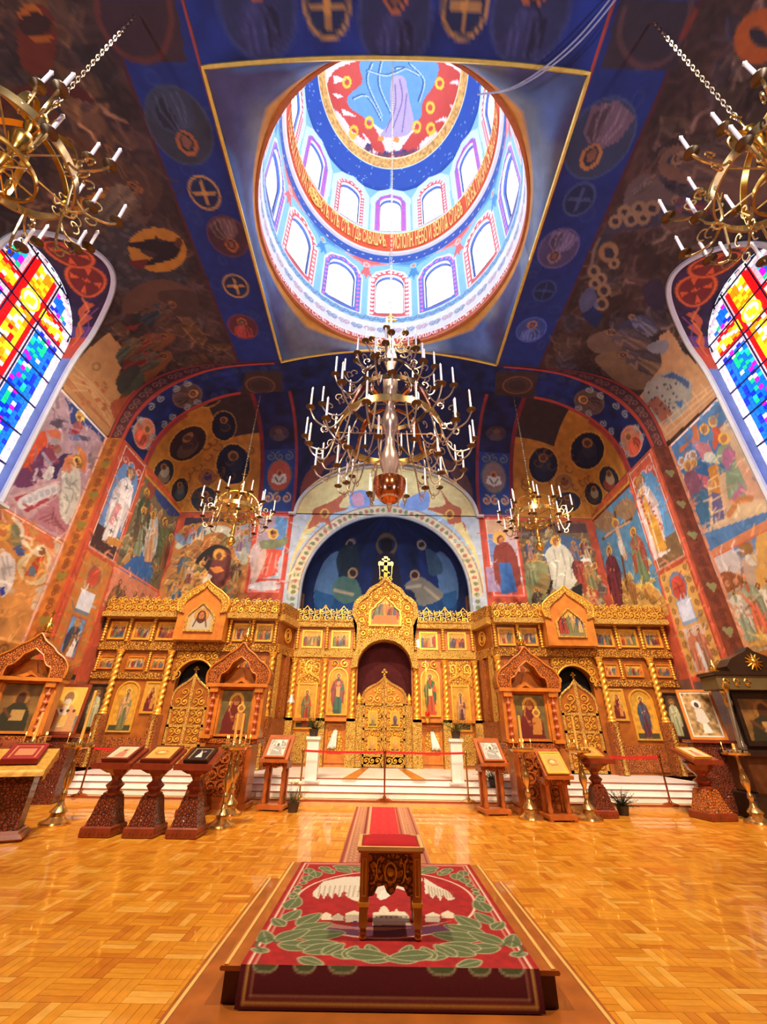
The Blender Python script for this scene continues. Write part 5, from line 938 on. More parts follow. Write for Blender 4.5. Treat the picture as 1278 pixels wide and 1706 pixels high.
    yz = np.stack([np.interp(cv.U, L_, outl[:, 0]), np.interp(cv.U, L_, outl[:, 1])]); xi = xin(yz[1]); V = cv.V[:, None]
    X = s*(GX*(1-V)+xi*V); gridmesh('painted_reveal', X, yz[0]*np.ones_like(V), yz[1]*np.ones_like(V), cv.a, PAINT, o)
    mb = MB(); P = [(s*(x-.03), y, z) for x, y, z in zip(xin(outl[:, 1]), outl[:, 0], outl[:, 1])]; mb.tube(P, .085, 6); mb.build('white_moulding', WHITE, o)
    mb = MB(); mb.box(min(s*10.4, s*GX), max(s*10.4, s*GX), WY-WR-.1, WY+WR+.1, WS-.08, WS); mb.build('window_sill', WHITE, o)
stained(-1, 1); stained(1, 2)
# ---------------------------------------------------------------- rear wall, floor, steps
cv = Cv(-XW, XW, 0, 16.4, .15, (140, 92, 56)); cv.mottle(.3, .6); Xg, Zg = np.meshgrid(cv.U, cv.V)
rw = gridmesh('wall_rear', Xg, np.full(Xg.shape, YR), Zg, cv.a, PAINT, None, cen(Zg) < ztop(OUT, cen(Xg))+.1); tag(rw, kind='structure')
floor = MB().box(-XW, XW, YR, 19, -.12, -.012).build('floor', mat('floor_bed', (96, 52, 18), .6), None, False); tag(floor, kind='structure')
FM = [mat('oak_block_%s' % n_, c, .3, var=.13, scale=9, coat=.45, bump=.05, bscale=60) for n_, c in (('amber', (216, 142, 34)), ('honey', (224, 152, 42)), ('straw', (234, 174, 74)), ('russet', (208, 130, 30)), ('brown', (196, 114, 26)))]
r = random.Random(5); blocks = []; BS = .3; nb = 4
for i in range(int(-XW/BS), int(XW/BS)):
    for j in range(int(-1/BS), int(12.0/BS)+1):
        x0, y0 = i*BS, j*BS
        bias = r.random()
        for k in range(nb):
            w_ = BS/nb; h = (i+j) % 2
            c = (x0+BS/2, y0+(k+.5)*w_) if h else (x0+(k+.5)*w_, y0+BS/2)
            if c[1] > 11.9 or abs(c[0]) > XW-.05: continue
            cl = r.choices(range(5), (5, 5, 1.6, 4, 1.2))[0] if bias > .25 else r.choices(range(5), (2, 6, 2, 2, 1))[0]
            blocks.append((c[0], c[1], h, cl))
def seen(x, y): 
    zc = y*math.cos(PIT)-CZ*math.sin(PIT); return zc > .3 and abs((x-CX)/zc*FOC) < 650 and y > 3.65 and not (abs(x) < 1.45 and y < 6.4)
big = sorted([b for b in blocks if seen(b[0], b[1])], key=lambda b: b[1])[:299]; bs = set(id(b) for b in big)
ms = {}
for b in big:
    key = (b[2], b[3])
    if key not in ms: a, c = (BS/2-.0015, BS/nb/2-.0015) if b[2] else (BS/nb/2-.0015, BS/2-.0015); g = MB().box(-a, a, -c, c, -.012, 0).build('plank', FM[b[3]], floor, False); ms[key] = g.data
    else: g = link('plank', ms[key], None, floor)
    g.location = (b[0], b[1], r.uniform(-.0006, 0)); 
for cl in range(5):
    mb = MB()
    for b in blocks:
        if b[3] == cl and id(b) not in bs:
            a, c = (BS/2-.0015, BS/nb/2-.0015) if b[2] else (BS/nb/2-.0015, BS/2-.0015); z = r.uniform(-.0006, 0); x, y = b[0], b[1]
            mb.add([(x-a, y-c, z), (x+a, y-c, z), (x+a, y+c, z), (x-a, y+c, z), (x-a, y-c, -.012), (x+a, y-c, -.012), (x+a, y+c, -.012), (x-a, y+c, -.012)], [(0, 1, 2, 3), (0, 4, 5, 1), (1, 5, 6, 2), (2, 6, 7, 3), (3, 7, 4, 0)])
    mb.build('planks', FM[cl], floor, False)['kind'] = 'stuff'
STONE = mat('tan_stone', (206, 160, 106), .4, var=.1); NOSE = mat('red_brown_edge', (150, 62, 30), .4)
st = thing('steps', 'white marble steps with red-brown edges before the screen', 'steps', (0, 11.9, 0))
MB().box(-9.0, 9.0, 0, 5.9, 0, .11).build('plinth', STONE, st, False); MB().box(-9.0, 9.0, -.012, .02, .095, .125).build('edge_strip', NOSE, st, False)
for k, (y, z) in enumerate(((.3, .24), (.58, .36), (.86, .48))):
    MB().box(-8.8+.15*k, 8.8-.15*k, y, 5.9, z-.12, z-.012).build('step', MARB, st, False); MB().box(-8.82+.15*k, 8.82-.15*k, y-.015, y+.05, z-.012, z+.003).build('edge_strip', NOSE, st, False); MB().box(-8.8+.15*k, 8.8-.15*k, y+.05, 5.9, z-.012, z).build('tread', MARB, st, False)
for x in (-.85, .85): MB().add([(x-.12 if x > 0 else x-.25, .8, .481), (x+.12 if x < 0 else x+.25, .8, .481), (x*.72+.12, 4.3, .481), (x*.72-.12, 4.3, .481), (x-.12 if x > 0 else x-.25, .8, .484), (x+.12 if x < 0 else x+.25, .8, .484), (x*.72+.12, 4.3, .484), (x*.72-.12, 4.3, .484)], [(0, 1, 2, 3), (7, 6, 5, 4), (0, 4, 5, 1), (1, 5, 6, 2), (2, 6, 7, 3), (3, 7, 4, 0)]).build('wood_inlay', WOOD, st, False)
# ================================================================ ICONS (paintings on panels)
def icon_cv(kind, w, h, res, seed=0):
    r = random.Random(seed*7+3); gold = (206, 150, 52)
    cv = Cv(0, w, 0, h, res, gold); cv.mottle(.12, .12, seed=seed)
    F = lambda x, y, hh, a, b=None, **k: cv.fig((x*w, y*h), hh*h, a, b, **k)
    pal = [(150, 54, 36), (70, 84, 104), (110, 110, 70), (196, 150, 100), (90, 50, 60), (190, 120, 50)]
    if kind == 'saint':
        a, b = r.choice(pal), r.choice(pal); cv.rect(0, w, 0, h*.12, (70, 70, 50)); F(.5, .03, .86, a, b, halo=(228, 184, 84), wd=w/h*1.6)
    elif kind == 'deacon':
        cv.a[:] = np.array((60, 42, 30))/255; cv.ell((w*.5, h*.52), w*.4, h*.46, (84, 62, 40)); F(.5, .06, .84, (170, 172, 130), (196, 196, 156), halo=(150, 110, 60), wd=w/h*1.9)
    elif kind == 'scene':
        cv.poly([(0, 0), (0, h*.45), (w*.2, h*.6), (w*.35, h*.4), (w*.5, h*.3), (w*.7, h*.62), (w, h*.5), (w, 0)], r.choice([(176, 120, 60), (150, 110, 70), (120, 116, 80)]))
        for k in range(5): F(.14+.18*k, .05+r.random()*.1, .66+.12*r.random(), r.choice(pal), r.choice(pal), halo=(226, 180, 84), wd=w/h*.42+.5, halo_r=.13)
    elif kind in ('madonna', 'hodegetria'):
        cv.a[:] = np.array((196, 148, 60) if kind == 'madonna' else (110, 96, 60))/255; cv.mottle(.1, .1)
        cv.ell((w*.5, h*.72), w*.24, w*.26, (226, 176, 74)); cv.poly([(w*.12, 0), (w*.16, h*.4), (w*.3, h*.62), (w*.38, h*.8), (w*.5, h*.87), (w*.62, h*.8), (w*.68, h*.62), (w*.84, h*.4), (w*.88, 0)], (106, 36, 34), sm=False)
        cv.ell((w*.5, h*.73), w*.1, w*.13, (170, 108, 66)); cv.poly([(w*.5, h*.1), (w*.54, h*.45), (w*.7, h*.55), (w*.82, h*.4), (w*.78, h*.1)], (190, 130, 60)); cv.ell((w*.68, h*.58), w*.12, w*.12, (230, 186, 84)); cv.ell((w*.68, h*.57), w*.07, w*.08, (160, 100, 60))
        cv.line([(w*.3, h*.55), (w*.45, h*.3), (w*.6, h*.35)], w*.05, (150, 70, 50)); cv.ell((w*.42, h*.38), w*.06, w*.03, (180, 120, 76)); cv.line([(w*.5, h*.86), (w*.36, h*.7), (w*.3, h*.5)], w*.02, (226, 180, 90))
    elif kind == 'standing_madonna':
        F(.5, .02, .9, (54, 96, 84), (150, 76, 80), halo=(230, 186, 84), wd=w/h*2.2, hair=(110, 40, 44)); cv.ell((w*.52, h*.66), w*.1, w*.12, (214, 150, 90)); cv.poly([(w*.42, h*.38), (w*.42, h*.6), (w*.62, h*.6), (w*.6, h*.36)], (214, 160, 90)); cv.poly([(w*.3, 0), (w*.7, 0), (w*.62, h*.1), (w*.38, h*.1)], (50, 80, 70))
    elif kind == 'teacher':
        F(.5, .02, .92, (176, 70, 40), (54, 96, 60), halo=(230, 186, 84), wd=w/h*2.0); cv.poly([(w*.38, h*.42), (w*.62, h*.42), (w*.62, h*.56), (w*.38, h*.56)], (230, 204, 130)); cv.rect(w*.2, w*.8, 0, h*.1, (180, 70, 40))
    elif kind == 'face':
        cv.a[:] = np.array((186, 160, 112))/255; cv.poly([(w*.14, h*.05), (w*.2, h*.6), (w*.5, h*.84), (w*.8, h*.6), (w*.86, h*.05)], (176, 170, 150)); cv.ell((w*.5, h*.55), w*.27, w*.27, (176, 104, 36)); cv.ell((w*.5, h*.55), w*.24, w*.24, (206, 140, 60)); cv.ell((w*.5, h*.5), w*.17, w*.25, (70, 38, 22)); cv.ell((w*.5, h*.53), w*.1, w*.16, (176, 108, 66)); cv.ell((w*.46, h*.56), w*.015, w*.012, (30, 16, 10)); cv.ell((w*.54, h*.56), w*.015, w*.012, (30, 16, 10)); cv.line([(w*.5, h*.56), (w*.5, h*.48)], .01, (120, 66, 40)); cv.poly([(w*.4, h*.42), (w*.6, h*.42), (w*.5, h*.25)], (90, 52, 30)); cv.line([(w*.36, h*.5), (w*.25, h*.15)], w*.05, (96, 58, 34)); cv.line([(w*.64, h*.5), (w*.75, h*.15)], w*.05, (96, 58, 34))
    elif kind == 'bishop':
        cv.a[:] = np.array((214, 168, 70))/255; cv.rect(0, w, 0, h*.35, (110, 120, 110)); cv.poly([(w*.05, 0), (w*.1, h*.4), (w*.3, h*.58), (w*.7, h*.58), (w*.9, h*.4), (w*.95, 0)], (190, 140, 90)); cv.poly([(w*.4, h*.6), (w*.6, h*.6), (w*.6, h*.1), (w*.4, h*.1)], (226, 210, 180)); cv.ell((w*.5, h*.74), w*.26, w*.26, (226, 184, 84)); cv.ell((w*.5, h*.74), w*.15, w*.2, (150, 110, 76)); cv.ell((w*.5, h*.65), w*.11, w*.1, (206, 196, 180)); cv.line([(w*.25, h*.5), (w*.5, h*.3)], w*.06, (236, 230, 214)); cv.rect(w*.42, w*.66, h*.12, h*.36, (220, 176, 90))
        for k in range(4): cv.ell((w*(.2+.2*k), h*.45), w*.05, w*.05, (90, 50, 40))
    elif kind == 'elijah':
        cv.a[:] = np.array((116, 84, 44))/255; cv.mottle(.25, .15); cv.ell((w*.52, h*.68), w*.2, w*.22, (150, 104, 50)); cv.ell((w*.52, h*.66), w*.12, w*.18, (76, 48, 30)); cv.poly([(w*.1, 0), (w*.2, h*.45), (w*.4, h*.58), (w*.66, h*.58), (w*.84, h*.4), (w*.9, 0)], (52, 50, 34)); cv.rect(w*.4, w*.74, h*.22, h*.44, (176, 140, 80)); cv.line([(w*.2, h*.45), (w*.4, h*.3)], w*.08, (96, 60, 36))
    elif kind == 'silver':
        cv.a[:] = np.array((176, 172, 164))/255; cv.mottle(.3, w*.1, seed=seed); cv.ell((w*.5, h*.68), w*.16, w*.18, (214, 210, 200)); cv.poly([(w*.2, h*.05), (w*.25, h*.45), (w*.4, h*.6), (w*.6, h*.6), (w*.78, h*.4), (w*.8, h*.05)], (150, 148, 142)); cv.ell((w*.5, h*.67), w*.08, w*.1, (96, 66, 46)); cv.line([(w*.3, h*.4), (w*.6, h*.3)], w*.05, (226, 224, 216)); cv.frame(w*.04, w*.96, h*.03, h*.97, w*.05, (206, 202, 192))
    elif kind == 'white':
        cv.a[:] = np.array((214, 188, 150))/255; cv.ell((w*.5, h*.68), w*.14, w*.14, (206, 150, 90)); cv.poly([(w*.25, h*.1), (w*.35, h*.55), (w*.65, h*.55), (w*.75, h*.1)], (186, 120, 100)); cv.ell((w*.5, h*.66), w*.08, w*.1, (140, 90, 60)); cv.frame(w*.04, w*.96, h*.03, h*.97, w*.05, (230, 214, 190))
    elif kind == 'chalice':
        cv.a[:] = np.array((206, 160, 76))/255; cv.ell((w*.45, h*.55), w*.26, w*.16, (190, 110, 60)); cv.ell((w*.45, h*.45), w*.3, w*.14, (214, 150, 80)); cv.ell((w*.45, h*.55), w*.14, w*.09, (230, 200, 130)); cv.line([(w*.2, h*.5), (w*.35, h*.35), (w*.7, h*.4)], w*.04, (140, 80, 40)); cv.frame(w*.05, w*.95, h*.04, h*.96, w*.04, (226, 186, 96))
    elif kind == 'dark':
        cv.a[:] = np.array((30, 26, 36))/255; cv.poly([(w*.3, h*.2), (w*.42, h*.6), (w*.36, h*.85), (w*.5, h*.62), (w*.64, h*.2)], (206, 204, 196)); cv.frame(w*.05, w*.95, h*.04, h*.96, w*.05, (206, 166, 96)); cv.ell((w*.6, h*.7), w*.07, w*.09, (170, 110, 70))
    elif kind == 'metal':
        cv.a[:] = np.array((150, 120, 76))/255; cv.mottle(.35, w*.1, seed=4); cv.ell((w*.45, h*.72), w*.16, w*.14, (206, 204, 200)); cv.ell((w*.45, h*.7), w*.08, w*.09, (70, 46, 34)); cv.poly([(w*.3, h*.35), (w*.35, h*.62), (w*.6, h*.62), (w*.7, h*.35), (w*.5, h*.25)], (196, 186, 170)); cv.poly([(w*.4, h*.08), (w*.45, h*.3), (w*.6, h*.28), (w*.7, h*.1)], (214, 206, 190)); cv.frame(w*.03, w*.97, h*.02, h*.98, w*.05, (216, 210, 196))
    elif kind == 'supper':
        for k in range(7): F(.12+.127*k, .22+(.1 if 1 < k < 5 else 0), .55, r.choice(pal), r.choice(pal), halo=(236, 196, 90), wd=1.1, halo_r=.14)
        cv.poly([(w*.05, h*.08), (w*.15, h*.38), (w*.85, h*.38), (w*.95, h*.08)], (176, 110, 50))
    elif kind == 'gospel':
        cv.a[:] = np.array((150, 40, 40))/255; cv.frame(w*.06, w*.94, h*.05, h*.95, w*.05, (206, 150, 90)); cv.rect(w*.2, w*.8, h*.25, h*.75, (196, 130, 90))
    return cv
def painting(cv, parent, x0, z0, y, keep=None, name='painting', label=None, rot=None):
    """upright painted panel facing -y; or lying when rot given (matrix)"""
    U, V = np.meshgrid(cv.U, cv.V); k = keep(cen(U), cen(V)) if keep else None
    o = gridmesh(name, U+x0, np.full(U.shape, y), V+z0, cv.a, ICONP, parent, k)
    if label: o['label'] = label
    return o
def arch_keep(w, h):
    return lambda u, v: (v < h-w*.5) | ((u-w/2)**2+(v-(h-w*.5))**2 < (w*.5)**2)
def icon(parent, x0, x1, z0, z1, y, kind, seed=0, arch=False, fm=None, fw=.05, res=.022, label=None, name='icon'):
    """a framed icon: frame mesh (part) with its painting as sub-part"""
    w, h = x1-x0, z1-z0; mb = MB()
    if arch:
        o = [(x0, z0), (x1, z0)]+[(x0+w/2+w/2*math.cos(a), z1-w/2+w/2*math.sin(a)) for a in np.linspace(0, PI, 13)]
        c = (x0+w/2, z1-w/2); i = [(x0+fw, z0+fw), (x1-fw, z0+fw)]+[(c[0]+(w/2-fw)*math.cos(a), c[1]+(w/2-fw)*math.sin(a)) for a in np.linspace(0, PI, 13)]
        mb.ring(o, i, y-.05, y)
    else:
        o = [(x0, z0), (x1, z0), (x1, z1), (x0, z1)]; i = [(x0+fw, z0+fw), (x1-fw, z0+fw), (x1-fw, z1-fw), (x0+fw, z1-fw)]; mb.ring(o, i, y-.05, y)
        i2 = [(x0+fw*1.3, z0+fw*1.3), (x1-fw*1.3, z0+fw*1.3), (x1-fw*1.3, z1-fw*1.3), (x0+fw*1.3, z1-fw*1.3)]; mb.ring(i, i2, y-.03, y)
    f = mb.build(name, fm or GOLD, parent, False)
    if label: f['label'] = label
    cv = icon_cv(kind, w-fw*1.6, h-fw*1.6, res, seed); painting(cv, f, x0+fw*.8, z0+fw*.8, y-.015, arch_keep(w-fw*1.6, h-fw*1.6) if arch else None)
    return f
# ---------------------------------------------------------------- carved ornament in the round
def scroll3(mb, x0, x1, z0, z1, y, n, r=.018, flip=0, seg=15):
    for k in range(n):
        cx = x0+(k+.5)*(x1-x0)/n; cz = (z0+z1)/2; R = min((x1-x0)/n*.62, (z1-z0)*.52); s = 1 if (k+flip) % 2 else -1
        t = np.linspace(0, 2.7*PI, seg); q = R*(1-t/(3.2*PI))
        mb.tube([(cx+a*math.cos(b*s+PI/2), y-.012*math.sin(b), cz+s*a*math.sin(b*s+PI/2)*((z1-z0)/2/R*.95 if R else 1)) for a, b in zip(q, t)], r, 4)
        mb.ball((cx, y-.01, cz), r*1.7, 6)
def twisted(h, r, lobes=2, turns=4.5, n=14, m=56):
    mb = MB(); v = []; f = []
    for j in range(m+1):
        z = h*.07+(h*.86)*j/m; ph = 2*PI*turns*j/m
        for i in range(n): a = 2*PI*i/n; q = r*(1+.26*math.cos(lobes*(a-ph/1))); v.append((q*math.cos(a), q*math.sin(a), z))
    for j in range(m):
        for i in range(n): k = (i+1) % n; f.append((j*n+i, j*n+k, (j+1)*n+k, (j+1)*n+i))
    mb.add(v, f); mb.lathe([(r*1.5, 0), (r*1.5, h*.02), (r*1.2, h*.03), (r*1.45, h*.045), (r*1.1, h*.075)], 14)
    mb.lathe([(r*1.1, h*.925), (r*1.35, h*.945), (r*1.1, h*.955), (r*1.6, h*.985), (r*1.6, h)], 14); return mb
def beadcol(h, r):
    P = [(r*1.3, 0), (r*1.3, h*.04)]
    for k in range(7): z = h*(.06+.88*k/7); P += [(r*.5, z), (r*1.15, z+h*.04), (r*1.15, z+h*.08), (r*.5, z+h*.115)]
    return MB().lathe(P+[(r*1.3, h*.96), (r*1.3, h)], 10)
TW = {}
def put(kind, mb_fn, parent, loc, m, name, label=None):
    if kind not in TW: TW[kind] = mb_fn().build(name, m, parent, True, 60).data; o = bpy.data.objects[-1] if 0 else [c for c in parent.children if c.data == TW[kind]][0]
    else: o = link(name, TW[kind], None, parent)
    o.location = loc; return o
def ogee(w, h, n=10):   # right half of a keel arch from (w,0) to (0,h)
    P = [(w, 0), (w*1.02, h*.18), (w*.98, h*.36), (w*.84, h*.52), (w*.62, h*.64), (w*.4, h*.73), (w*.2, h*.84), (w*.07, h*.94), (0, h)]
    return [tuple(p) for p in crv(P, 4, False)]
def mirror(P): return [(x, z) for x, z in P]+[(-x, z) for x, z in P[::-1][1:]]
def shift(P, cx, cz): return [(x+cx, z+cz) for x, z in P]
# ================================================================ ICONOSTASIS
YCn, YWg = 16.4, 15.1; FZ = .48
def cross_mb(mb, x, y, z, s):   # small gilded cross
    mb.box(x-.05*s, x+.05*s, y-.03, y+.03, z, z+.62*s, .008); mb.box(x-.2*s, x+.2*s, y-.03, y+.03, z+.36*s, z+.46*s, .008)
    mb.box(x-.1*s, x+.1*s, y-.03, y+.03, z+.51*s, z+.56*s); mb.add([(x-.11*s, y-.03, z+.2*s), (x+.11*s, y-.03, z+.13*s), (x+.11*s, y-.03, z+.18*s), (x-.11*s, y-.03, z+.25*s), (x-.11*s, y+.03, z+.2*s), (x+.11*s, y+.03, z+.13*s), (x+.11*s, y+.03, z+.18*s), (x-.11*s, y+.03, z+.25*s)], [(0, 1, 2, 3), (7, 6, 5, 4), (0, 4, 5, 1), (1, 5, 6, 2), (2, 6, 7, 3), (3, 7, 4, 0)])
ic = thing('iconostasis', 'tall gilded carved icon screen with spiral columns across the apse', 'icon screen', (0, 0, 0))
def opening_panel(x0, x1, z0, z1, cx, hw, spring, top, y0, y1, n=16):   # panel with an arched doorway
    A = [(cx+hw*math.cos(a), spring+(top-spring)*math.sin(a)) for a in np.linspace(0, PI, n)]
    mb = MB(); mb.box(x0, cx-hw, y0, y1, z0, spring); mb.box(cx+hw, x1, y0, y1, z0, spring)
    up = [(x1, spring)]+[(x1-(x1-x0)*k/(n-1), z1) for k in range(n)]; 
    P = A; Q = [(x1-(x1-x0)*k/(n-1), z1) for k in range(n)]
    mb.ring(Q, P, y0, y1, closed=False); mb.add([(x1, y0, spring), (x1, y1, spring), (x1, y1, z1), (x1, y0, z1)], [(0, 1, 2, 3)]); mb.add([(x1, y0, spring), (x1, y0, z1), (P[0][0], y0, P[0][1])], [(0, 1, 2)]); mb.add([(x0, y0, spring), (P[-1][0], y0, P[-1][1]), (x0, y0, z1)], [(0, 1, 2)])
    return mb
# -------- centre bay
y = YCn
opening_panel(-3.5, 3.5, FZ, 5.1, 0, 1.0, 3.65, 4.63, y, y+.25).build('panelling', WOOD, ic, False)
MB().box(-3.5, -1.05, y-.1, y, 4.0, 4.3, .03).build('entablature', CARVF, ic, False); MB().box(1.05, 3.5, y-.1, y, 4.0, 4.3, .03).build('entablature', CARVF, ic, False)
for a, b in ((-3.5, -1.1), (1.1, 3.5)): mb = MB(); mb.box(a, b, y-.22, y+.1, 5.1, 5.36, .04); mb.box(a, b, y-.26, y+.1, 5.3, 5.37, .02); mb.build('cornice', CARVF, ic, False)
for a, b in ((-3.45, -1.28), (1.28, 3.45)):
    mb = MB()
    scroll3(mb, a, b, 5.36, 5.6, y-.05, 10, .022); scroll3(mb, a, b, 5.58, 5.82, y-.05, 10, .02, 1)
    for k in range(11): x = a+(b-a)*k/10; mb.tube([(x, y-.05, 5.36), (x+.03, y-.05, 5.6), (x, y-.05, 5.84)], .02, 4)
    for k in range(3): x = a+(b-a)*(k+.5)/3; cross_mb(mb, x, y-.05, 5.8, .3 if k == 1 else .01); mb.tube([(x-.2, y-.05, 5.7), (x, y-.05, 5.95), (x+.2, y-.05, 5.7)], .025, 4)
    mb.build('openwork_crest', GOLD, ic)
for x in (-3.34, -2.22, -1.15, 1.15, 2.22, 3.34):
    put('twc', lambda: twisted(1.98, .085), ic, (x, y-.16, 1.95), GOLD, 'spiral_column'); put('bdc', lambda: beadcol(.78, .06), ic, (x, y-.12, 4.31), GOLD, 'turned_colonnette')
    MB().box(x-.16, x+.16, y-.3, y, FZ, 1.95, .02).build('pedestal', CARVF, ic, False)
MB().box(-3.5, -1.0, y-.3, y, 1.86, 1.95, .02).build('ledge', WOOD, ic, False); MB().box(1.0, 3.5, y-.3, y, 1.86, 1.95, .02).build('ledge', WOOD, ic, False)
for k, (a, b) in enumerate(((-3.18, -2.4), (-2.06, -1.32), (1.32, 2.02), (2.4, 3.12))): icon(ic, a, b, 4.33, 5.0, y-.02, 'scene', k+1, label=None)
icon(ic, -2.06, -1.32, 2.05, 3.66, y-.02, 'standing_madonna', 5, True, label='arched icon of a mother and child in purple'); icon(ic, 1.32, 2.03, 2.05, 3.66, y-.02, 'teacher', 6, True, label='arched icon of a bearded figure holding an open book')
icon(ic, -3.16, -2.42, 1.6, 3.1, y-.02, 'saint', 9, label='icon of a saint bowing in an orange robe'); icon(ic, 2.42, 3.1, 1.6, 3.1, y-.02, 'saint', 2, label='icon of a winged figure in red')
for s in (-1, 1):
    mb = MB(); scroll3(mb, min(s*3.2, s*2.4), max(s*3.2, s*2.4), 3.35, 3.9, y-.04, 3, .03); P = shift(mirror(ogee(.4, .4)), s*2.79, 3.05); mb.tube([(a, y-.05, b) for a, b in P], .03, 5); mb.tube([(a*1, y-.05, b+.06) for a, b in P], .018, 4)
    mb.build('gilded_carving', GOLD, ic); MB().box(min(s*3.18, s*2.4), max(s*3.18, s*2.4), y-.03, y-.005, 3.1, 3.95).build('gilt_panel', CARV, ic, False)
    MB().box(min(s*3.16, s*2.42), max(s*3.16, s*2.42), y-.05, y, FZ+.1, 1.5, .03).build('gilt_panel', CARVF, ic, False)
    a, b = min(s*2.04, s*1.32), max(s*2.04, s*1.32); mb = MB().ring([(a, .6), (b, .6), (b, 1.8), (a, 1.8)], [(a+.08, .68), (b-.08, .68), (b-.08, 1.72), (a+.08, 1.72)], y-.05, y); mb.build('panel_moulding', WOOD, ic, False)
    MB().prism(shift(mirror(ogee(.24, .4)), (a+b)/2, 1.25)+[((a+b)/2-.24, .9), ((a+b)/2+.24, .9)], y-.04, y).build('carved_panel', CARV, ic, False)
    mb = MB(); scroll3(mb, min(s*2.05, s*1.3), max(s*2.05, s*1.3), 3.62, 3.95, y-.04, 2, .025); mb.build('gilded_carving', GOLD, ic)
# keel-arched gable
prof = [(1.08, 3.95), (1.07, 5.15), (1.27, 5.55), (1.27, 5.8), (1.21, 6.05), (1.02, 6.24), (.8, 6.36), (.74, 6.48), (.62, 6.63), (.33, 6.8), (.12, 6.97), (0, 7.1)]
door_a = [(1.0*math.cos(a), 3.65+.98*math.sin(a)) for a in np.linspace(0, PI, 23)]
out_p = mirror(prof); mb = MB()
mb.ring(out_p, door_a, y-.32, y-.02, closed=False); mb.build('gable', CARV, ic, False)
mb = MB(); oo = [(x*1.0, z) for x, z in out_p]; ii = [(x*.86, 3.95+(z-3.95)*.955) for x, z in out_p]; mb.ring(oo, ii, y-.4, y-.3, closed=False); mb.build('gable_moulding', CARVF, ic, False)
mb = MB(); mb.ring([(1.24*math.cos(a), 3.6+1.22*math.sin(a)) for a in np.linspace(0, PI, 30)], [(1.0*math.cos(a), 3.65+.98*math.sin(a)) for a in np.linspace(0, PI, 30)], y-.38, y-.1, closed=False); mb.build('arch_moulding', CARVF, ic, False)
tp = [(.62, 5.12), (.64, 5.5), (.6, 5.72), (.42, 5.86), (.36, 5.98), (.14, 6.15), (0, 6.32)]; TPp = mirror(tp); mb = MB(); mb.ring(TPp+[(-.62, 5.12)], [(x*.88, 5.16+(z-5.12)*.92) for x, z in TPp]+[(-.54, 5.16)], y-.42, y-.32, closed=True); g = mb.build('gable_icon', GOLD, ic, False)
cvs = icon_cv('supper', 1.16, 1.1, .022, 2)
from_poly = lambda P: (lambda u, v: np.array([[False]]))
def inpoly(P, x, y_):
    ins = np.zeros(x.shape, bool)
    for (x1, y1), (x2, y2) in zip(P, P[1:]+P[:1]):
        if y1 != y2: ins ^= ((y1 > y_) != (y2 > y_)) & (x < (x2-x1)*(y_-y1)/(y2-y1)+x1)
    return ins
painting(cvs, g, -.58, 5.14, y-.34, lambda u, v: inpoly([(a+.58, b-5.14) for a, b in TPp], u, v))
mb = MB()
for x, z, r_ in ((-.86, 5.85, .17), (.86, 5.85, .17), (-.9, 5.35, .17), (.9, 5.35, .17), (0, 6.52, .14), (-.83, 4.85, .15), (.83, 4.85, .15), (-.36, 6.28, .13), (.36, 6.28, .13)):
    mb.tube([(x+r_*math.cos(t), y-.34, z+r_*math.sin(t)) for t in np.linspace(0, 2*PI, 16)[:-1]], .028, 5, closed=True); mb.tube([(x+r_*.45*math.cos(t), y-.35, z+r_*.45*math.sin(t)) for t in np.linspace(0, 2*PI, 10)[:-1]], .025, 4, closed=True)
mb.build('carved_roundels', GOLD, ic)
mb = MB(); cross_mb(mb, 0, y-.12, 7.1, 1.55); mb.tube([(-.23, y-.12, 7.1), (-.27, y-.12, 7.75), (-.23, y-.12, 7.85)], .02, 4); mb.tube([(.23, y-.12, 7.1), (.27, y-.12, 7.75), (.23, y-.12, 7.85)], .02, 4); scroll3(mb, -.4, .4, 6.98, 7.2, y-.12, 2, .025); mb.build('summit_cross', GOLDB, ic)
MB().box(-1.2, 1.2, y+.5, y+.54, FZ, 4.8).build('curtain', mat('dark_red_curtain', (76, 12, 20), .9, var=.3), ic, False)
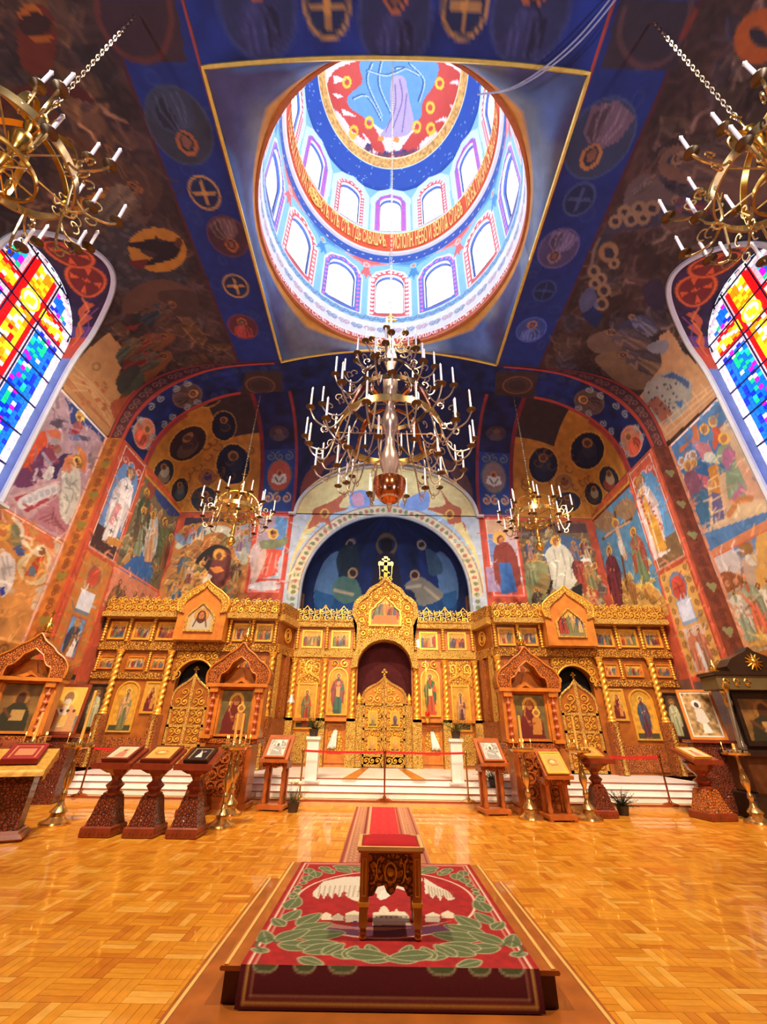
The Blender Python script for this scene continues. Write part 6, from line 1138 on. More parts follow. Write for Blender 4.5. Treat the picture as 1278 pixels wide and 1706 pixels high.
# royal doors
RDZ = Matrix.Translation((0, YCn-.06, FZ+.02))
for s in (-1, 1):
    mb = MB(); mb.M = RDZ
    def rb(a, b, z0, z1, y0=-.03, y1=.03): mb.box(min(s*a, s*b), max(s*a, s*b), y0, y1, z0, z1, .006)
    rb(.01, .09, 0, 2.78); rb(.68, .76, 0, 2.1)
    for z in (0, .3, .78, 1.1, 1.5, 1.88): rb(.05, .74, z, z+.08)
    og = [(p[0]*s, p[1]+1.95) for p in ogee(.76, .87)]; mb.tube([(a, 0, b) for a, b in og], .045, 5)
    lf = mb.build('royal_door', CARVF, ic, False); lf['label'] = 'gilded openwork leaf of the royal doors'
    mb = MB(); mb.M = RDZ; mb.prism([(min(0, s*.72), .32), (max(0, s*.72), .32), (max(0, s*.72), 1.9), (min(0, s*.72), 1.9)], .02, .04); mb.prism(([(0, 1.9)]+[(a*.97, b-.03) for a, b in og]) if s > 0 else ([(0, 1.9)]+[(a*.97, b-.03) for a, b in og])[::-1], .02, .04); mb.build('door_backing', mat('bronze_gilt', (186, 122, 44), .45, .4), lf, False)
    mb = MB(); mb.M = RDZ
    for z0, z1 in ((.08, .3), (.38, .78), (1.18, 1.5), (.86, 1.1), (1.58, 1.88)): scroll3(mb, min(s*.1, s*.68), max(s*.1, s*.68), z0, z1, 0, 3, .02)
    for z0, z1, w_ in ((1.96, 2.25, .64), (2.25, 2.5, .4)): scroll3(mb, min(s*.1, s*w_), max(s*.1, s*w_), z0, z1, 0, 2, .022)
    mb.build('openwork', GOLD, lf)
    for z0, z1 in ((.45, .9), (1.2, 1.72)): mb = MB(); mb.M = RDZ; mb.box(min(s*.22, s*.56), max(s*.22, s*.56), -.04, -.01, z0, z1, .02); mb.build('small_icon', GOLD, lf, False); painting(icon_cv('saint', .26, z1-z0-.08, .022, int(z0*10)+s), lf, min(s*.26, s*.52), z0+.04+FZ+.02, YCn-.06-.045, name='small_painting')
    mb = MB(); mb.M = RDZ; mb.box(s*.88-.11, s*.88+.11, -.05, .05, 0, 1.9, .02); mb.build('door_post', CARVF, ic, False); mb = MB(); mb.M = RDZ; mb.lathe([(.05, 1.9), (.1, 1.95), (.06, 2.0), (.1, 2.08), (.08, 2.15), (.02, 2.28), (.0, 2.3)], 10, (s*.9, 0, 0)); mb.build('post_finial', GOLD, ic)
mb = MB(); mb.M = RDZ; cross_mb(mb, 0, 0, 2.78, .55); mb.build('door_cross', GOLDB, ic)
# -------- wings and diagonal returns
def wing(s):
    y = YWg; X = lambda a, b: (min(s*a, s*b), max(s*a, s*b)); B = lambda mb, a, b, *q: mb.box(*X(a, b), *q)
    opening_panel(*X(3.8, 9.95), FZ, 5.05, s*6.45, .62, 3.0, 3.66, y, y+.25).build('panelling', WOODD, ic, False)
    B(MB(), 3.8, 9.98, y-.12, y, 3.95, 4.22, .03).build('entablature', CARW, ic, False)
    B(MB(), 3.8, 9.98, y-.45, y+.1, 5.03, 5.2, .03).build('cornice', CARVF, ic, False)
    B(MB(), 3.8, 9.98, y-.34, y+.05, 5.2, 5.66, .04).build('frieze', CARW, ic, False)
    mb = MB(); scroll3(mb, *X(3.85, 9.9), 5.22, 5.5, y-.36, 30, .022, seg=12); scroll3(mb, *X(3.85, 9.9), 5.5, 5.78, y-.32, 30, .022, 1, seg=12); mb.build('openwork_crest', GOLD, ic)
    for x in (3.86, 7.35, 9.1):
        put('tww', lambda: twisted(1.98, .085), ic, (s*x, y-.18, 1.95), GOLD, 'spiral_column'); MB().box(s*x-.15, s*x+.15, y-.32, y, FZ, 1.95, .02).build('pedestal', WOODC, ic, False)
        put('rope', lambda: twisted(1.4, .05, 2, 7, 8, 60), ic, (s*x+.02, y-.36, FZ+.02), CARVF, 'rope_moulding')
    for x in (3.88, 4.7, 5.5, 7.3, 8.2, 9.05, 9.9): put('bdw', lambda: beadcol(.78, .05), ic, (s*x, y-.14, 4.24), GOLD, 'turned_colonnette')
    for x in (5.0, 8.1, 9.85): put('bds', lambda: beadcol(.62, .04), ic, (s*x, y-.1, 3.26), GOLD, 'turned_colonnette')
    for k, (a, b) in enumerate(((4.0, 4.6), (4.8, 5.4), (7.45, 8.1), (8.3, 8.95), (9.2, 9.8))): icon(ic, *X(a, b), 4.3, 4.92, y-.02, 'scene', k*3+7+s)
    for k, (a, b) in enumerate(((4.1, 4.85), (7.55, 8.02), (8.25, 8.85), (9.3, 9.82))): icon(ic, *X(a, b), 3.32, 3.75, y-.02, 'scene', k*5+2+s, fm=WOOD, fw=.04)
    B(MB(), 3.8, 5.7, y-.08, y, 3.02, 3.22, .02).build('carved_band', CARW, ic, False); B(MB(), 7.2, 9.95, y-.08, y, 3.02, 3.22, .02).build('carved_band', CARW, ic, False)
    icon(ic, *X(7.48, 8.0), 1.98, 2.95, y-.02, 'madonna', 3, label='icon of a mother and child in dark red'); icon(ic, *X(8.12, 8.92), 1.43, 2.96, y-.02, 'saint', 11 if s < 0 else 14, True)
    icon(ic, *X(9.2, 9.88), 1.45, 2.85, y-.02, 'deacon', 3, fm=DARK, label='dark panel with a standing figure in a pale green robe'); icon(ic, *X(4.2, 5.5), 1.5, 2.95, y-.02, 'madonna', 4)
    for a, b in ((4.1, 5.6), (7.5, 8.9), (9.25, 9.9)): B(MB(), a, b, y-.05, y, FZ+.08, 1.3, .02).build('lower_panel', WOODC, ic, False)
    # door spandrel, door and little gable
    mb = opening_panel(*X(5.72, 7.18), 3.0, 3.93, s*6.45, .64, 3.0, 3.68, y-.07, y); mb.build('carved_spandrel', CARW, ic, False)
    mb = MB(); mb.tube([(s*6.45+.66*math.cos(a), y-.09, 3.0+.68*math.sin(a)) for a in np.linspace(0, PI, 20)], .03, 5); scroll3(mb, *X(5.75, 7.15), 3.66, 3.92, y-.08, 6, .02)
    for q in (5.85, 7.05): mb.M = None; scroll3(mb, s*q-.12, s*q+.12, 3.05, 3.35, y-.08, 1, .02); scroll3(mb, s*q-.12, s*q+.12, 3.35, 3.65, y-.08, 1, .02)
    mb.build('gilded_carving', GOLD, ic)
    B(MB(), 5.6, 7.3, y+.4, y+.44, FZ, 3.9).build('doorway_shade_sheet', VOID, ic, False)  # near-black sheet behind the door, paints the interior's shade
    DM = Matrix.Translation((s*6.45, y+.05, FZ+.02)); d = None
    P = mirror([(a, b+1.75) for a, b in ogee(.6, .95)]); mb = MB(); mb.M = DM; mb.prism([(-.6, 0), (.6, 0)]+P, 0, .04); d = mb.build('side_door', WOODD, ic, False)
    mb = MB(); mb.M = DM; mb.tube([(a, -.02, b) for a, b in P], .04, 5); mb.box(-.05, .05, -.04, 0, 0, 2.65, .01); [mb.box(-.6, .6, -.035, 0, z, z+.08, .01) for z in (0, .55, 1.1, 1.62)]; [mb.box(x-.04, x+.04, -.035, 0, 0, 1.75, .01) for x in (-.56, .56)]; mb.build('door_frame', CARVF, d, False)
    for a, b in ((-.5, -.07), (.07, .5)): mb = MB(); mb.M = DM; [scroll3(mb, a, b, z0, z1, -.02, 2, .022) for z0, z1 in ((.1, .33), (.33, .55), (.65, .88), (.88, 1.1), (1.2, 1.42), (1.4, 1.62), (1.72, 2.0))]; scroll3(mb, max(a, -.38), min(b, .38), 2.0, 2.3, -.02, 1, .022); mb.build('openwork', GOLD, d)
    mb = MB(); mb.M = DM; cross_mb(mb, 0, 0, 2.68, .45); mb.build('door_cross', GOLDB, d)
    cx = s*6.42; pr = [(.84, 4.24), (.84, 5.2), (.9, 5.45), (.84, 5.68), (.66, 5.84), (.56, 5.92), (.34, 6.05), (.12, 6.2), (0, 6.34)]; Po = [(a+cx, b) for a, b in mirror(pr)]; Pi = [(a*.74+cx, 4.3+(b-4.24)*.86) for a, b in mirror(pr)]
    MB().prism(Po, y-.56, y+.05).build('gable', WOOD, ic, False); MB().ring(Po[1:-1], [(p[0]*1.0, p[1]) for p in Pi[1:-1]], y-.64, y-.56, closed=False).build('gable_carving', CARV, ic, False)
    tq = [(.5, 4.5), (.52, 5.0), (.42, 5.14), (.36, 5.2), (.14, 5.4), (0, 5.52)]; T2 = mirror(tq); Q = [(a+cx, b) for a, b in T2]; Qi = [(a*.86+cx, 4.55+(b-4.5)*.9) for a, b in T2]; g = MB().ring(Q, Qi, y-.64, y-.56).build('gable_icon', CARVF, ic, False); g['label'] = 'keel-arched icon of a face on a cloth' if s < 0 else 'keel-arched icon of three seated figures'
    painting(icon_cv('face' if s < 0 else 'scene', .92, .95, .022, 5), g, cx-.46, 4.54, y-.58, lambda u, v: inpoly([(a*.88+.46, .02+(b-4.5)*.9) for a, b in T2], u, v))
    mb = MB(); mb.tube([(a, y-.64, b) for a, b in Po[1:-1]], .03, 5); mb.build('gable_bead', GOLD, ic)
    # diagonal return panel between the wing and the recessed centre
    p0, p1 = Vector((s*3.8, y, 0)), Vector((s*3.48, YCn, 0)); d_ = (p1-p0).normalized(); Lr = (p1-p0).length; nrm = Vector((-d_.y, d_.x, 0))*(1 if s > 0 else -1)
    if nrm.x*s > 0: nrm = -nrm
    M_ = Matrix.Translation(p0) @ Matrix(((d_.x, -nrm.x, 0, 0), (d_.y, -nrm.y, 0, 0), (0, 0, 1, 0), (0, 0, 0, 1)))
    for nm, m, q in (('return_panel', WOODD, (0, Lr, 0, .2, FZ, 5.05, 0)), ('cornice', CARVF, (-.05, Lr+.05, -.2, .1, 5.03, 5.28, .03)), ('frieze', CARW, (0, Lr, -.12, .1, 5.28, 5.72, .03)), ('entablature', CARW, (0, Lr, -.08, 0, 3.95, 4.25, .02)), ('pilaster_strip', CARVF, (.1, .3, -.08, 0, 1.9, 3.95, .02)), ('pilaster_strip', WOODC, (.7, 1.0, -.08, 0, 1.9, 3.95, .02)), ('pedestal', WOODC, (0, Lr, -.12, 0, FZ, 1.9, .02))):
        mb = MB(); mb.M = M_; mb.box(*q); mb.build(nm, m, ic, False)
    mb = MB(); mb.M = M_; [mb.tube([(Lr/2+r_*math.cos(t), -.05, 4.65+r_*math.sin(t)) for t in np.linspace(0, 2*PI, 18)[:-1]], .03, 5, closed=True) for r_ in (.13, .24)]; mb.build('carved_roundel', GOLD, ic)
wing(-1); wing(1)
# ================================================================ FURNISHINGS
def yawM(x, y, z, rz): return Matrix.Translation((x, y, z)) @ Matrix.Rotation(rz, 4, 'Z')
def flat_icon(nm, label, cat_, x, y, z, w, h, kind, tilt, rz, fm, fw=.05, th=.05, seed=0, group=None):
    """an icon resting on a sloping board: things of their own"""
    t = thing(nm, label, cat_, (x, y, z), rz, group); t.rotation_euler = (tilt, 0, rz); t.location = Vector((x, y, z))+Euler((tilt, 0, rz)).to_matrix() @ Vector((0, -th, 0))
    o = [(-w/2, 0), (w/2, 0), (w/2, h), (-w/2, h)]; i = [(-w/2+fw, fw), (w/2-fw, fw), (w/2-fw, h-fw), (-w/2+fw, h-fw)]
    mb = MB(); mb.ring(o, i, -.012, th); mb.prism([(-w/2+.005, .005), (w/2-.005, .005), (w/2-.005, h-.005), (-w/2+.005, h-.005)], th-.015, th)
    mb.build('frame', fm, t, False)
    cv = icon_cv(kind, w-fw*1.8, h-fw*1.8, .014, seed); U, V = np.meshgrid(cv.U-(w-fw*1.8)/2, cv.V+fw*.9); gridmesh('painting', U, np.full(U.shape, .0), V, cv.a, ICONP, t)
    return t
# tilt: 0 = upright facing -y; -x rotation lays it back
def pedestal_lectern(name, label, x, y, rz=0, h=1.0, m=REDC, m2=REDW, group=None, top=.62, base=.5):
    t = thing(name, label, 'lectern', (x, y, 0), rz, group)
    def sq(prof, nm, mm):
        mb = MB(); n_ = len(prof); v = []; f = []
        for r, z in prof: v += [(-r, -r, z), (r, -r, z), (r, r, z), (-r, r, z)]
        for k in range(n_-1):
            for i in range(4): j = (i+1) % 4; f.append((k*4+i, k*4+j, k*4+4+j, k*4+4+i))
        f += [(3, 2, 1, 0), tuple(range(n_*4-4, n_*4))]; mb.add(v, f); return mb.build(nm, mm, t, False)
    b = base/2
    sq([(b*.94, 0), (b, .015), (b, .13), (b*.93, .15)], 'base', m2); sq([(b*.86, .15), (b*.7, .3), (b*.56, .5), (b*.5, .56)], 'tapered_shaft', m)
    mb = MB(); n_ = 7
    for k in range(n_):
        for dx, dy in ((1, 0), (0, 1)):
            for s in (-1, 1):
                q = -b*.85+b*1.7*k/(n_-1); p = (q, s*b, .07) if dx else (s*b, q, .07); mb.ball(p, .018, 6)
    mb.build('bead_row', m2, t)['kind'] = 'stuff'
    MB().lathe([(b*.62, .56), (b*.62, .59), (b*.36, .62), (b*.52, .67), (b*.62, .7), (b*.4, .75), (b*.3, .78), (b*.42, .84), (b*.75, .92), (b*.95, h-.06)], 8).build('turned_neck', m2, t, False)
    mb = MB(); w = top/2; d = top*.44; z0, z1 = h-.06, h+.17
    mb.add([(-w, -d, z0), (w, -d, z0), (w, d, z1), (-w, d, z1), (-w, -d, z0+.06), (w, -d, z0+.06), (w, d, z1+.06), (-w, d, z1+.06)], [(3, 2, 1, 0), (4, 5, 6, 7), (0, 1, 5, 4), (1, 2, 6, 5), (2, 3, 7, 6), (3, 0, 4, 7)])
    mb.box(-w-.02, w+.02, -d-.03, -d, z0-.01, z0+.08, .01); mb.build('sloping_board', m2, t, False)
    MB().add([(-w*.8, -d*.6, z0-.02), (w*.8, -d*.6, z0-.02), (w*.8, d*.8, z1-.04), (-w*.8, d*.8, z1-.04), (-w*.5, -d*.3, h-.14), (w*.5, -d*.3, h-.14), (w*.5, d*.4, h-.1), (-w*.5, d*.4, h-.1)], [(0, 1, 2, 3), (7, 6, 5, 4), (0, 4, 5, 1), (1, 5, 6, 2), (2, 6, 7, 3), (3, 7, 4, 0)]).build('board_support', m2, t, False)
    return t, math.atan2(z1-z0, 2*d), (z0+.06, d)
GR3 = 'red wood lecterns in a row'
LAY = lambda sl: sl-PI/2
for k, (x, kind, fm, lab, lb2, w, h) in enumerate(((-4.72, 'white', REDW, 'leftmost of the three red wood pedestal lecterns in a row on the left floor', 'pale icon in a thin red frame on the leftmost pedestal lectern', .46, .5), (-4.02, 'chalice', REDW, 'middle of the three red wood pedestal lecterns in a row on the left floor', 'golden icon in a thick red frame on the middle pedestal lectern', .52, .52), (-3.32, 'dark', DARK, 'rightmost of the three red wood pedestal lecterns in a row on the left floor', 'icon with a white figure on dark ground on the rightmost pedestal lectern', .42, .48))):
    t, sl, (zt, d) = pedestal_lectern('pedestal_lectern', lab, x, 8.62, 0, 1.02, group=GR3)
    flat_icon('icon', lb2, 'icon', x, 8.62-d+.05, zt+.03, w, h, kind, LAY(sl)+0, 0, fm, .045, .045, k)
pedestal_lectern('pedestal_lectern', 'small dark wood lectern half hidden behind the row of three lecterns', -3.95, 10.4, 0, .98, group=None)
t, sl, (zt, d) = pedestal_lectern('pedestal_lectern', 'red wood pedestal lectern at the far right beside the steps', 7.1, 10.95, .15, 1.1, WOODC, REDW, top=.7, base=.62)
flat_icon('icon', 'pale yellow framed page on the far right pedestal lectern', 'icon', 7.1, 10.95-d+.06, zt+.03, .46, .5, 'white', LAY(sl), .15, GOLD, .03, .04, 3)
t, sl, (zt, d) = pedestal_lectern('pedestal_lectern', 'dark carved lectern with a cup-shaped neck right of the right icon shrine', 4.75, 11.05, 0, 1.08, top=.7)
flat_icon('icon', 'icon in a gold frame on the dark lectern right of the right icon shrine', 'icon', 4.72, 11.05-d+.06, zt+.03, .44, .46, 'chalice', LAY(sl), 0, GOLD, .04, .04, 3)
# legged lecterns with a steep board
def leg_lectern(label, x, y, rz, h, ikind, ilabel, w=.62, m=OAKR, fm=OAKR):
    t = thing('legged_lectern', label, 'lectern', (x, y, 0), rz)
    MB().box(-.3, .3, -.26, .26, .03, .12, .015).build('base', m, t, False)
    for a, b in ((-.26, -.22), (.26, -.22), (-.26, .22), (.26, .22)):
        MB().lathe([(.045, 0), (.06, .015), (.03, .03)], 8, (a, b, 0)).build('foot', m, t)
    for a in (-.2, .2): MB().lathe([(.05, .12), (.06, .18), (.035, .26), (.05, .4), (.04, .55), (.055, .7), (.035, .78), (.06, .86), (.06, h-.1)], 10, (a, -.12, 0)).build('leg', m, t)
    for a in (-.2, .2): MB().box(a-.04, a+.04, .08, .16, .12, h+.1, .01).build('leg', m, t, False)
    MB().prism([(-.28, h-.2), (-.14, h-.14), (0, h-.2), (.14, h-.14), (.28, h-.2), (.3, h-.06), (-.3, h-.06)], -.2, .18).build('apron', WOODC, t, False)
    mb = MB(); z0, z1, y0, y1 = h-.06, h+.42, -.27, .17; W = w/2
    mb.add([(-W, y0, z0), (W, y0, z0), (W, y1, z1), (-W, y1, z1), (-W, y0-.02, z0+.05), (W, y0-.02, z0+.05), (W, y1-.02, z1+.05), (-W, y1-.02, z1+.05)], [(3, 2, 1, 0), (4, 5, 6, 7), (0, 1, 5, 4), (1, 2, 6, 5), (2, 3, 7, 6), (3, 0, 4, 7)]); mb.box(-W-.02, W+.02, y0-.1, y0-.01, z0-.02, z0+.05, .01); mb.build('sloping_board', m, t, False)
    sl = math.atan2(z1-z0, y1-y0)
    c, s_ = math.cos(rz), math.sin(rz); yy = y0-.045; flat_icon('icon', ilabel, 'icon', x-s_*yy, y+c*yy, z0+.06, .48, .52, ikind, sl-PI/2, rz, fm, .04, .035, 2)
leg_lectern('open-legged brown lectern left of the centre steps', -2.5, 11.3, -.1, 1.0, 'silver', 'silver-covered icon on the lectern left of the centre steps')
leg_lectern('open-legged brown lectern right of the centre steps', 2.42, 11.2, .15, 1.0, 'silver', 'silver-framed icon on the lectern right of the centre steps')
leg_lectern('low open-legged lectern before the right icon shrine', 3.62, 10.6, .1, .82, 'chalice', 'gold-green icon on the low lectern before the right shrine', w=.56, fm=GOLD)
# big cloth-covered lectern with gospel
t = thing('carved_lectern', 'large dark red carved lectern under a gold cloth at the left edge', 'lectern', (-6.15, 8.15, 0), .45)
def frus(mb, r0, r1, z0, z1, ex=1.25): mb.add([(-r0*ex, -r0, z0), (r0*ex, -r0, z0), (r0*ex, r0, z0), (-r0*ex, r0, z0), (-r1*ex, -r1, z1), (r1*ex, -r1, z1), (r1*ex, r1, z1), (-r1*ex, r1, z1)], [(3, 2, 1, 0), (4, 5, 6, 7), (0, 1, 5, 4), (1, 2, 6, 5), (2, 3, 7, 6), (3, 0, 4, 7)])
mb = MB(); frus(mb, .3, .34, 0, .04); frus(mb, .34, .3, .04, .1); frus(mb, .28, .26, .1, .14); mb.build('base', REDW, t, False); mb = MB(); frus(mb, .24, .24, .14, .92); mb.build('cabinet', REDC, t, False)
CL = mat('gold_brocade', (206, 156, 66), .5, .2, .25, 14, .3, 60)
mb = MB(); W, z0, z1, d0, d1 = .42, .9, 1.16, -.38, .34; n_ = 14
v = [(-W, d0, z0), (W, d0, z0), (W, d1, z1), (-W, d1, z1), (-W, d0, z0+.05), (W, d0, z0+.05), (W, d1, z1+.05), (-W, d1, z1+.05)]; mb.add(v, [(3, 2, 1, 0), (4, 5, 6, 7), (0, 1, 5, 4), (1, 2, 6, 5), (2, 3, 7, 6), (3, 0, 4, 7)]); mb.build('sloping_board', REDW, t, False)
cl = thing('altar_cloth', 'gold brocade cloth draped over the large lectern at the left edge', 'cloth', (-6.15, 8.15, 0), .45)
nu, nv = 30, 34; U, V = np.meshgrid(np.linspace(-.5, .5, nu), np.linspace(-.5, .5, nv)); 
X = np.clip(U*1.1, -W-.02, W+.02); ov = np.abs(U*1.1)-(W+.02); Yy = np.clip(V*.92, d0-.02, d1+.02); fr = np.clip((d0-.02)-V*.92, 0, 1)
Zz = z0+.06+(Yy-d0)/(d1-d0)*(z1-z0)-np.clip(ov, 0, 1)*1.3-fr*1.4; X = X+np.sign(U)*np.clip(ov, 0, 1)*.1*(1+np.sin(V*30)); Yy = Yy-fr*.3*(1+.5*np.sin(U*26))
gridmesh('brocade', X, Yy, Zz, None, CL, cl)
flat_icon('gospel_book', 'dark red book with a figure on its cover on the gold cloth', 'book', -6.15+.13, 8.15-.22, 1.03, .5, .6, 'gospel', math.atan2(z1-z0, d1-d0)-PI/2, .45, mat('red_velvet_cover', (140, 18, 28), .6), .05, .07)
t = thing('side_table', 'low dark table with a gold cloth cut by the left frame edge', 'table', (-7.0, 8.1, 0), .3); MB().box(-.28, .28, -.25, .25, .8, .86, .01).build('table_top', REDW, t, False); MB().box(-.29, .29, -.26, .26, .86, .875).build('gold_cover', CL, t, False)
for a in (-.24, .24):
    for b in (-.21, .21): MB().lathe([(.03, 0), (.035, .3), (.025, .5), (.035, .8)], 8, (a, b, 0)).build('leg', REDW, t)
t, sl, (zt, d) = pedestal_lectern('pedestal_lectern', 'dark lectern before the leftmost icon shrine', -7.95, 9.6, .2, 1.08, top=.72); flat_icon('icon', 'small framed page on the dark lectern at the far left', 'icon', -7.95+.05, 9.6-d+.06, zt+.03, .34, .36, 'white', LAY(sl), .2, REDW, .05, .03, 3)
# ---------------------------------------------------------------- icon shrines
BEAD = mat('rose_wood_beads', (206, 110, 78), .3, coat=.4)
def onion(mb, z, r, o=(0, 0)): mb.lathe([(r*1.1, z), (r*1.1, z+r*.25), (r*.6, z+r*.35), (r*.6, z+r*.5), (r*1.0, z+r*1.0), (r*.98, z+r*1.5), (r*.6, z+r*2.1), (r*.22, z+r*2.8), (r*.08, z+r*3.4), (r*.02, z+r*3.6)], 14, (o[0], o[1], 0))
def shrine(label, x, y, rz, kind, klabel, sc=1.0, w1=.68, wb=.55):
    t = thing('icon_shrine', label, 'icon shrine', (x, y, 0), rz)
    MB().box(-wb-.06, wb+.06, 0, .6, 0, .12, .02).build('base', OAKR, t, False); MB().box(-wb, wb, .03, .57, .12, 1.28, .02).build('cabinet', OAKR, t, False); MB().box(-wb+.12, wb-.12, .0, .03, .25, 1.15, .02).build('carved_panel', WOODC, t, False)
    mb = MB(); [scroll3(mb, -wb+.16, wb-.16, z, z+.3, -.01, 3, .02) for z in (.28, .56, .84)]; mb.build('relief_carving', OAKR, t); 
    MB().box(-w1-.04, w1+.04, -.02, .58, 1.28, 1.38, .02).build('shelf', WOODC, t, False)
    for s in (-1, 1):
        MB().box(min(s*w1, s*(w1-.26)), max(s*w1, s*(w1-.26)), .02, .4, 1.38, 2.55, .02).build('side_post', WOOD, t, False)
        mb = MB(); c = s*(w1-.13)
        for k in range(5): mb.ball((c, -.03, 1.55+k*.17), .06, 10, .8)
        mb.tube([(c, -.02, 1.42), (c, -.02, 2.4)], .022, 6); mb.build('bead_column', BEAD, t)
        MB().box(c-.1, c+.1, -.07, .05, 2.38, 2.5, .01).build('capital', WOOD, t, False); MB().box(c-.12, c+.12, -.09, .05, 1.38, 1.46, .01).build('plinth_block', WOOD, t, False)
    MB().box(-w1+.2, w1-.2, .3, .4, 1.38, 3.0).build('back_board', WOOD, t, False)
    MB().box(-w1-.08, w1+.08, -.1, .42, 2.5, 2.58, .02).build('cornice', WOOD, t, False)
    P = [(w1+.08, 0), (w1+.1, .22), (w1-.02, .42), (w1-.22, .56), (.34, .68), (.16, .8), (.05, .93), (0, .98)]; Q = [(w1-.22, 0), (w1-.24, .2), (w1-.34, .26), (.26, .36), (.2, .48), (.12, .54), (.04, .6), (0, .63)]
    Po = [(a, b+2.58) for a, b in mirror([tuple(p) for p in crv(P, 4, False)])]; Pi_ = [(a, b+2.58) for a, b in mirror([tuple(p) for p in crv(Q, 4, False)])]
    MB().ring(Po, Pi_, -.08, .4, closed=False).build('keel_arch', WOODC, t, False); mb = MB(); mb.tube([(a, -.09, b) for a, b in Po], .022, 5); mb.tube([(a, -.09, b) for a, b in Pi_], .018, 5); mb.build('arch_bead', WOOD, t)
    mb = MB(); mb.poly = None; mb.prism([(-.3, 2.62), (-.1, 2.7), (0, 2.95), (.1, 2.7), (.3, 2.62), (.12, 2.6), (0, 2.66), (-.12, 2.6)], .2, .28); mb.build('carved_bird', WOOD, t, False)
    mb = MB().lathe([(.1, 3.5), (.12, 3.56), (.1, 3.62)], 10, (0, .12, 0)); mb.build('pinnacle', OAKR, t); mb = MB(); onion(mb, 3.62, .11, (0, .12)); mb.box(-.012, .012, .11, .13, 3.98, 4.16); mb.box(-.05, .05, .11, .13, 4.08, 4.1); mb.build('gilded_onion_dome', GOLDB, t)
    icon(t, -w1+.26, w1-.26, 1.42, 2.5, .12, kind, 1, label=klabel, fm=WOOD, fw=.04, res=.02)
    return t
shrine('icon shrine with keel arch left of the centre, a dark icon of mother and child', -3.68, 11.15, 0, 'hodegetria', 'dark icon of mother and child with white beads')
shrine('icon shrine with keel arch right of the centre, icon of a praying mother', 3.55, 11.15, 0, 'hodegetria', 'icon of a praying mother and child')
shrine('leftmost icon shrine with keel arch and an old bearded figure', -8.35, 10.35, .3, 'elijah', 'dark icon of an old bearded man holding a scroll')
# black canopied shrine on the far right
t = thing('black_shrine', 'black canopied icon shrine with gold suns at the right edge', 'icon shrine', (8.95, 10.68, 0), -.04)
MB().box(-.95, .95, 0, .7, 0, .5, .03).build('base', DARK, t, False); MB().box(-.85, .85, .03, .68, .5, 1.2, .02).build('cabinet', mat('dark_oak', (84, 46, 20), .4, var=.3), t, False); MB().box(-.98, .98, -.06, .72, 1.2, 1.32, .03).build('shelf', DARK, t, False)
mb = MB(); mb.tube([(-.06+.12*math.cos(a), .0, .9+.05*math.sin(a)) for a in np.linspace(0, 2*PI, 12)[:-1]], .02, 4, closed=True); mb.tube([(-.15, 0, .86), (.0, -.01, .93), (.15, 0, .84)], .02, 5); mb.build('gilt_mount', GOLDB, t)
for s in (-1, 1):
    MB().lathe([(.07, 1.32), (.08, 1.4), (.05, 1.46), (.045, 2.3), (.07, 2.4), (.09, 2.52), (.09, 2.58)], 12, (s*.82, .06, 0)).build('silvered_column', mat('pewter', (150, 140, 120), .3, .8), t); MB().lathe([(.05, 2.2), (.09, 2.3), (.06, 2.42), (.1, 2.55)], 8, (s*.82, .05, 0)).build('gilt_capital', GOLDB, t)
MB().box(-.72, .72, .25, .3, 1.32, 2.6).build('back_board', DARK, t, False); icon(t, -.6, .6, 1.4, 2.5, .2, 'elijah', 3, fm=DARK, fw=.08, label='large dark brown icon', res=.03)
MB().box(-1.0, 1.0, -.08, .5, 2.58, 2.9, .02).build('entablature', mat('olive_panel', (92, 76, 44), .5), t, False); MB().box(-1.05, 1.05, -.12, .52, 2.9, 2.98, .02).build('cornice', DARK, t, False)
P = mirror([(.62, 2.98), (.66, 3.1), (.5, 3.28), (.28, 3.38), (.1, 3.46), (0, 3.56)]); MB().prism(P, -.1, .3).build('gable', DARK, t, False)
mb = MB()
for k in range(12): a = k*PI/6; mb.tube([(.06*math.cos(a), -.12, 3.2+.06*math.sin(a)), (.2*math.cos(a), -.12, 3.2+.2*math.sin(a))], [.035, .012], 5)
mb.ball((0, -.12, 3.2), .09, 8); mb.build('gilt_sun', GOLDB, t)
for k in range(3): mb = MB(); c = -.8+k*.25; mb.tube([(c+.06*math.cos(a), -.09, 2.74+.08*math.sin(a)) for a in np.linspace(0, 5, 10)], .018, 5); mb.ball((c, -.09, 2.7), .03, 6); mb.build('gilt_ornament', GOLDB, t)
for s in (-1, 1): mb = MB(); onion(mb, 2.98, .09, (s*.92, 0)); mb.build('gilded_onion_dome', GOLDB, t)
# free-standing framed icons on stands
def stand_icon(label, il, x, y, rz, kind, fm, w, h, z):
    t = thing('icon_stand', label, 'stand', (x, y, 0), rz); MB().box(-.42, .42, 0, .4, 0, z-.06, .02).build('cabinet', REDC, t, False); MB().box(-.5, .5, -.06, .46, z-.06, z, .015).build('shelf', REDW, t, False)
    flat_icon('icon', il, 'icon', x, y+.08, z, w, h, kind, -.12, rz, fm, .06, .04, 1)
stand_icon('dark wood stand behind the left candle stands', 'gold-ground icon of an old bishop in a red frame on the left', -8.0, 11.4, .2, 'bishop', REDW, .82, 1.15, 1.4)
stand_icon('dark wood stand beside the black canopied shrine', 'silver-covered icon of a figure in a wooden frame on the right', 7.95, 11.45, -.25, 'metal', WOOD, .8, 1.15, 1.5)
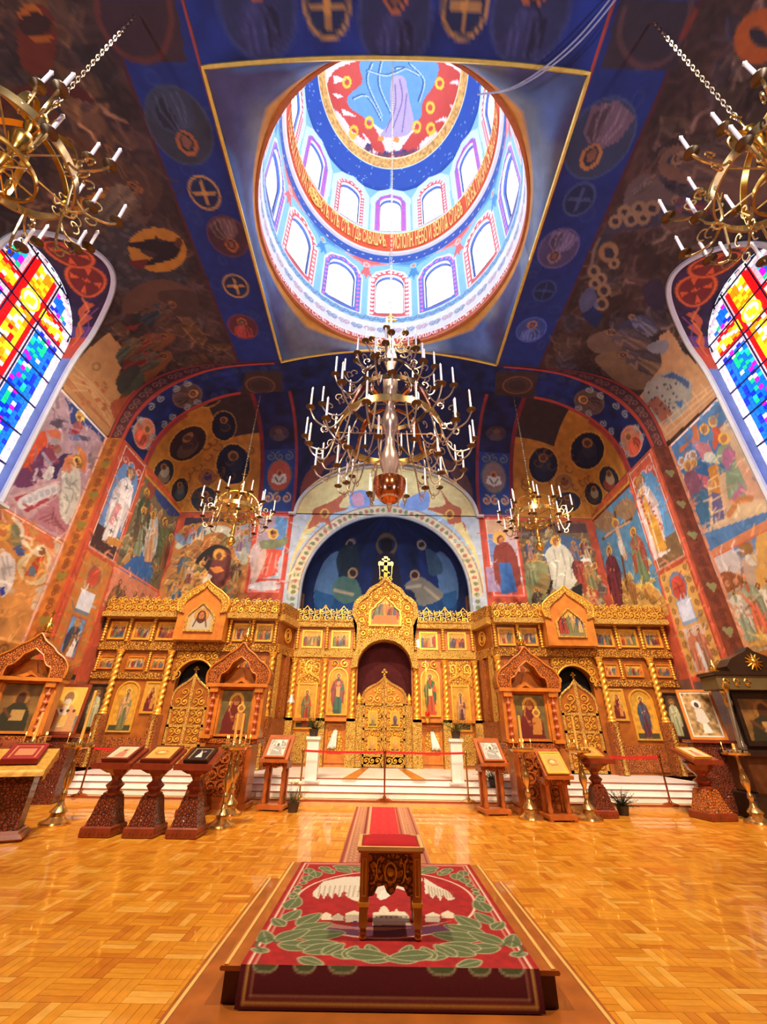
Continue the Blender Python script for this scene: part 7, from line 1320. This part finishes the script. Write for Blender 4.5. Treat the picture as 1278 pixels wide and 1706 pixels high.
# ---------------------------------------------------------------- brass candle stands
TH = {}
def candle_stand(label, x, y, h=1.25, tall=.65, flames=3, side=0):
    t = thing('candle_stand', label, 'candle stand', (x, y, 0))
    if not TH:
        TH['b'] = MB().lathe([(.25, 0), (.26, .02), (.25, .05), (.16, .09), (.12, .13), (.12, .17), (.15, .2), (.12, .24), (.08, .28)], 24).build('flared_base', BRASS, t).data
        TH['s'] = MB().lathe([(.08, .28), (.05, .34), (.04, .4), (.06, .45), (.05, .5), (.03, .54), (.05, .6), (.085, .72), (.07, .82), (.04, .92), (.05, .96), (.035, 1.0), (.028, 1.12), (.03, 1.2)], 16).build('baluster_stem', BRASS, t).data
        TH['t'] = MB().lathe([(.03, 1.18), (.08, 1.2), (.26, 1.23), (.27, 1.27), (.255, 1.27), (.25, 1.245), (.05, 1.24), (.05, 1.34), (.035, 1.36)], 24).build('tray', BRASS, t).data
        mb = MB(); [mb.lathe([(.016, 1.24), (.02, 1.3), (.012, 1.31)], 6, (.21*math.cos(a), .21*math.sin(a), 0)) for a in np.linspace(0, 2*PI, 15)[:-1]]; TH['c'] = mb.build('candle_cups', BRASS, t).data; t.children[-1]['kind'] = 'stuff'
    else:
        for k, nm in (('b', 'flared_base'), ('s', 'baluster_stem'), ('t', 'tray'), ('c', 'candle_cups')): o = link(nm, TH[k], None, t); (k == 'c') and tag(o, kind='stuff')
    MB().lathe([(.03, 1.34), (.028, 1.34+tall), (.008, 1.35+tall)], 10).build('tall_candle', mat('beeswax_candle', (222, 170, 84), .5), t)
    for k in range(flames):
        a = 1.2+k*2.2+x; mb = MB().lathe([(.007, 1.3), (.006, 1.42)], 6, (.21*math.cos(a), .21*math.sin(a), 0)); c = mb.build('thin_candle', mat('beeswax_candle', (222, 170, 84), .5), t)
        MB().lathe([(.002, 1.42), (.009, 1.435), (.006, 1.46), (.001, 1.48)], 8, (.21*math.cos(a), .21*math.sin(a), 0)).build('flame', mat('candle_flame', (255, 190, 90), .5, emit=5, var=0), c)
for a in (('brass candle stand behind the gold-clothed lectern at the left', -6.02, 9.35, 1.25, .9, 2), ('brass candle stand before the left icon shrine', -3.24, 10.55, 1.25, .55, 4), ('brass candle stand half hidden beside the rightmost of the three lecterns', -3.0, 9.35, 1.25, .5, 3), ('brass candle stand before the right icon shrine, left of the low lectern', 3.05, 10.6, 1.25, .6, 4), ('brass candle stand right of the low lectern and right icon shrine', 4.28, 10.6, 1.25, .6, 3), ('brass candle stand before the black shrine at the right edge', 7.72, 10.5, 1.25, .1, 1), ('brass candle stand before the leftmost icon shrine', -7.35, 9.9, 1.25, .5, 4)): candle_stand(*a)
t = thing('processional_candle', 'tall silver and gold processional candle leaning at the black shrine', 'candle', (7.85, 10.45, 0)); mb = MB(); mb.tube([(-.02, 0, 1.37), (.12, .02, 2.5)], [.04, .03], 10); mb.build('shaft', mat('pewter', (150, 140, 120), .3, .8), t); mb = MB(); mb.tube([(.12, .02, 2.5), (.13, .02, 2.6), (.15, .02, 2.72)], [.03, .08, .05], 8); mb.build('gilt_head', GOLDB, t)
# ---------------------------------------------------------------- stanchions and red tape
tape = mat('red_tape', (206, 20, 30), .6)
def stanchion(label, x, y, z, m=COPP):
    t = thing('stanchion', label, 'stanchion', (x, y, z)); MB().lathe([(.19, 0), (.19, .015), (.14, .035), (.05, .05), (.03, .09)], 20).build('base', m, t); MB().lathe([(.022, .08), (.022, .95)], 10).build('post', m, t); MB().lathe([(.035, .93), (.04, .95), (.04, 1.03), (.03, 1.06), (.01, 1.07)], 12).build('cap', m, t)
for a in (('copper stanchion on the centre line before the royal doors', .0, 12.05, .11), ('brass stanchion by the left white pedestal', -2.05, 12.05, .11, BRASS), ('brass stanchion by the right white pedestal', 2.03, 12.05, .11, BRASS), ('copper stanchion standing at the far left steps', -7.35, 12.05, .11), ('copper stanchion standing at the far right steps', 6.9, 12.05, .11)): stanchion(*a)
def tape_(label, a, b, z, sag=.02):
    mb = MB(); n_ = 10; v = []; f = []
    for k in range(n_+1):
        q = k/n_; x = a[0]*(1-q)+b[0]*q; y = a[1]*(1-q)+b[1]*q; zz = z-sag*4*q*(1-q); v += [(x, y-.004, zz-.025), (x, y-.004, zz+.025), (x, y+.004, zz-.025), (x, y+.004, zz+.025)]
        if k: i = 4*(k-1); f += [(i, i+4, i+5, i+1), (i+2, i+3, i+7, i+6), (i+1, i+5, i+7, i+3), (i, i+2, i+6, i+4)]
    o = mb.add(v, f).build('barrier_tape', tape, None, False); tag(o, label, 'barrier')
tape_('red barrier tape from the left brass post to the centre post', (-2.02, 12.05), (-.04, 12.05), 1.12); tape_('red barrier tape from the centre post to the right brass post', (.04, 12.05), (2.0, 12.05), 1.12); tape_('red barrier tape ending at the far right stanchion', (5.2, 12.05), (6.87, 12.05), 1.1); tape_('red barrier tape ending at the far left stanchion', (-7.32, 12.05), (-6.3, 12.05), 1.1)
# ---------------------------------------------------------------- white pedestals with plants, flowers, towels
LEAF = mat('dark_green_leaf', (52, 84, 30), .6, var=.35, scale=20); LEAF2 = mat('olive_leaf', (110, 120, 50), .6, var=.3, scale=20)
def plant(label, x, y, z, n, L_, m, seed, up=.5, group=None, flower=None, name='potted_plant'):
    r = random.Random(seed); t = thing(name, label, 'plant', (x, y, z)); MB().lathe([(.1, 0), (.13, .16), (.14, .18), (.12, .18)], 14).build('pot', mat('dark_pot', (60, 40, 30), .6), t)
    mb = MB()
    for k in range(n):
        a = r.uniform(0, 2*PI); e = r.uniform(up*.3, 1.3); l = L_*r.uniform(.6, 1); P = [(.02*math.cos(a), .02*math.sin(a), .16)]
        for q in (.35, .7, 1): P.append((l*q*math.cos(a)*math.cos(e), l*q*math.sin(a)*math.cos(e), .16+l*q*math.sin(e)-.35*l*q*q*(1-up)))
        mb.tube(P, [.004, .005, .004, .002], 3)
        for q in range(1, 10):
            f = q/9; i = min(2, int(f*3)); w_ = f*3-i; p = Vector(P[i]).lerp(Vector(P[min(i+1, 3)]), w_); b = a+PI/2*(1 if q % 2 else -1)+r.uniform(-.4, .4); ll = .07*L_/.5*(1.2-f*.5)
            d = Vector((math.cos(b), math.sin(b), r.uniform(-.2, .5))).normalized(); s = d.cross(Vector((0, 0, 1))).normalized()*ll*.2
            mb.add([tuple(p), tuple(p+d*ll*.5+s), tuple(p+d*ll), tuple(p+d*ll*.5-s)], [(0, 1, 2, 3)])
    mb.build('foliage', m, t, False)['kind'] = 'stuff'
    if flower:
        for k in range(9):
            a = k*.75; mb = MB(); mb.ball((.09*math.cos(a)*(k % 3)/1.5, .09*math.sin(a)*(k % 3)/1.5, L_*.95+.14+.03*(k % 2)), .05, 8, .8); mb.ball((.09*math.cos(a)*(k % 3)/1.5, .09*math.sin(a)*(k % 3)/1.5-.01, L_*.95+.14+.03*(k % 2)+.02), .03, 6); mb.build('rose', flower, t)
for s in (-1, 1):
    t = thing('white_pedestal', ('white square pedestal holding a plant left of the royal doors', 'white square pedestal holding a plant right of the royal doors')[s > 0], 'pedestal', (s*1.9, 12.75, .36)); MB().box(-.22, .22, -.22, .22, 0, .08, .01).build('base', MARB, t, False); MB().box(-.15, .15, -.15, .15, .08, 1.0, .01).build('shaft', MARB, t, False); MB().box(-.19, .19, -.19, .19, 1.0, 1.07, .01).build('cap', MARB, t, False)
    plant(('feathery green plant on the left white pedestal', 'feathery green plant on the right white pedestal')[s > 0], s*1.93, 12.75, 1.43, 34, .62, LEAF if s < 0 else LEAF2, 5+s, .6)
plant('bunch of white roses in a pot by the lectern left of the steps', -2.0, 11.0, 0, 14, .42, LEAF, 8, .9, flower=mat('white_rose', (236, 226, 206), .7))
plant('dark leafy plant on the floor right of the right icon shrine', 5.35, 11.3, 0, 60, .5, mat('deep_green_leaf', (36, 48, 26), .6), 12, .5)
plant('tall green plant at the foot of the right white pedestal', 2.8, 12.6, .36, 40, .6, LEAF, 14, .8)
for s in (-1, 1):
    o = MB(); v = []; f = []
    for i in range(9):
        for j in range(7): q = j/6; v.append((s*1.68+(i/8-.5)*(.12+.2*q)+s*.12*q, 16.32-.04*math.sin(i*1.6)*q-.05*q, 1.58-.55*q))
    for i in range(8):
        for j in range(6): f.append((i*7+j, i*7+j+1, i*7+j+8, i*7+j+7))
    o.add(v, f); ob = o.build('embroidered_towel', mat('white_linen', (226, 222, 218), .8), None); m_ = ob.modifiers.new('s', 'SOLIDIFY'); m_.thickness = .01; tag(ob, 'white towel hung low on the screen %s of the royal doors' % ('left', 'right')[s > 0], 'towel')
t = thing('oil_lamp', 'red glass oil lamp on gold chains right of the royal doors', 'lamp', (1.5, 15.95, 1.95)); MB().lathe([(.01, -.12), (.05, -.08), (.09, 0), (.1, .08), (.08, .1)], 12).build('cup', GOLDB, t); MB().lathe([(.07, .08), (.08, .2), (.07, .24)], 12).build('red_glass', mat('ruby_glass', (170, 20, 20), .2, emit=.3), t); mb = MB(); [mb.tube([(.08*math.cos(a), .08*math.sin(a), .1), (0, 0, 1.95)], .006, 4) for a in (0, 2.1, 4.2)]; mb.build('chains', GOLDB, t)
t = thing('silver_bell_lamp', 'small white metal hanging lamp left of the centre bay', 'lamp', (-3.0, 14.6, 2.35)); MB().lathe([(.13, 0), (.1, .06), (.05, .16), (.02, .24)], 12).build('shade', mat('white_metal', (226, 226, 226), .3, .5), t); mb = MB(); mb.tube([(0, 0, .24), (0, 0, 2.6)], .006, 4); mb.build('chain', GOLDB, t)
# ---------------------------------------------------------------- runner, dais, eagle rug, analogion
def rugmat(): return mat('woven_rug', (0, 0, 0), .95, 0, .1, 60, .35, 260, attr=True)
cv = Cv(-.66, .6, 6.45, 11.8, .02, (190, 22, 32)); cv.rect(-.66, -.3, 6.4, 11.9, (176, 112, 84)); cv.rect(.24, .6, 6.4, 11.9, (176, 112, 84))
for s in (0, 1):
    c0 = -.66 if s == 0 else .24
    for x, w_, c in ((.02, .03, (150, 60, 40)), (.08, .02, (206, 160, 120)), (.28, .03, (120, 40, 30)), (.34, .03, (206, 160, 120))): cv.rect(c0+x, c0+x+w_, 6.4, 11.9, c)
    for k in range(34): cv.ell((c0+.18, 6.5+k*.158), .055, .055, (196, 156, 110)); cv.ell((c0+.18, 6.5+k*.158), .025, .025, (150, 40, 40))
for k in range(70):
    y = 6.5+k*.078; [cv.ell((-.03+(i-2.5)*.09+(.045 if k % 2 else 0), y), .018, .022, (216, 84, 84)) for i in range(6)]
ru = thing('runner_carpet', 'red runner carpet with patterned borders leading to the steps', 'rug', (0, 0, 0)); U, V = np.meshgrid(cv.U, cv.V); gridmesh('pile', U, V, np.full(U.shape, .012), cv.a, rugmat(), ru); MB().box(-.66, .6, 6.45, 11.8, .0015, .0115).build('backing', mat('rug_backing', (110, 40, 34), .9), ru, False)
da = thing('dais', 'low two-step wooden dais with gilt edges in the foreground', 'dais', (0, 0, 0)); DW = mat('dais_wood', (166, 92, 30), .4, var=.25, scale=4, coat=.4); DS = mat('dais_side', (92, 40, 16), .5, var=.25)
x0, x1 = -1.45, 1.37
MB().box(x0, x1, 2.6, 6.38, .001, .03, .01).build('lower_step', DW, da, False); MB().box(-1.13, 1.05, 3.84, 6.2, .03, .2).build('upper_step', DS, da, False); MB().box(-1.16, 1.08, 3.815, 6.24, .19, .215, .008).build('top_board', DW, da, False)
for x, y0_, y1_, z in ((x0+.05, 2.6, 6.36, .031), (x1-.05, 2.6, 6.36, .031), (-1.12, 3.82, 6.22, .216), (1.04, 3.82, 6.22, .216)): MB().box(x-.012, x+.012, y0_, y1_, z-.002, z+.006).build('gilt_strip', mat('light_inlay', (236, 190, 110), .3), da, False)
MR = MZ(.228); cv = Cv(-1.02, .94, 3.8, 6.2, .0105, (158, 24, 26), MR); E7 = Zm(340, 1330, 2.0613)
cv.mottle(.1, .05)
ev = lambda *p: E7(*p)
px = cv.px; cv.px = False; cv.line([(-.97, 3.8), (-.97, 6.15), (.89, 6.15), (.89, 3.8)], .018, (226, 206, 176)); cv.line([(-.93, 3.8), (-.93, 6.11), (.85, 6.11), (.85, 3.8)], .012, (214, 180, 150)); cv.px = px
OV = [(620+310*math.cos(a), 363+112*math.sin(a)+(6 if math.sin(a) > 0 else 0)) for a in np.linspace(0, 2*PI, 50)[:-1]]; cv.line(E7(*OV), .022, (226, 200, 176), closed=True)
WH = (214, 206, 188)
cv.poly(ev((550, 268), (480, 270), (410, 285), (378, 318), (372, 335), (392, 345), (400, 322), (412, 348), (424, 324), (440, 346), (450, 322), (466, 342), (478, 318), (500, 330), (550, 310)), WH); cv.poly(ev((755, 272), (800, 300), (840, 320), (862, 345), (840, 352), (820, 332), (812, 352), (796, 330), (785, 346), (772, 326), (760, 330)), WH); cv.poly(ev((485, 330), (550, 320), (550, 350), (520, 352)), WH, sm=True)
cv.poly(ev((560, 270), (740, 272), (730, 300), (700, 318), (660, 310), (640, 330), (600, 340), (590, 325), (560, 310)), WH, sm=True); cv.poly(ev((595, 340), (610, 318), (630, 312), (645, 330), (625, 345), (605, 350)), (226, 220, 206)); 
for k in range(9): cv.line(ev((400+k*17, 300), (392+k*17, 338)), .006, (150, 120, 90)); cv.line(ev((770+k*10, 300+k*3), (775+k*10, 335+k*1)), .006, (150, 120, 90))
cv.poly(ev((400, 440), (860, 440), (800, 462), (620, 475), (450, 462)), (110, 60, 96), sm=True); cv.poly(ev((395, 425), (440, 430), (520, 442), (720, 444), (850, 420), (800, 436), (620, 455), (440, 446)), (190, 130, 120))
cv.poly(ev((580, 436), (580, 392), (600, 390), (606, 375), (618, 368), (630, 376), (636, 390), (655, 388), (660, 378), (668, 388), (690, 390), (705, 405), (712, 436)), (216, 206, 180))
for q in ((402, 400, 438, 418), (440, 405, 480, 420), (485, 395, 545, 425), (760, 400, 810, 425), (815, 395, 858, 412)): cv.poly(ev((q[0], q[3]), (q[0], q[1]), ((q[0]+q[2])/2, q[1]-10), (q[2], q[1]), (q[2], q[3])), (214, 202, 176))
for k in range(7): cv.ell(ev((592+k*17, 408))[0], 1.6, 1.6, (90, 110, 70)); cv.line(ev((585+k*18, 424), (597+k*18, 424)), .008, (206, 130, 110))
cv.poly(ev((515, 420), (525, 420), (525, 432), (512, 432)), (90, 40, 130))
LG, LG2, LB = (92, 104, 66), (80, 92, 56), (170, 170, 130)
def leafp(c, a, L_, w_): # leaf on the rug in metres
    px, cv.px = cv.px, False; d = np.array([math.cos(a), math.sin(a)]); n_ = np.array([-d[1], d[0]]); c = np.array(c, float)
    P = [c, c+d*L_*.3+n_*w_, c+d*L_*.7+n_*w_*.8, c+d*L_, c+d*L_*.7-n_*w_*.8, c+d*L_*.3-n_*w_]; cv.poly(P, LG, sm=True); cv.line(P, .009, LB, sm=True, closed=True); cv.line([c, c+d*L_*.9], .006, LB); cv.px = px
for s in (-1, 1):
    mx = lambda x, s=s: -.04+s*x
    for x, y, a, L_ in ((.86, 4.75, 1.7, .3), (.84, 4.5, 1.9, .26), (.72, 4.42, 2.1, .3), (.74, 4.3, 2.6, .34), (.82, 4.4, .9, .2), (.68, 4.22, 2.9, .36), (.84, 4.15, 2.4, .3), (.8, 4.1, 3.3, .3), (.66, 4.08, 3.0, .3), (.88, 4.1, 1.2, .24), (.84, 3.98, .3, .14), (.6, 3.98, 2.7, .3), (.46, 3.95, 2.2, .22), (.4, 3.95, 3.0, .28), (.3, 3.9, 1.9, .2), (.2, 3.9, 3.1, .24), (.1, 3.92, 1.3, .2), (.62, 3.9, 3.6, .2), (.3, 3.98, 3.3, .3), (.86, 5.0, 1.5, .16)):
        aa = a if s > 0 else PI-a; leafp((mx(x), y), aa, L_, L_*.26)
    for x, y, a, L_ in ((.2, 6.02, 3.3, .25), (.32, 6.05, 3.7, .22), (.45, 6.02, 3.5, .26), (.55, 5.98, 3.9, .24), (.68, 5.95, 4.2, .22), (.78, 5.85, 4.5, .24), (.82, 5.7, 4.7, .2), (.6, 6.05, 3.4, .24), (.74, 6.02, 4.0, .2), (.86, 5.95, 4.6, .2), (.36, 5.92, 3.2, .2)):
        aa = a if s > 0 else PI-a; leafp((mx(x), y), aa, L_, L_*.28)
    px, cv.px = cv.px, False
    for c in ((.86, 5.22), (.87, 5.32), (.84, 5.45), (.88, 5.12)): cv.ell((mx(c[0]), c[1]), .035, .045, LG); cv.ringp((mx(c[0]), c[1]), .035, .045, .009, LB)
    cv.line([(mx(.9), 4.0), (mx(.96), 4.1), (mx(.9), 4.2), (mx(.82), 4.12)], .02, LG2, sm=True); cv.px = px
rg = thing('eagle_rug', 'red rug with a white eagle over a town in an oval, green leaf garlands', 'rug', (0, 0, 0)); U, V = np.meshgrid(cv.U, cv.V); gridmesh('pile', U, V, np.full(U.shape, .228), cv.a, rugmat(), rg)
MB().box(-1.02, .94, 3.82, 6.2, .217, .2275).build('backing', mat('rug_backing', (110, 40, 34), .9), rg, False)
c2 = Cv(-1.02, .94, 0, .2, .0105, (92, 14, 22)); c2.line([(-.97, .2), (-.97, .03), (.89, .03), (.89, .2)], .02, (206, 160, 80)); c2.line([(-.93, .2), (-.93, .06), (.85, .06), (.85, .2)], .01, (190, 150, 110))  # darker red than the pile, the front's shade put into the colour
for x_, w_ in ((-.86, .08), (-.6, .07), (-.35, .09), (.3, .09), (.55, .07), (.76, .08)): c2.ell((x_, .2), w_, .035, LG); c2.ringp((x_, .2), w_, .035, .009, LB)
U, V = np.meshgrid(c2.U, c2.V); gridmesh('front_drop', U, 3.8-.035*np.sin(np.clip((.2-V)/.2, 0, 1)*PI/2), .036+V*.96, c2.a, rugmat(), rg)
an = thing('analogion', 'small carved wooden table with a gilt rim on the eagle rug', 'table', (-.03, 4.36, .2295)); hw, hd = .235, .2
for sx in (-1, 1):
    for sy in (-1, 1):
        MB().box(sx*(hw-.03)-.032, sx*(hw-.03)+.032, sy*(hd-.03)-.032, sy*(hd-.03)+.032, .07, .52, .008).build('leg', WOOD, an, False); l = an.children[-1]
        MB().lathe([(.02, 0), (.03, .012), (.022, .03), (.032, .045), (.02, .06), (.03, .072)], 10, (sx*(hw-.03), sy*(hd-.03), 0)).build('turned_foot', WOOD, l)
        MB().box(sx*(hw-.03)-.04, sx*(hw-.03)+.04, sy*(hd-.03)-.04, sy*(hd-.03)+.04, .19, .215, .005).build('collar', GOLD, l, False); mb = MB(); mb.ring([(sx*(hw-.03)+a, b) for a, b in ((-.016, .25), (.016, .25), (.016, .48), (-.016, .48))], [(sx*(hw-.03)+a, b) for a, b in ((-.011, .255), (.011, .255), (.011, .475), (-.011, .475))], -hd-.008, -hd+.0); sy < 0 and mb.build('fluting', GOLD, l, False)
P = [(-hw+.06, .5), (hw-.06, .5), (hw-.06, .24), (.13, .25), (.1, .3), (.05, .31), (.03, .27), (0, .25), (-.03, .27), (-.05, .31), (-.1, .3), (-.13, .25), (-hw+.06, .24)]
for s in (-1, 1): MB().prism(P[::-1], s*(hd-.03)-.008, s*(hd-.03)+.008).build('carved_apron', WOODC, an, False)
for s in (-1, 1): MB().box(s*(hw-.03)-.008, s*(hw-.03)+.008, -hd+.06, hd-.06, .25, .5).build('side_apron', WOODC, an, False)
mb = MB(); mb.tube([(.045*math.cos(a), -hd+.02, .39+.06*math.sin(a)) for a in np.linspace(0, 2*PI, 18)[:-1]], .008, 5, closed=True); mb.ball((0, -hd+.025, .39), .03, 8); scroll3(mb, -.16, -.06, .32, .48, -hd+.02, 2, .005); scroll3(mb, .06, .16, .32, .48, -hd+.02, 2, .005); mb.build('carved_emblem', GOLD, an)
RIM = mat('pale_gilt_rim', (236, 196, 130), .35, .2)
mb = MB(); mb.box(-hw-.02, hw+.02, -hd-.02, hd+.02, .515, .53, .004); mb.build('table_top', WOOD, an, False); mb = MB(); o_ = [(-hw-.03, -hd-.03), (hw+.03, -hd-.03), (hw+.03, hd+.03), (-hw-.03, hd+.03)]
for (xa, xb, ya, yb) in ((-hw-.03, hw+.03, -hd-.03, -hd), (-hw-.03, hw+.03, hd, hd+.03), (-hw-.03, -hw, -hd, hd), (hw, hw+.03, -hd, hd)): mb.box(xa, xb, ya, yb, .53, .555, .005)
mb.build('rim', RIM, an, False)['kind'] = 'stuff'
cu = thing('cushion', 'dark red velvet cushion set into the top of the small carved table', 'cushion', (-.03, 4.36, .2295)); nu = 26; U, V = np.meshgrid(np.linspace(-1, 1, nu), np.linspace(-1, 1, nu)); gridmesh('velvet', U*(hw-.004), V*(hd-.004), .54+.035*((1-U**6)*(1-V**6))**.5, None, mat('red_velvet', (176, 6, 20), .9), cu)
# ---------------------------------------------------------------- cables
for k, dx in enumerate((0, .16)):
    mb = MB(); P = [(4.9+dx, 2.1-dx*.5, 15.4), (3.95+dx*.8, 3.2, 15.15), (2.95+dx*.6, 4.0, 15.4), (2.2+dx*.3, 4.55, 16.6)]; mb.tube([tuple(p) for p in crv(P, 8, False)], .02, 5); o = mb.build('ceiling_cable', mat('grey_cable', (170, 180, 206), .5), None); tag(o, ('left one of the two thin pale cables slung at the dome opening', 'right one of the two thin pale cables slung at the dome opening')[k], 'cable', group='cables at the dome opening')
# ================================================================ CHANDELIERS
SILV = mat('pale_brass', (206, 190, 160), .22, .9, .12, 8)
DARKB = mat('tarnished_brass', (96, 74, 48), .35, .8, .2, 8)
def chandelier(label, loc, chain_to, tiers, stem, group, body, straps=None, rings=(), scrollm=None):
    t = thing('chandelier', label, 'chandelier', loc, 0, group); cache = {}
    MB().lathe(stem, 20).build('stem', body, t)
    for (R, z, bh, m) in rings:
        n = 40; mb = MB(); v = []; f = []
        for r_, zz in ((R, z-bh), (R, z), (R-.03, z), (R-.03, z-bh)): v += [(r_*math.cos(2*PI*i/n), r_*math.sin(2*PI*i/n), zz) for i in range(n)]
        for k in range(4):
            for i in range(n): j = (i+1) % n; q = ((k+1) % 4); f.append((k*n+i, k*n+j, q*n+j, q*n+i))
        mb.add(v, f); mb.build('ring', m, t, True, 30)
        mb = MB(); [mb.tube([(0, 0, z-bh/2), ((R-.02)*math.cos(a), (R-.02)*math.sin(a), z-bh/2)], .014, 5) for a in np.linspace(0, 2*PI, 7)[:-1]]; mb.build('ring_spokes', m, t)
    for (Ra, za, R, z, n, ph, cl, sag) in tiers:   # arm from ring radius Ra,za to cup radius R,z
        key = (Ra, za, R, z)
        P = [(Ra, 0, za), (Ra+(R-Ra)*.35, 0, min(za, z)-sag), (Ra+(R-Ra)*.8, 0, z-sag*.9), (R, 0, z-.05), (R, 0, z)]
        ma = MB(); ma.tube([tuple(p) for p in crv(P, 5, False)], .02, 5); c_ = (Ra+(R-Ra)*.42, za+.1); tt = np.linspace(-1.2, 4.6, 14); rr = .13*(1-.13*np.arange(14)/2); ma.tube([(c_[0]+q*math.cos(a), 0, c_[1]+q*math.sin(a)) for q, a in zip(rr, tt)], .014, 4)
        c2 = (Ra+(R-Ra)*.5, min(za, z)-sag-.1); ma.tube([(c2[0]+q*math.cos(a), 0, c2[1]-q*math.sin(a)) for q, a in zip(rr*.9, tt)], .013, 4)
        mc = MB().lathe([(.015, z-.04), (.1, z), (.105, z+.015), (.03, z+.02), (.035, z+.07)], 12, (R, 0, 0)); mk = MB().lathe([(.024, z+.06), (.024, z+.06+cl), (.03, z+.07+cl), (.014, z+.1+cl), (.003, z+.13+cl)], 8, (R, 0, 0))
        objs = [(ma.build('scroll_arm', SILV if scrollm is None else scrollm, t).data, 'scroll_arm'), (mc.build('drip_cup', DARKB, t).data, 'drip_cup'), (mk.build('candle', WAX, t).data, 'candle')]
        first = t.children[-3:]
        first = [c for c in t.children if c.data and c.data in [o[0] for o in objs]]
        for c in first: c.rotation_euler = (0, 0, ph)
        for k in range(1, n):
            for c in first: q = c.copy(); C.objects.link(q); q.parent = t; q.rotation_euler = (0, 0, ph+2*PI*k/n)
    if straps:
        R, z0, z1, w_, n = straps
        for k in range(n):
            a = 2*PI*k/n+.26; mb = MB(); v = []; f = []; m_ = 12
            for i in range(m_+1):
                q = i/m_; r_ = .08+(R-.08)*math.sin(q*PI/2); z = z0+(z1-z0)*math.cos(q*PI/2); 
                for s, o in ((-1, 0), (1, 0), (1, .012), (-1, .012)): v.append(((r_+o), s*w_, z+o))
                if i: 
                    for e in range(4): g = (e+1) % 4; f.append(((i-1)*4+e, (i-1)*4+g, i*4+g, i*4+e))
            mb.add(v, f); o = mb.build('strap', body, t); o.rotation_euler = (0, 0, a)
    ch = MB(); z = chain_to[0]; L_ = .13; k = 0
    while z < chain_to[1]:
        pts = [(.03*math.cos(a), 0, z+L_*.58+L_*.62*math.sin(a)) for a in np.linspace(0, 2*PI, 9)[:-1]]
        if k % 2: pts = [(0, p[0], p[2]) for p in pts]
        ch.tube(pts, .011, 4, closed=True); z += L_; k += 1
    ch.build('chain', SILV, t)
    return t
small_stem = [(.0, -1.5), (.05, -1.48), (.14, -1.4), (.17, -1.3), (.14, -1.2), (.06, -1.12), (.05, -1.05), (.1, -.95), (.07, -.85), (.05, -.6), (.08, -.3), (.12, -.2), (.06, -.1), (.06, .1), (.1, .2), (.16, .35), (.13, .5), (.06, .6), (.1, .7), (.12, .8), (.08, .9), (.05, 1.0), (.09, 1.08), (.1, 1.16), (.05, 1.25), (.02, 1.3), (.02, 1.55), (0, 1.56)]
def small(label, x, y, z):
    t = chandelier(label, (x, y, z), (1.5, 15.15-z if abs(y) < 10 else 15.05-z), [(.8, -.02, 1.38, .02, 10, .1, .42, .2), (.8, -.08, 1.15, -.5, 8, .4, .42, .22), (.62, .2, .85, .5, 6, .3, .42, .12)], small_stem, 'small brass chandeliers', GOLDB, (.82, 0, .85, .045, 6), ((.84, .04, .16, BRASS), (.45, -.35, .07, GOLDB)), BRASS)
    mb = MB(); mb.box(-.012, .012, -.012, .012, 1.5, 1.8); mb.box(-.09, .09, -.012, .012, 1.66, 1.69); mb.build('small_cross', GOLDB, t)
small('small brass chandelier hanging before the left screen wing', -5.8, 14.2, 9.05); small('small brass chandelier hanging before the right screen wing', 5.72, 14.2, 9.05)
small('chandelier cut by the left edge below the ceiling', -5.68, 2.96, 9.0); small('chandelier cut by the right edge below the ceiling', 5.58, 2.96, 8.95)
big_stem = [(0, -2.2), (.03, -2.18), (.06, -2.12), (.04, -2.05), (.1, -2.0), (.22, -1.92), (.33, -1.75), (.38, -1.55), (.38, -1.45), (.34, -1.42), (.2, -1.4), (.16, -1.2), (.24, -.95), (.22, -.7), (.13, -.45), (.12, -.1), (.2, .1), (.22, .4), (.16, .65), (.1, .9), (.16, 1.1), (.2, 1.4), (.2, 1.8), (.14, 1.9), (.08, 2.1), (.14, 2.3), (.2, 2.5), (.16, 2.75), (.08, 2.9), (.1, 3.05), (.14, 3.2), (.08, 3.4), (.04, 3.5), (.03, 3.9), (0, 3.92)]
big = chandelier('huge tiered brass chandelier with many candles under the dome', (0, YD, 8.2), (3.85, 33-8.25), [(1.28, .0, 2.1, -.15, 12, .0, .5, .35), (1.28, -.1, 1.95, -.75, 12, .26, .5, .3), (.9, -.6, 1.25, -1.1, 10, .1, .5, .25), (1.0, .95, 1.75, .75, 10, .1, .5, .3), (.75, 1.75, 1.25, 1.75, 10, .2, .45, .25), (.4, 2.4, .95, 2.5, 8, 0, .42, .2), (.12, 3.1, .55, 3.2, 6, .3, .35, .15)], big_stem, None, mat('silvered_brass', (206, 180, 160), .25, .7, .1, 6), None, ((1.3, .08, .2, BRASS), (1.0, 1.0, .14, DARKB), (.72, 1.85, .08, DARKB)), mat('arm_brass', (186, 164, 140), .28, .8, .1, 8))
MB().lathe([(.385, -1.44), (.39, -1.5), (.37, -1.65), (.3, -1.82), (.18, -1.96), (.05, -2.04), (.0, -2.05)], 24).build('copper_bowl', COPP, big)
mb = MB(); mb.box(-.03, .03, -.02, .02, 3.9, 4.5, .006); mb.box(-.17, .17, -.02, .02, 4.2, 4.26, .006); mb.box(-.09, .09, -.02, .02, 4.34, 4.38, .006); mb.build('top_cross', GOLDB, big)
for k in range(4): a = PI/4+k*PI/2; mb = MB(); mb.tube([(.2*math.cos(a), .2*math.sin(a), .9), (.7*math.cos(a), .7*math.sin(a), 1.05), (1.0*math.cos(a), 1.0*math.sin(a), .8), (1.28*math.cos(a), 1.28*math.sin(a), .06)], [.04, .06, .07, .04], 6); mb.build('copper_strap', COPP, big)
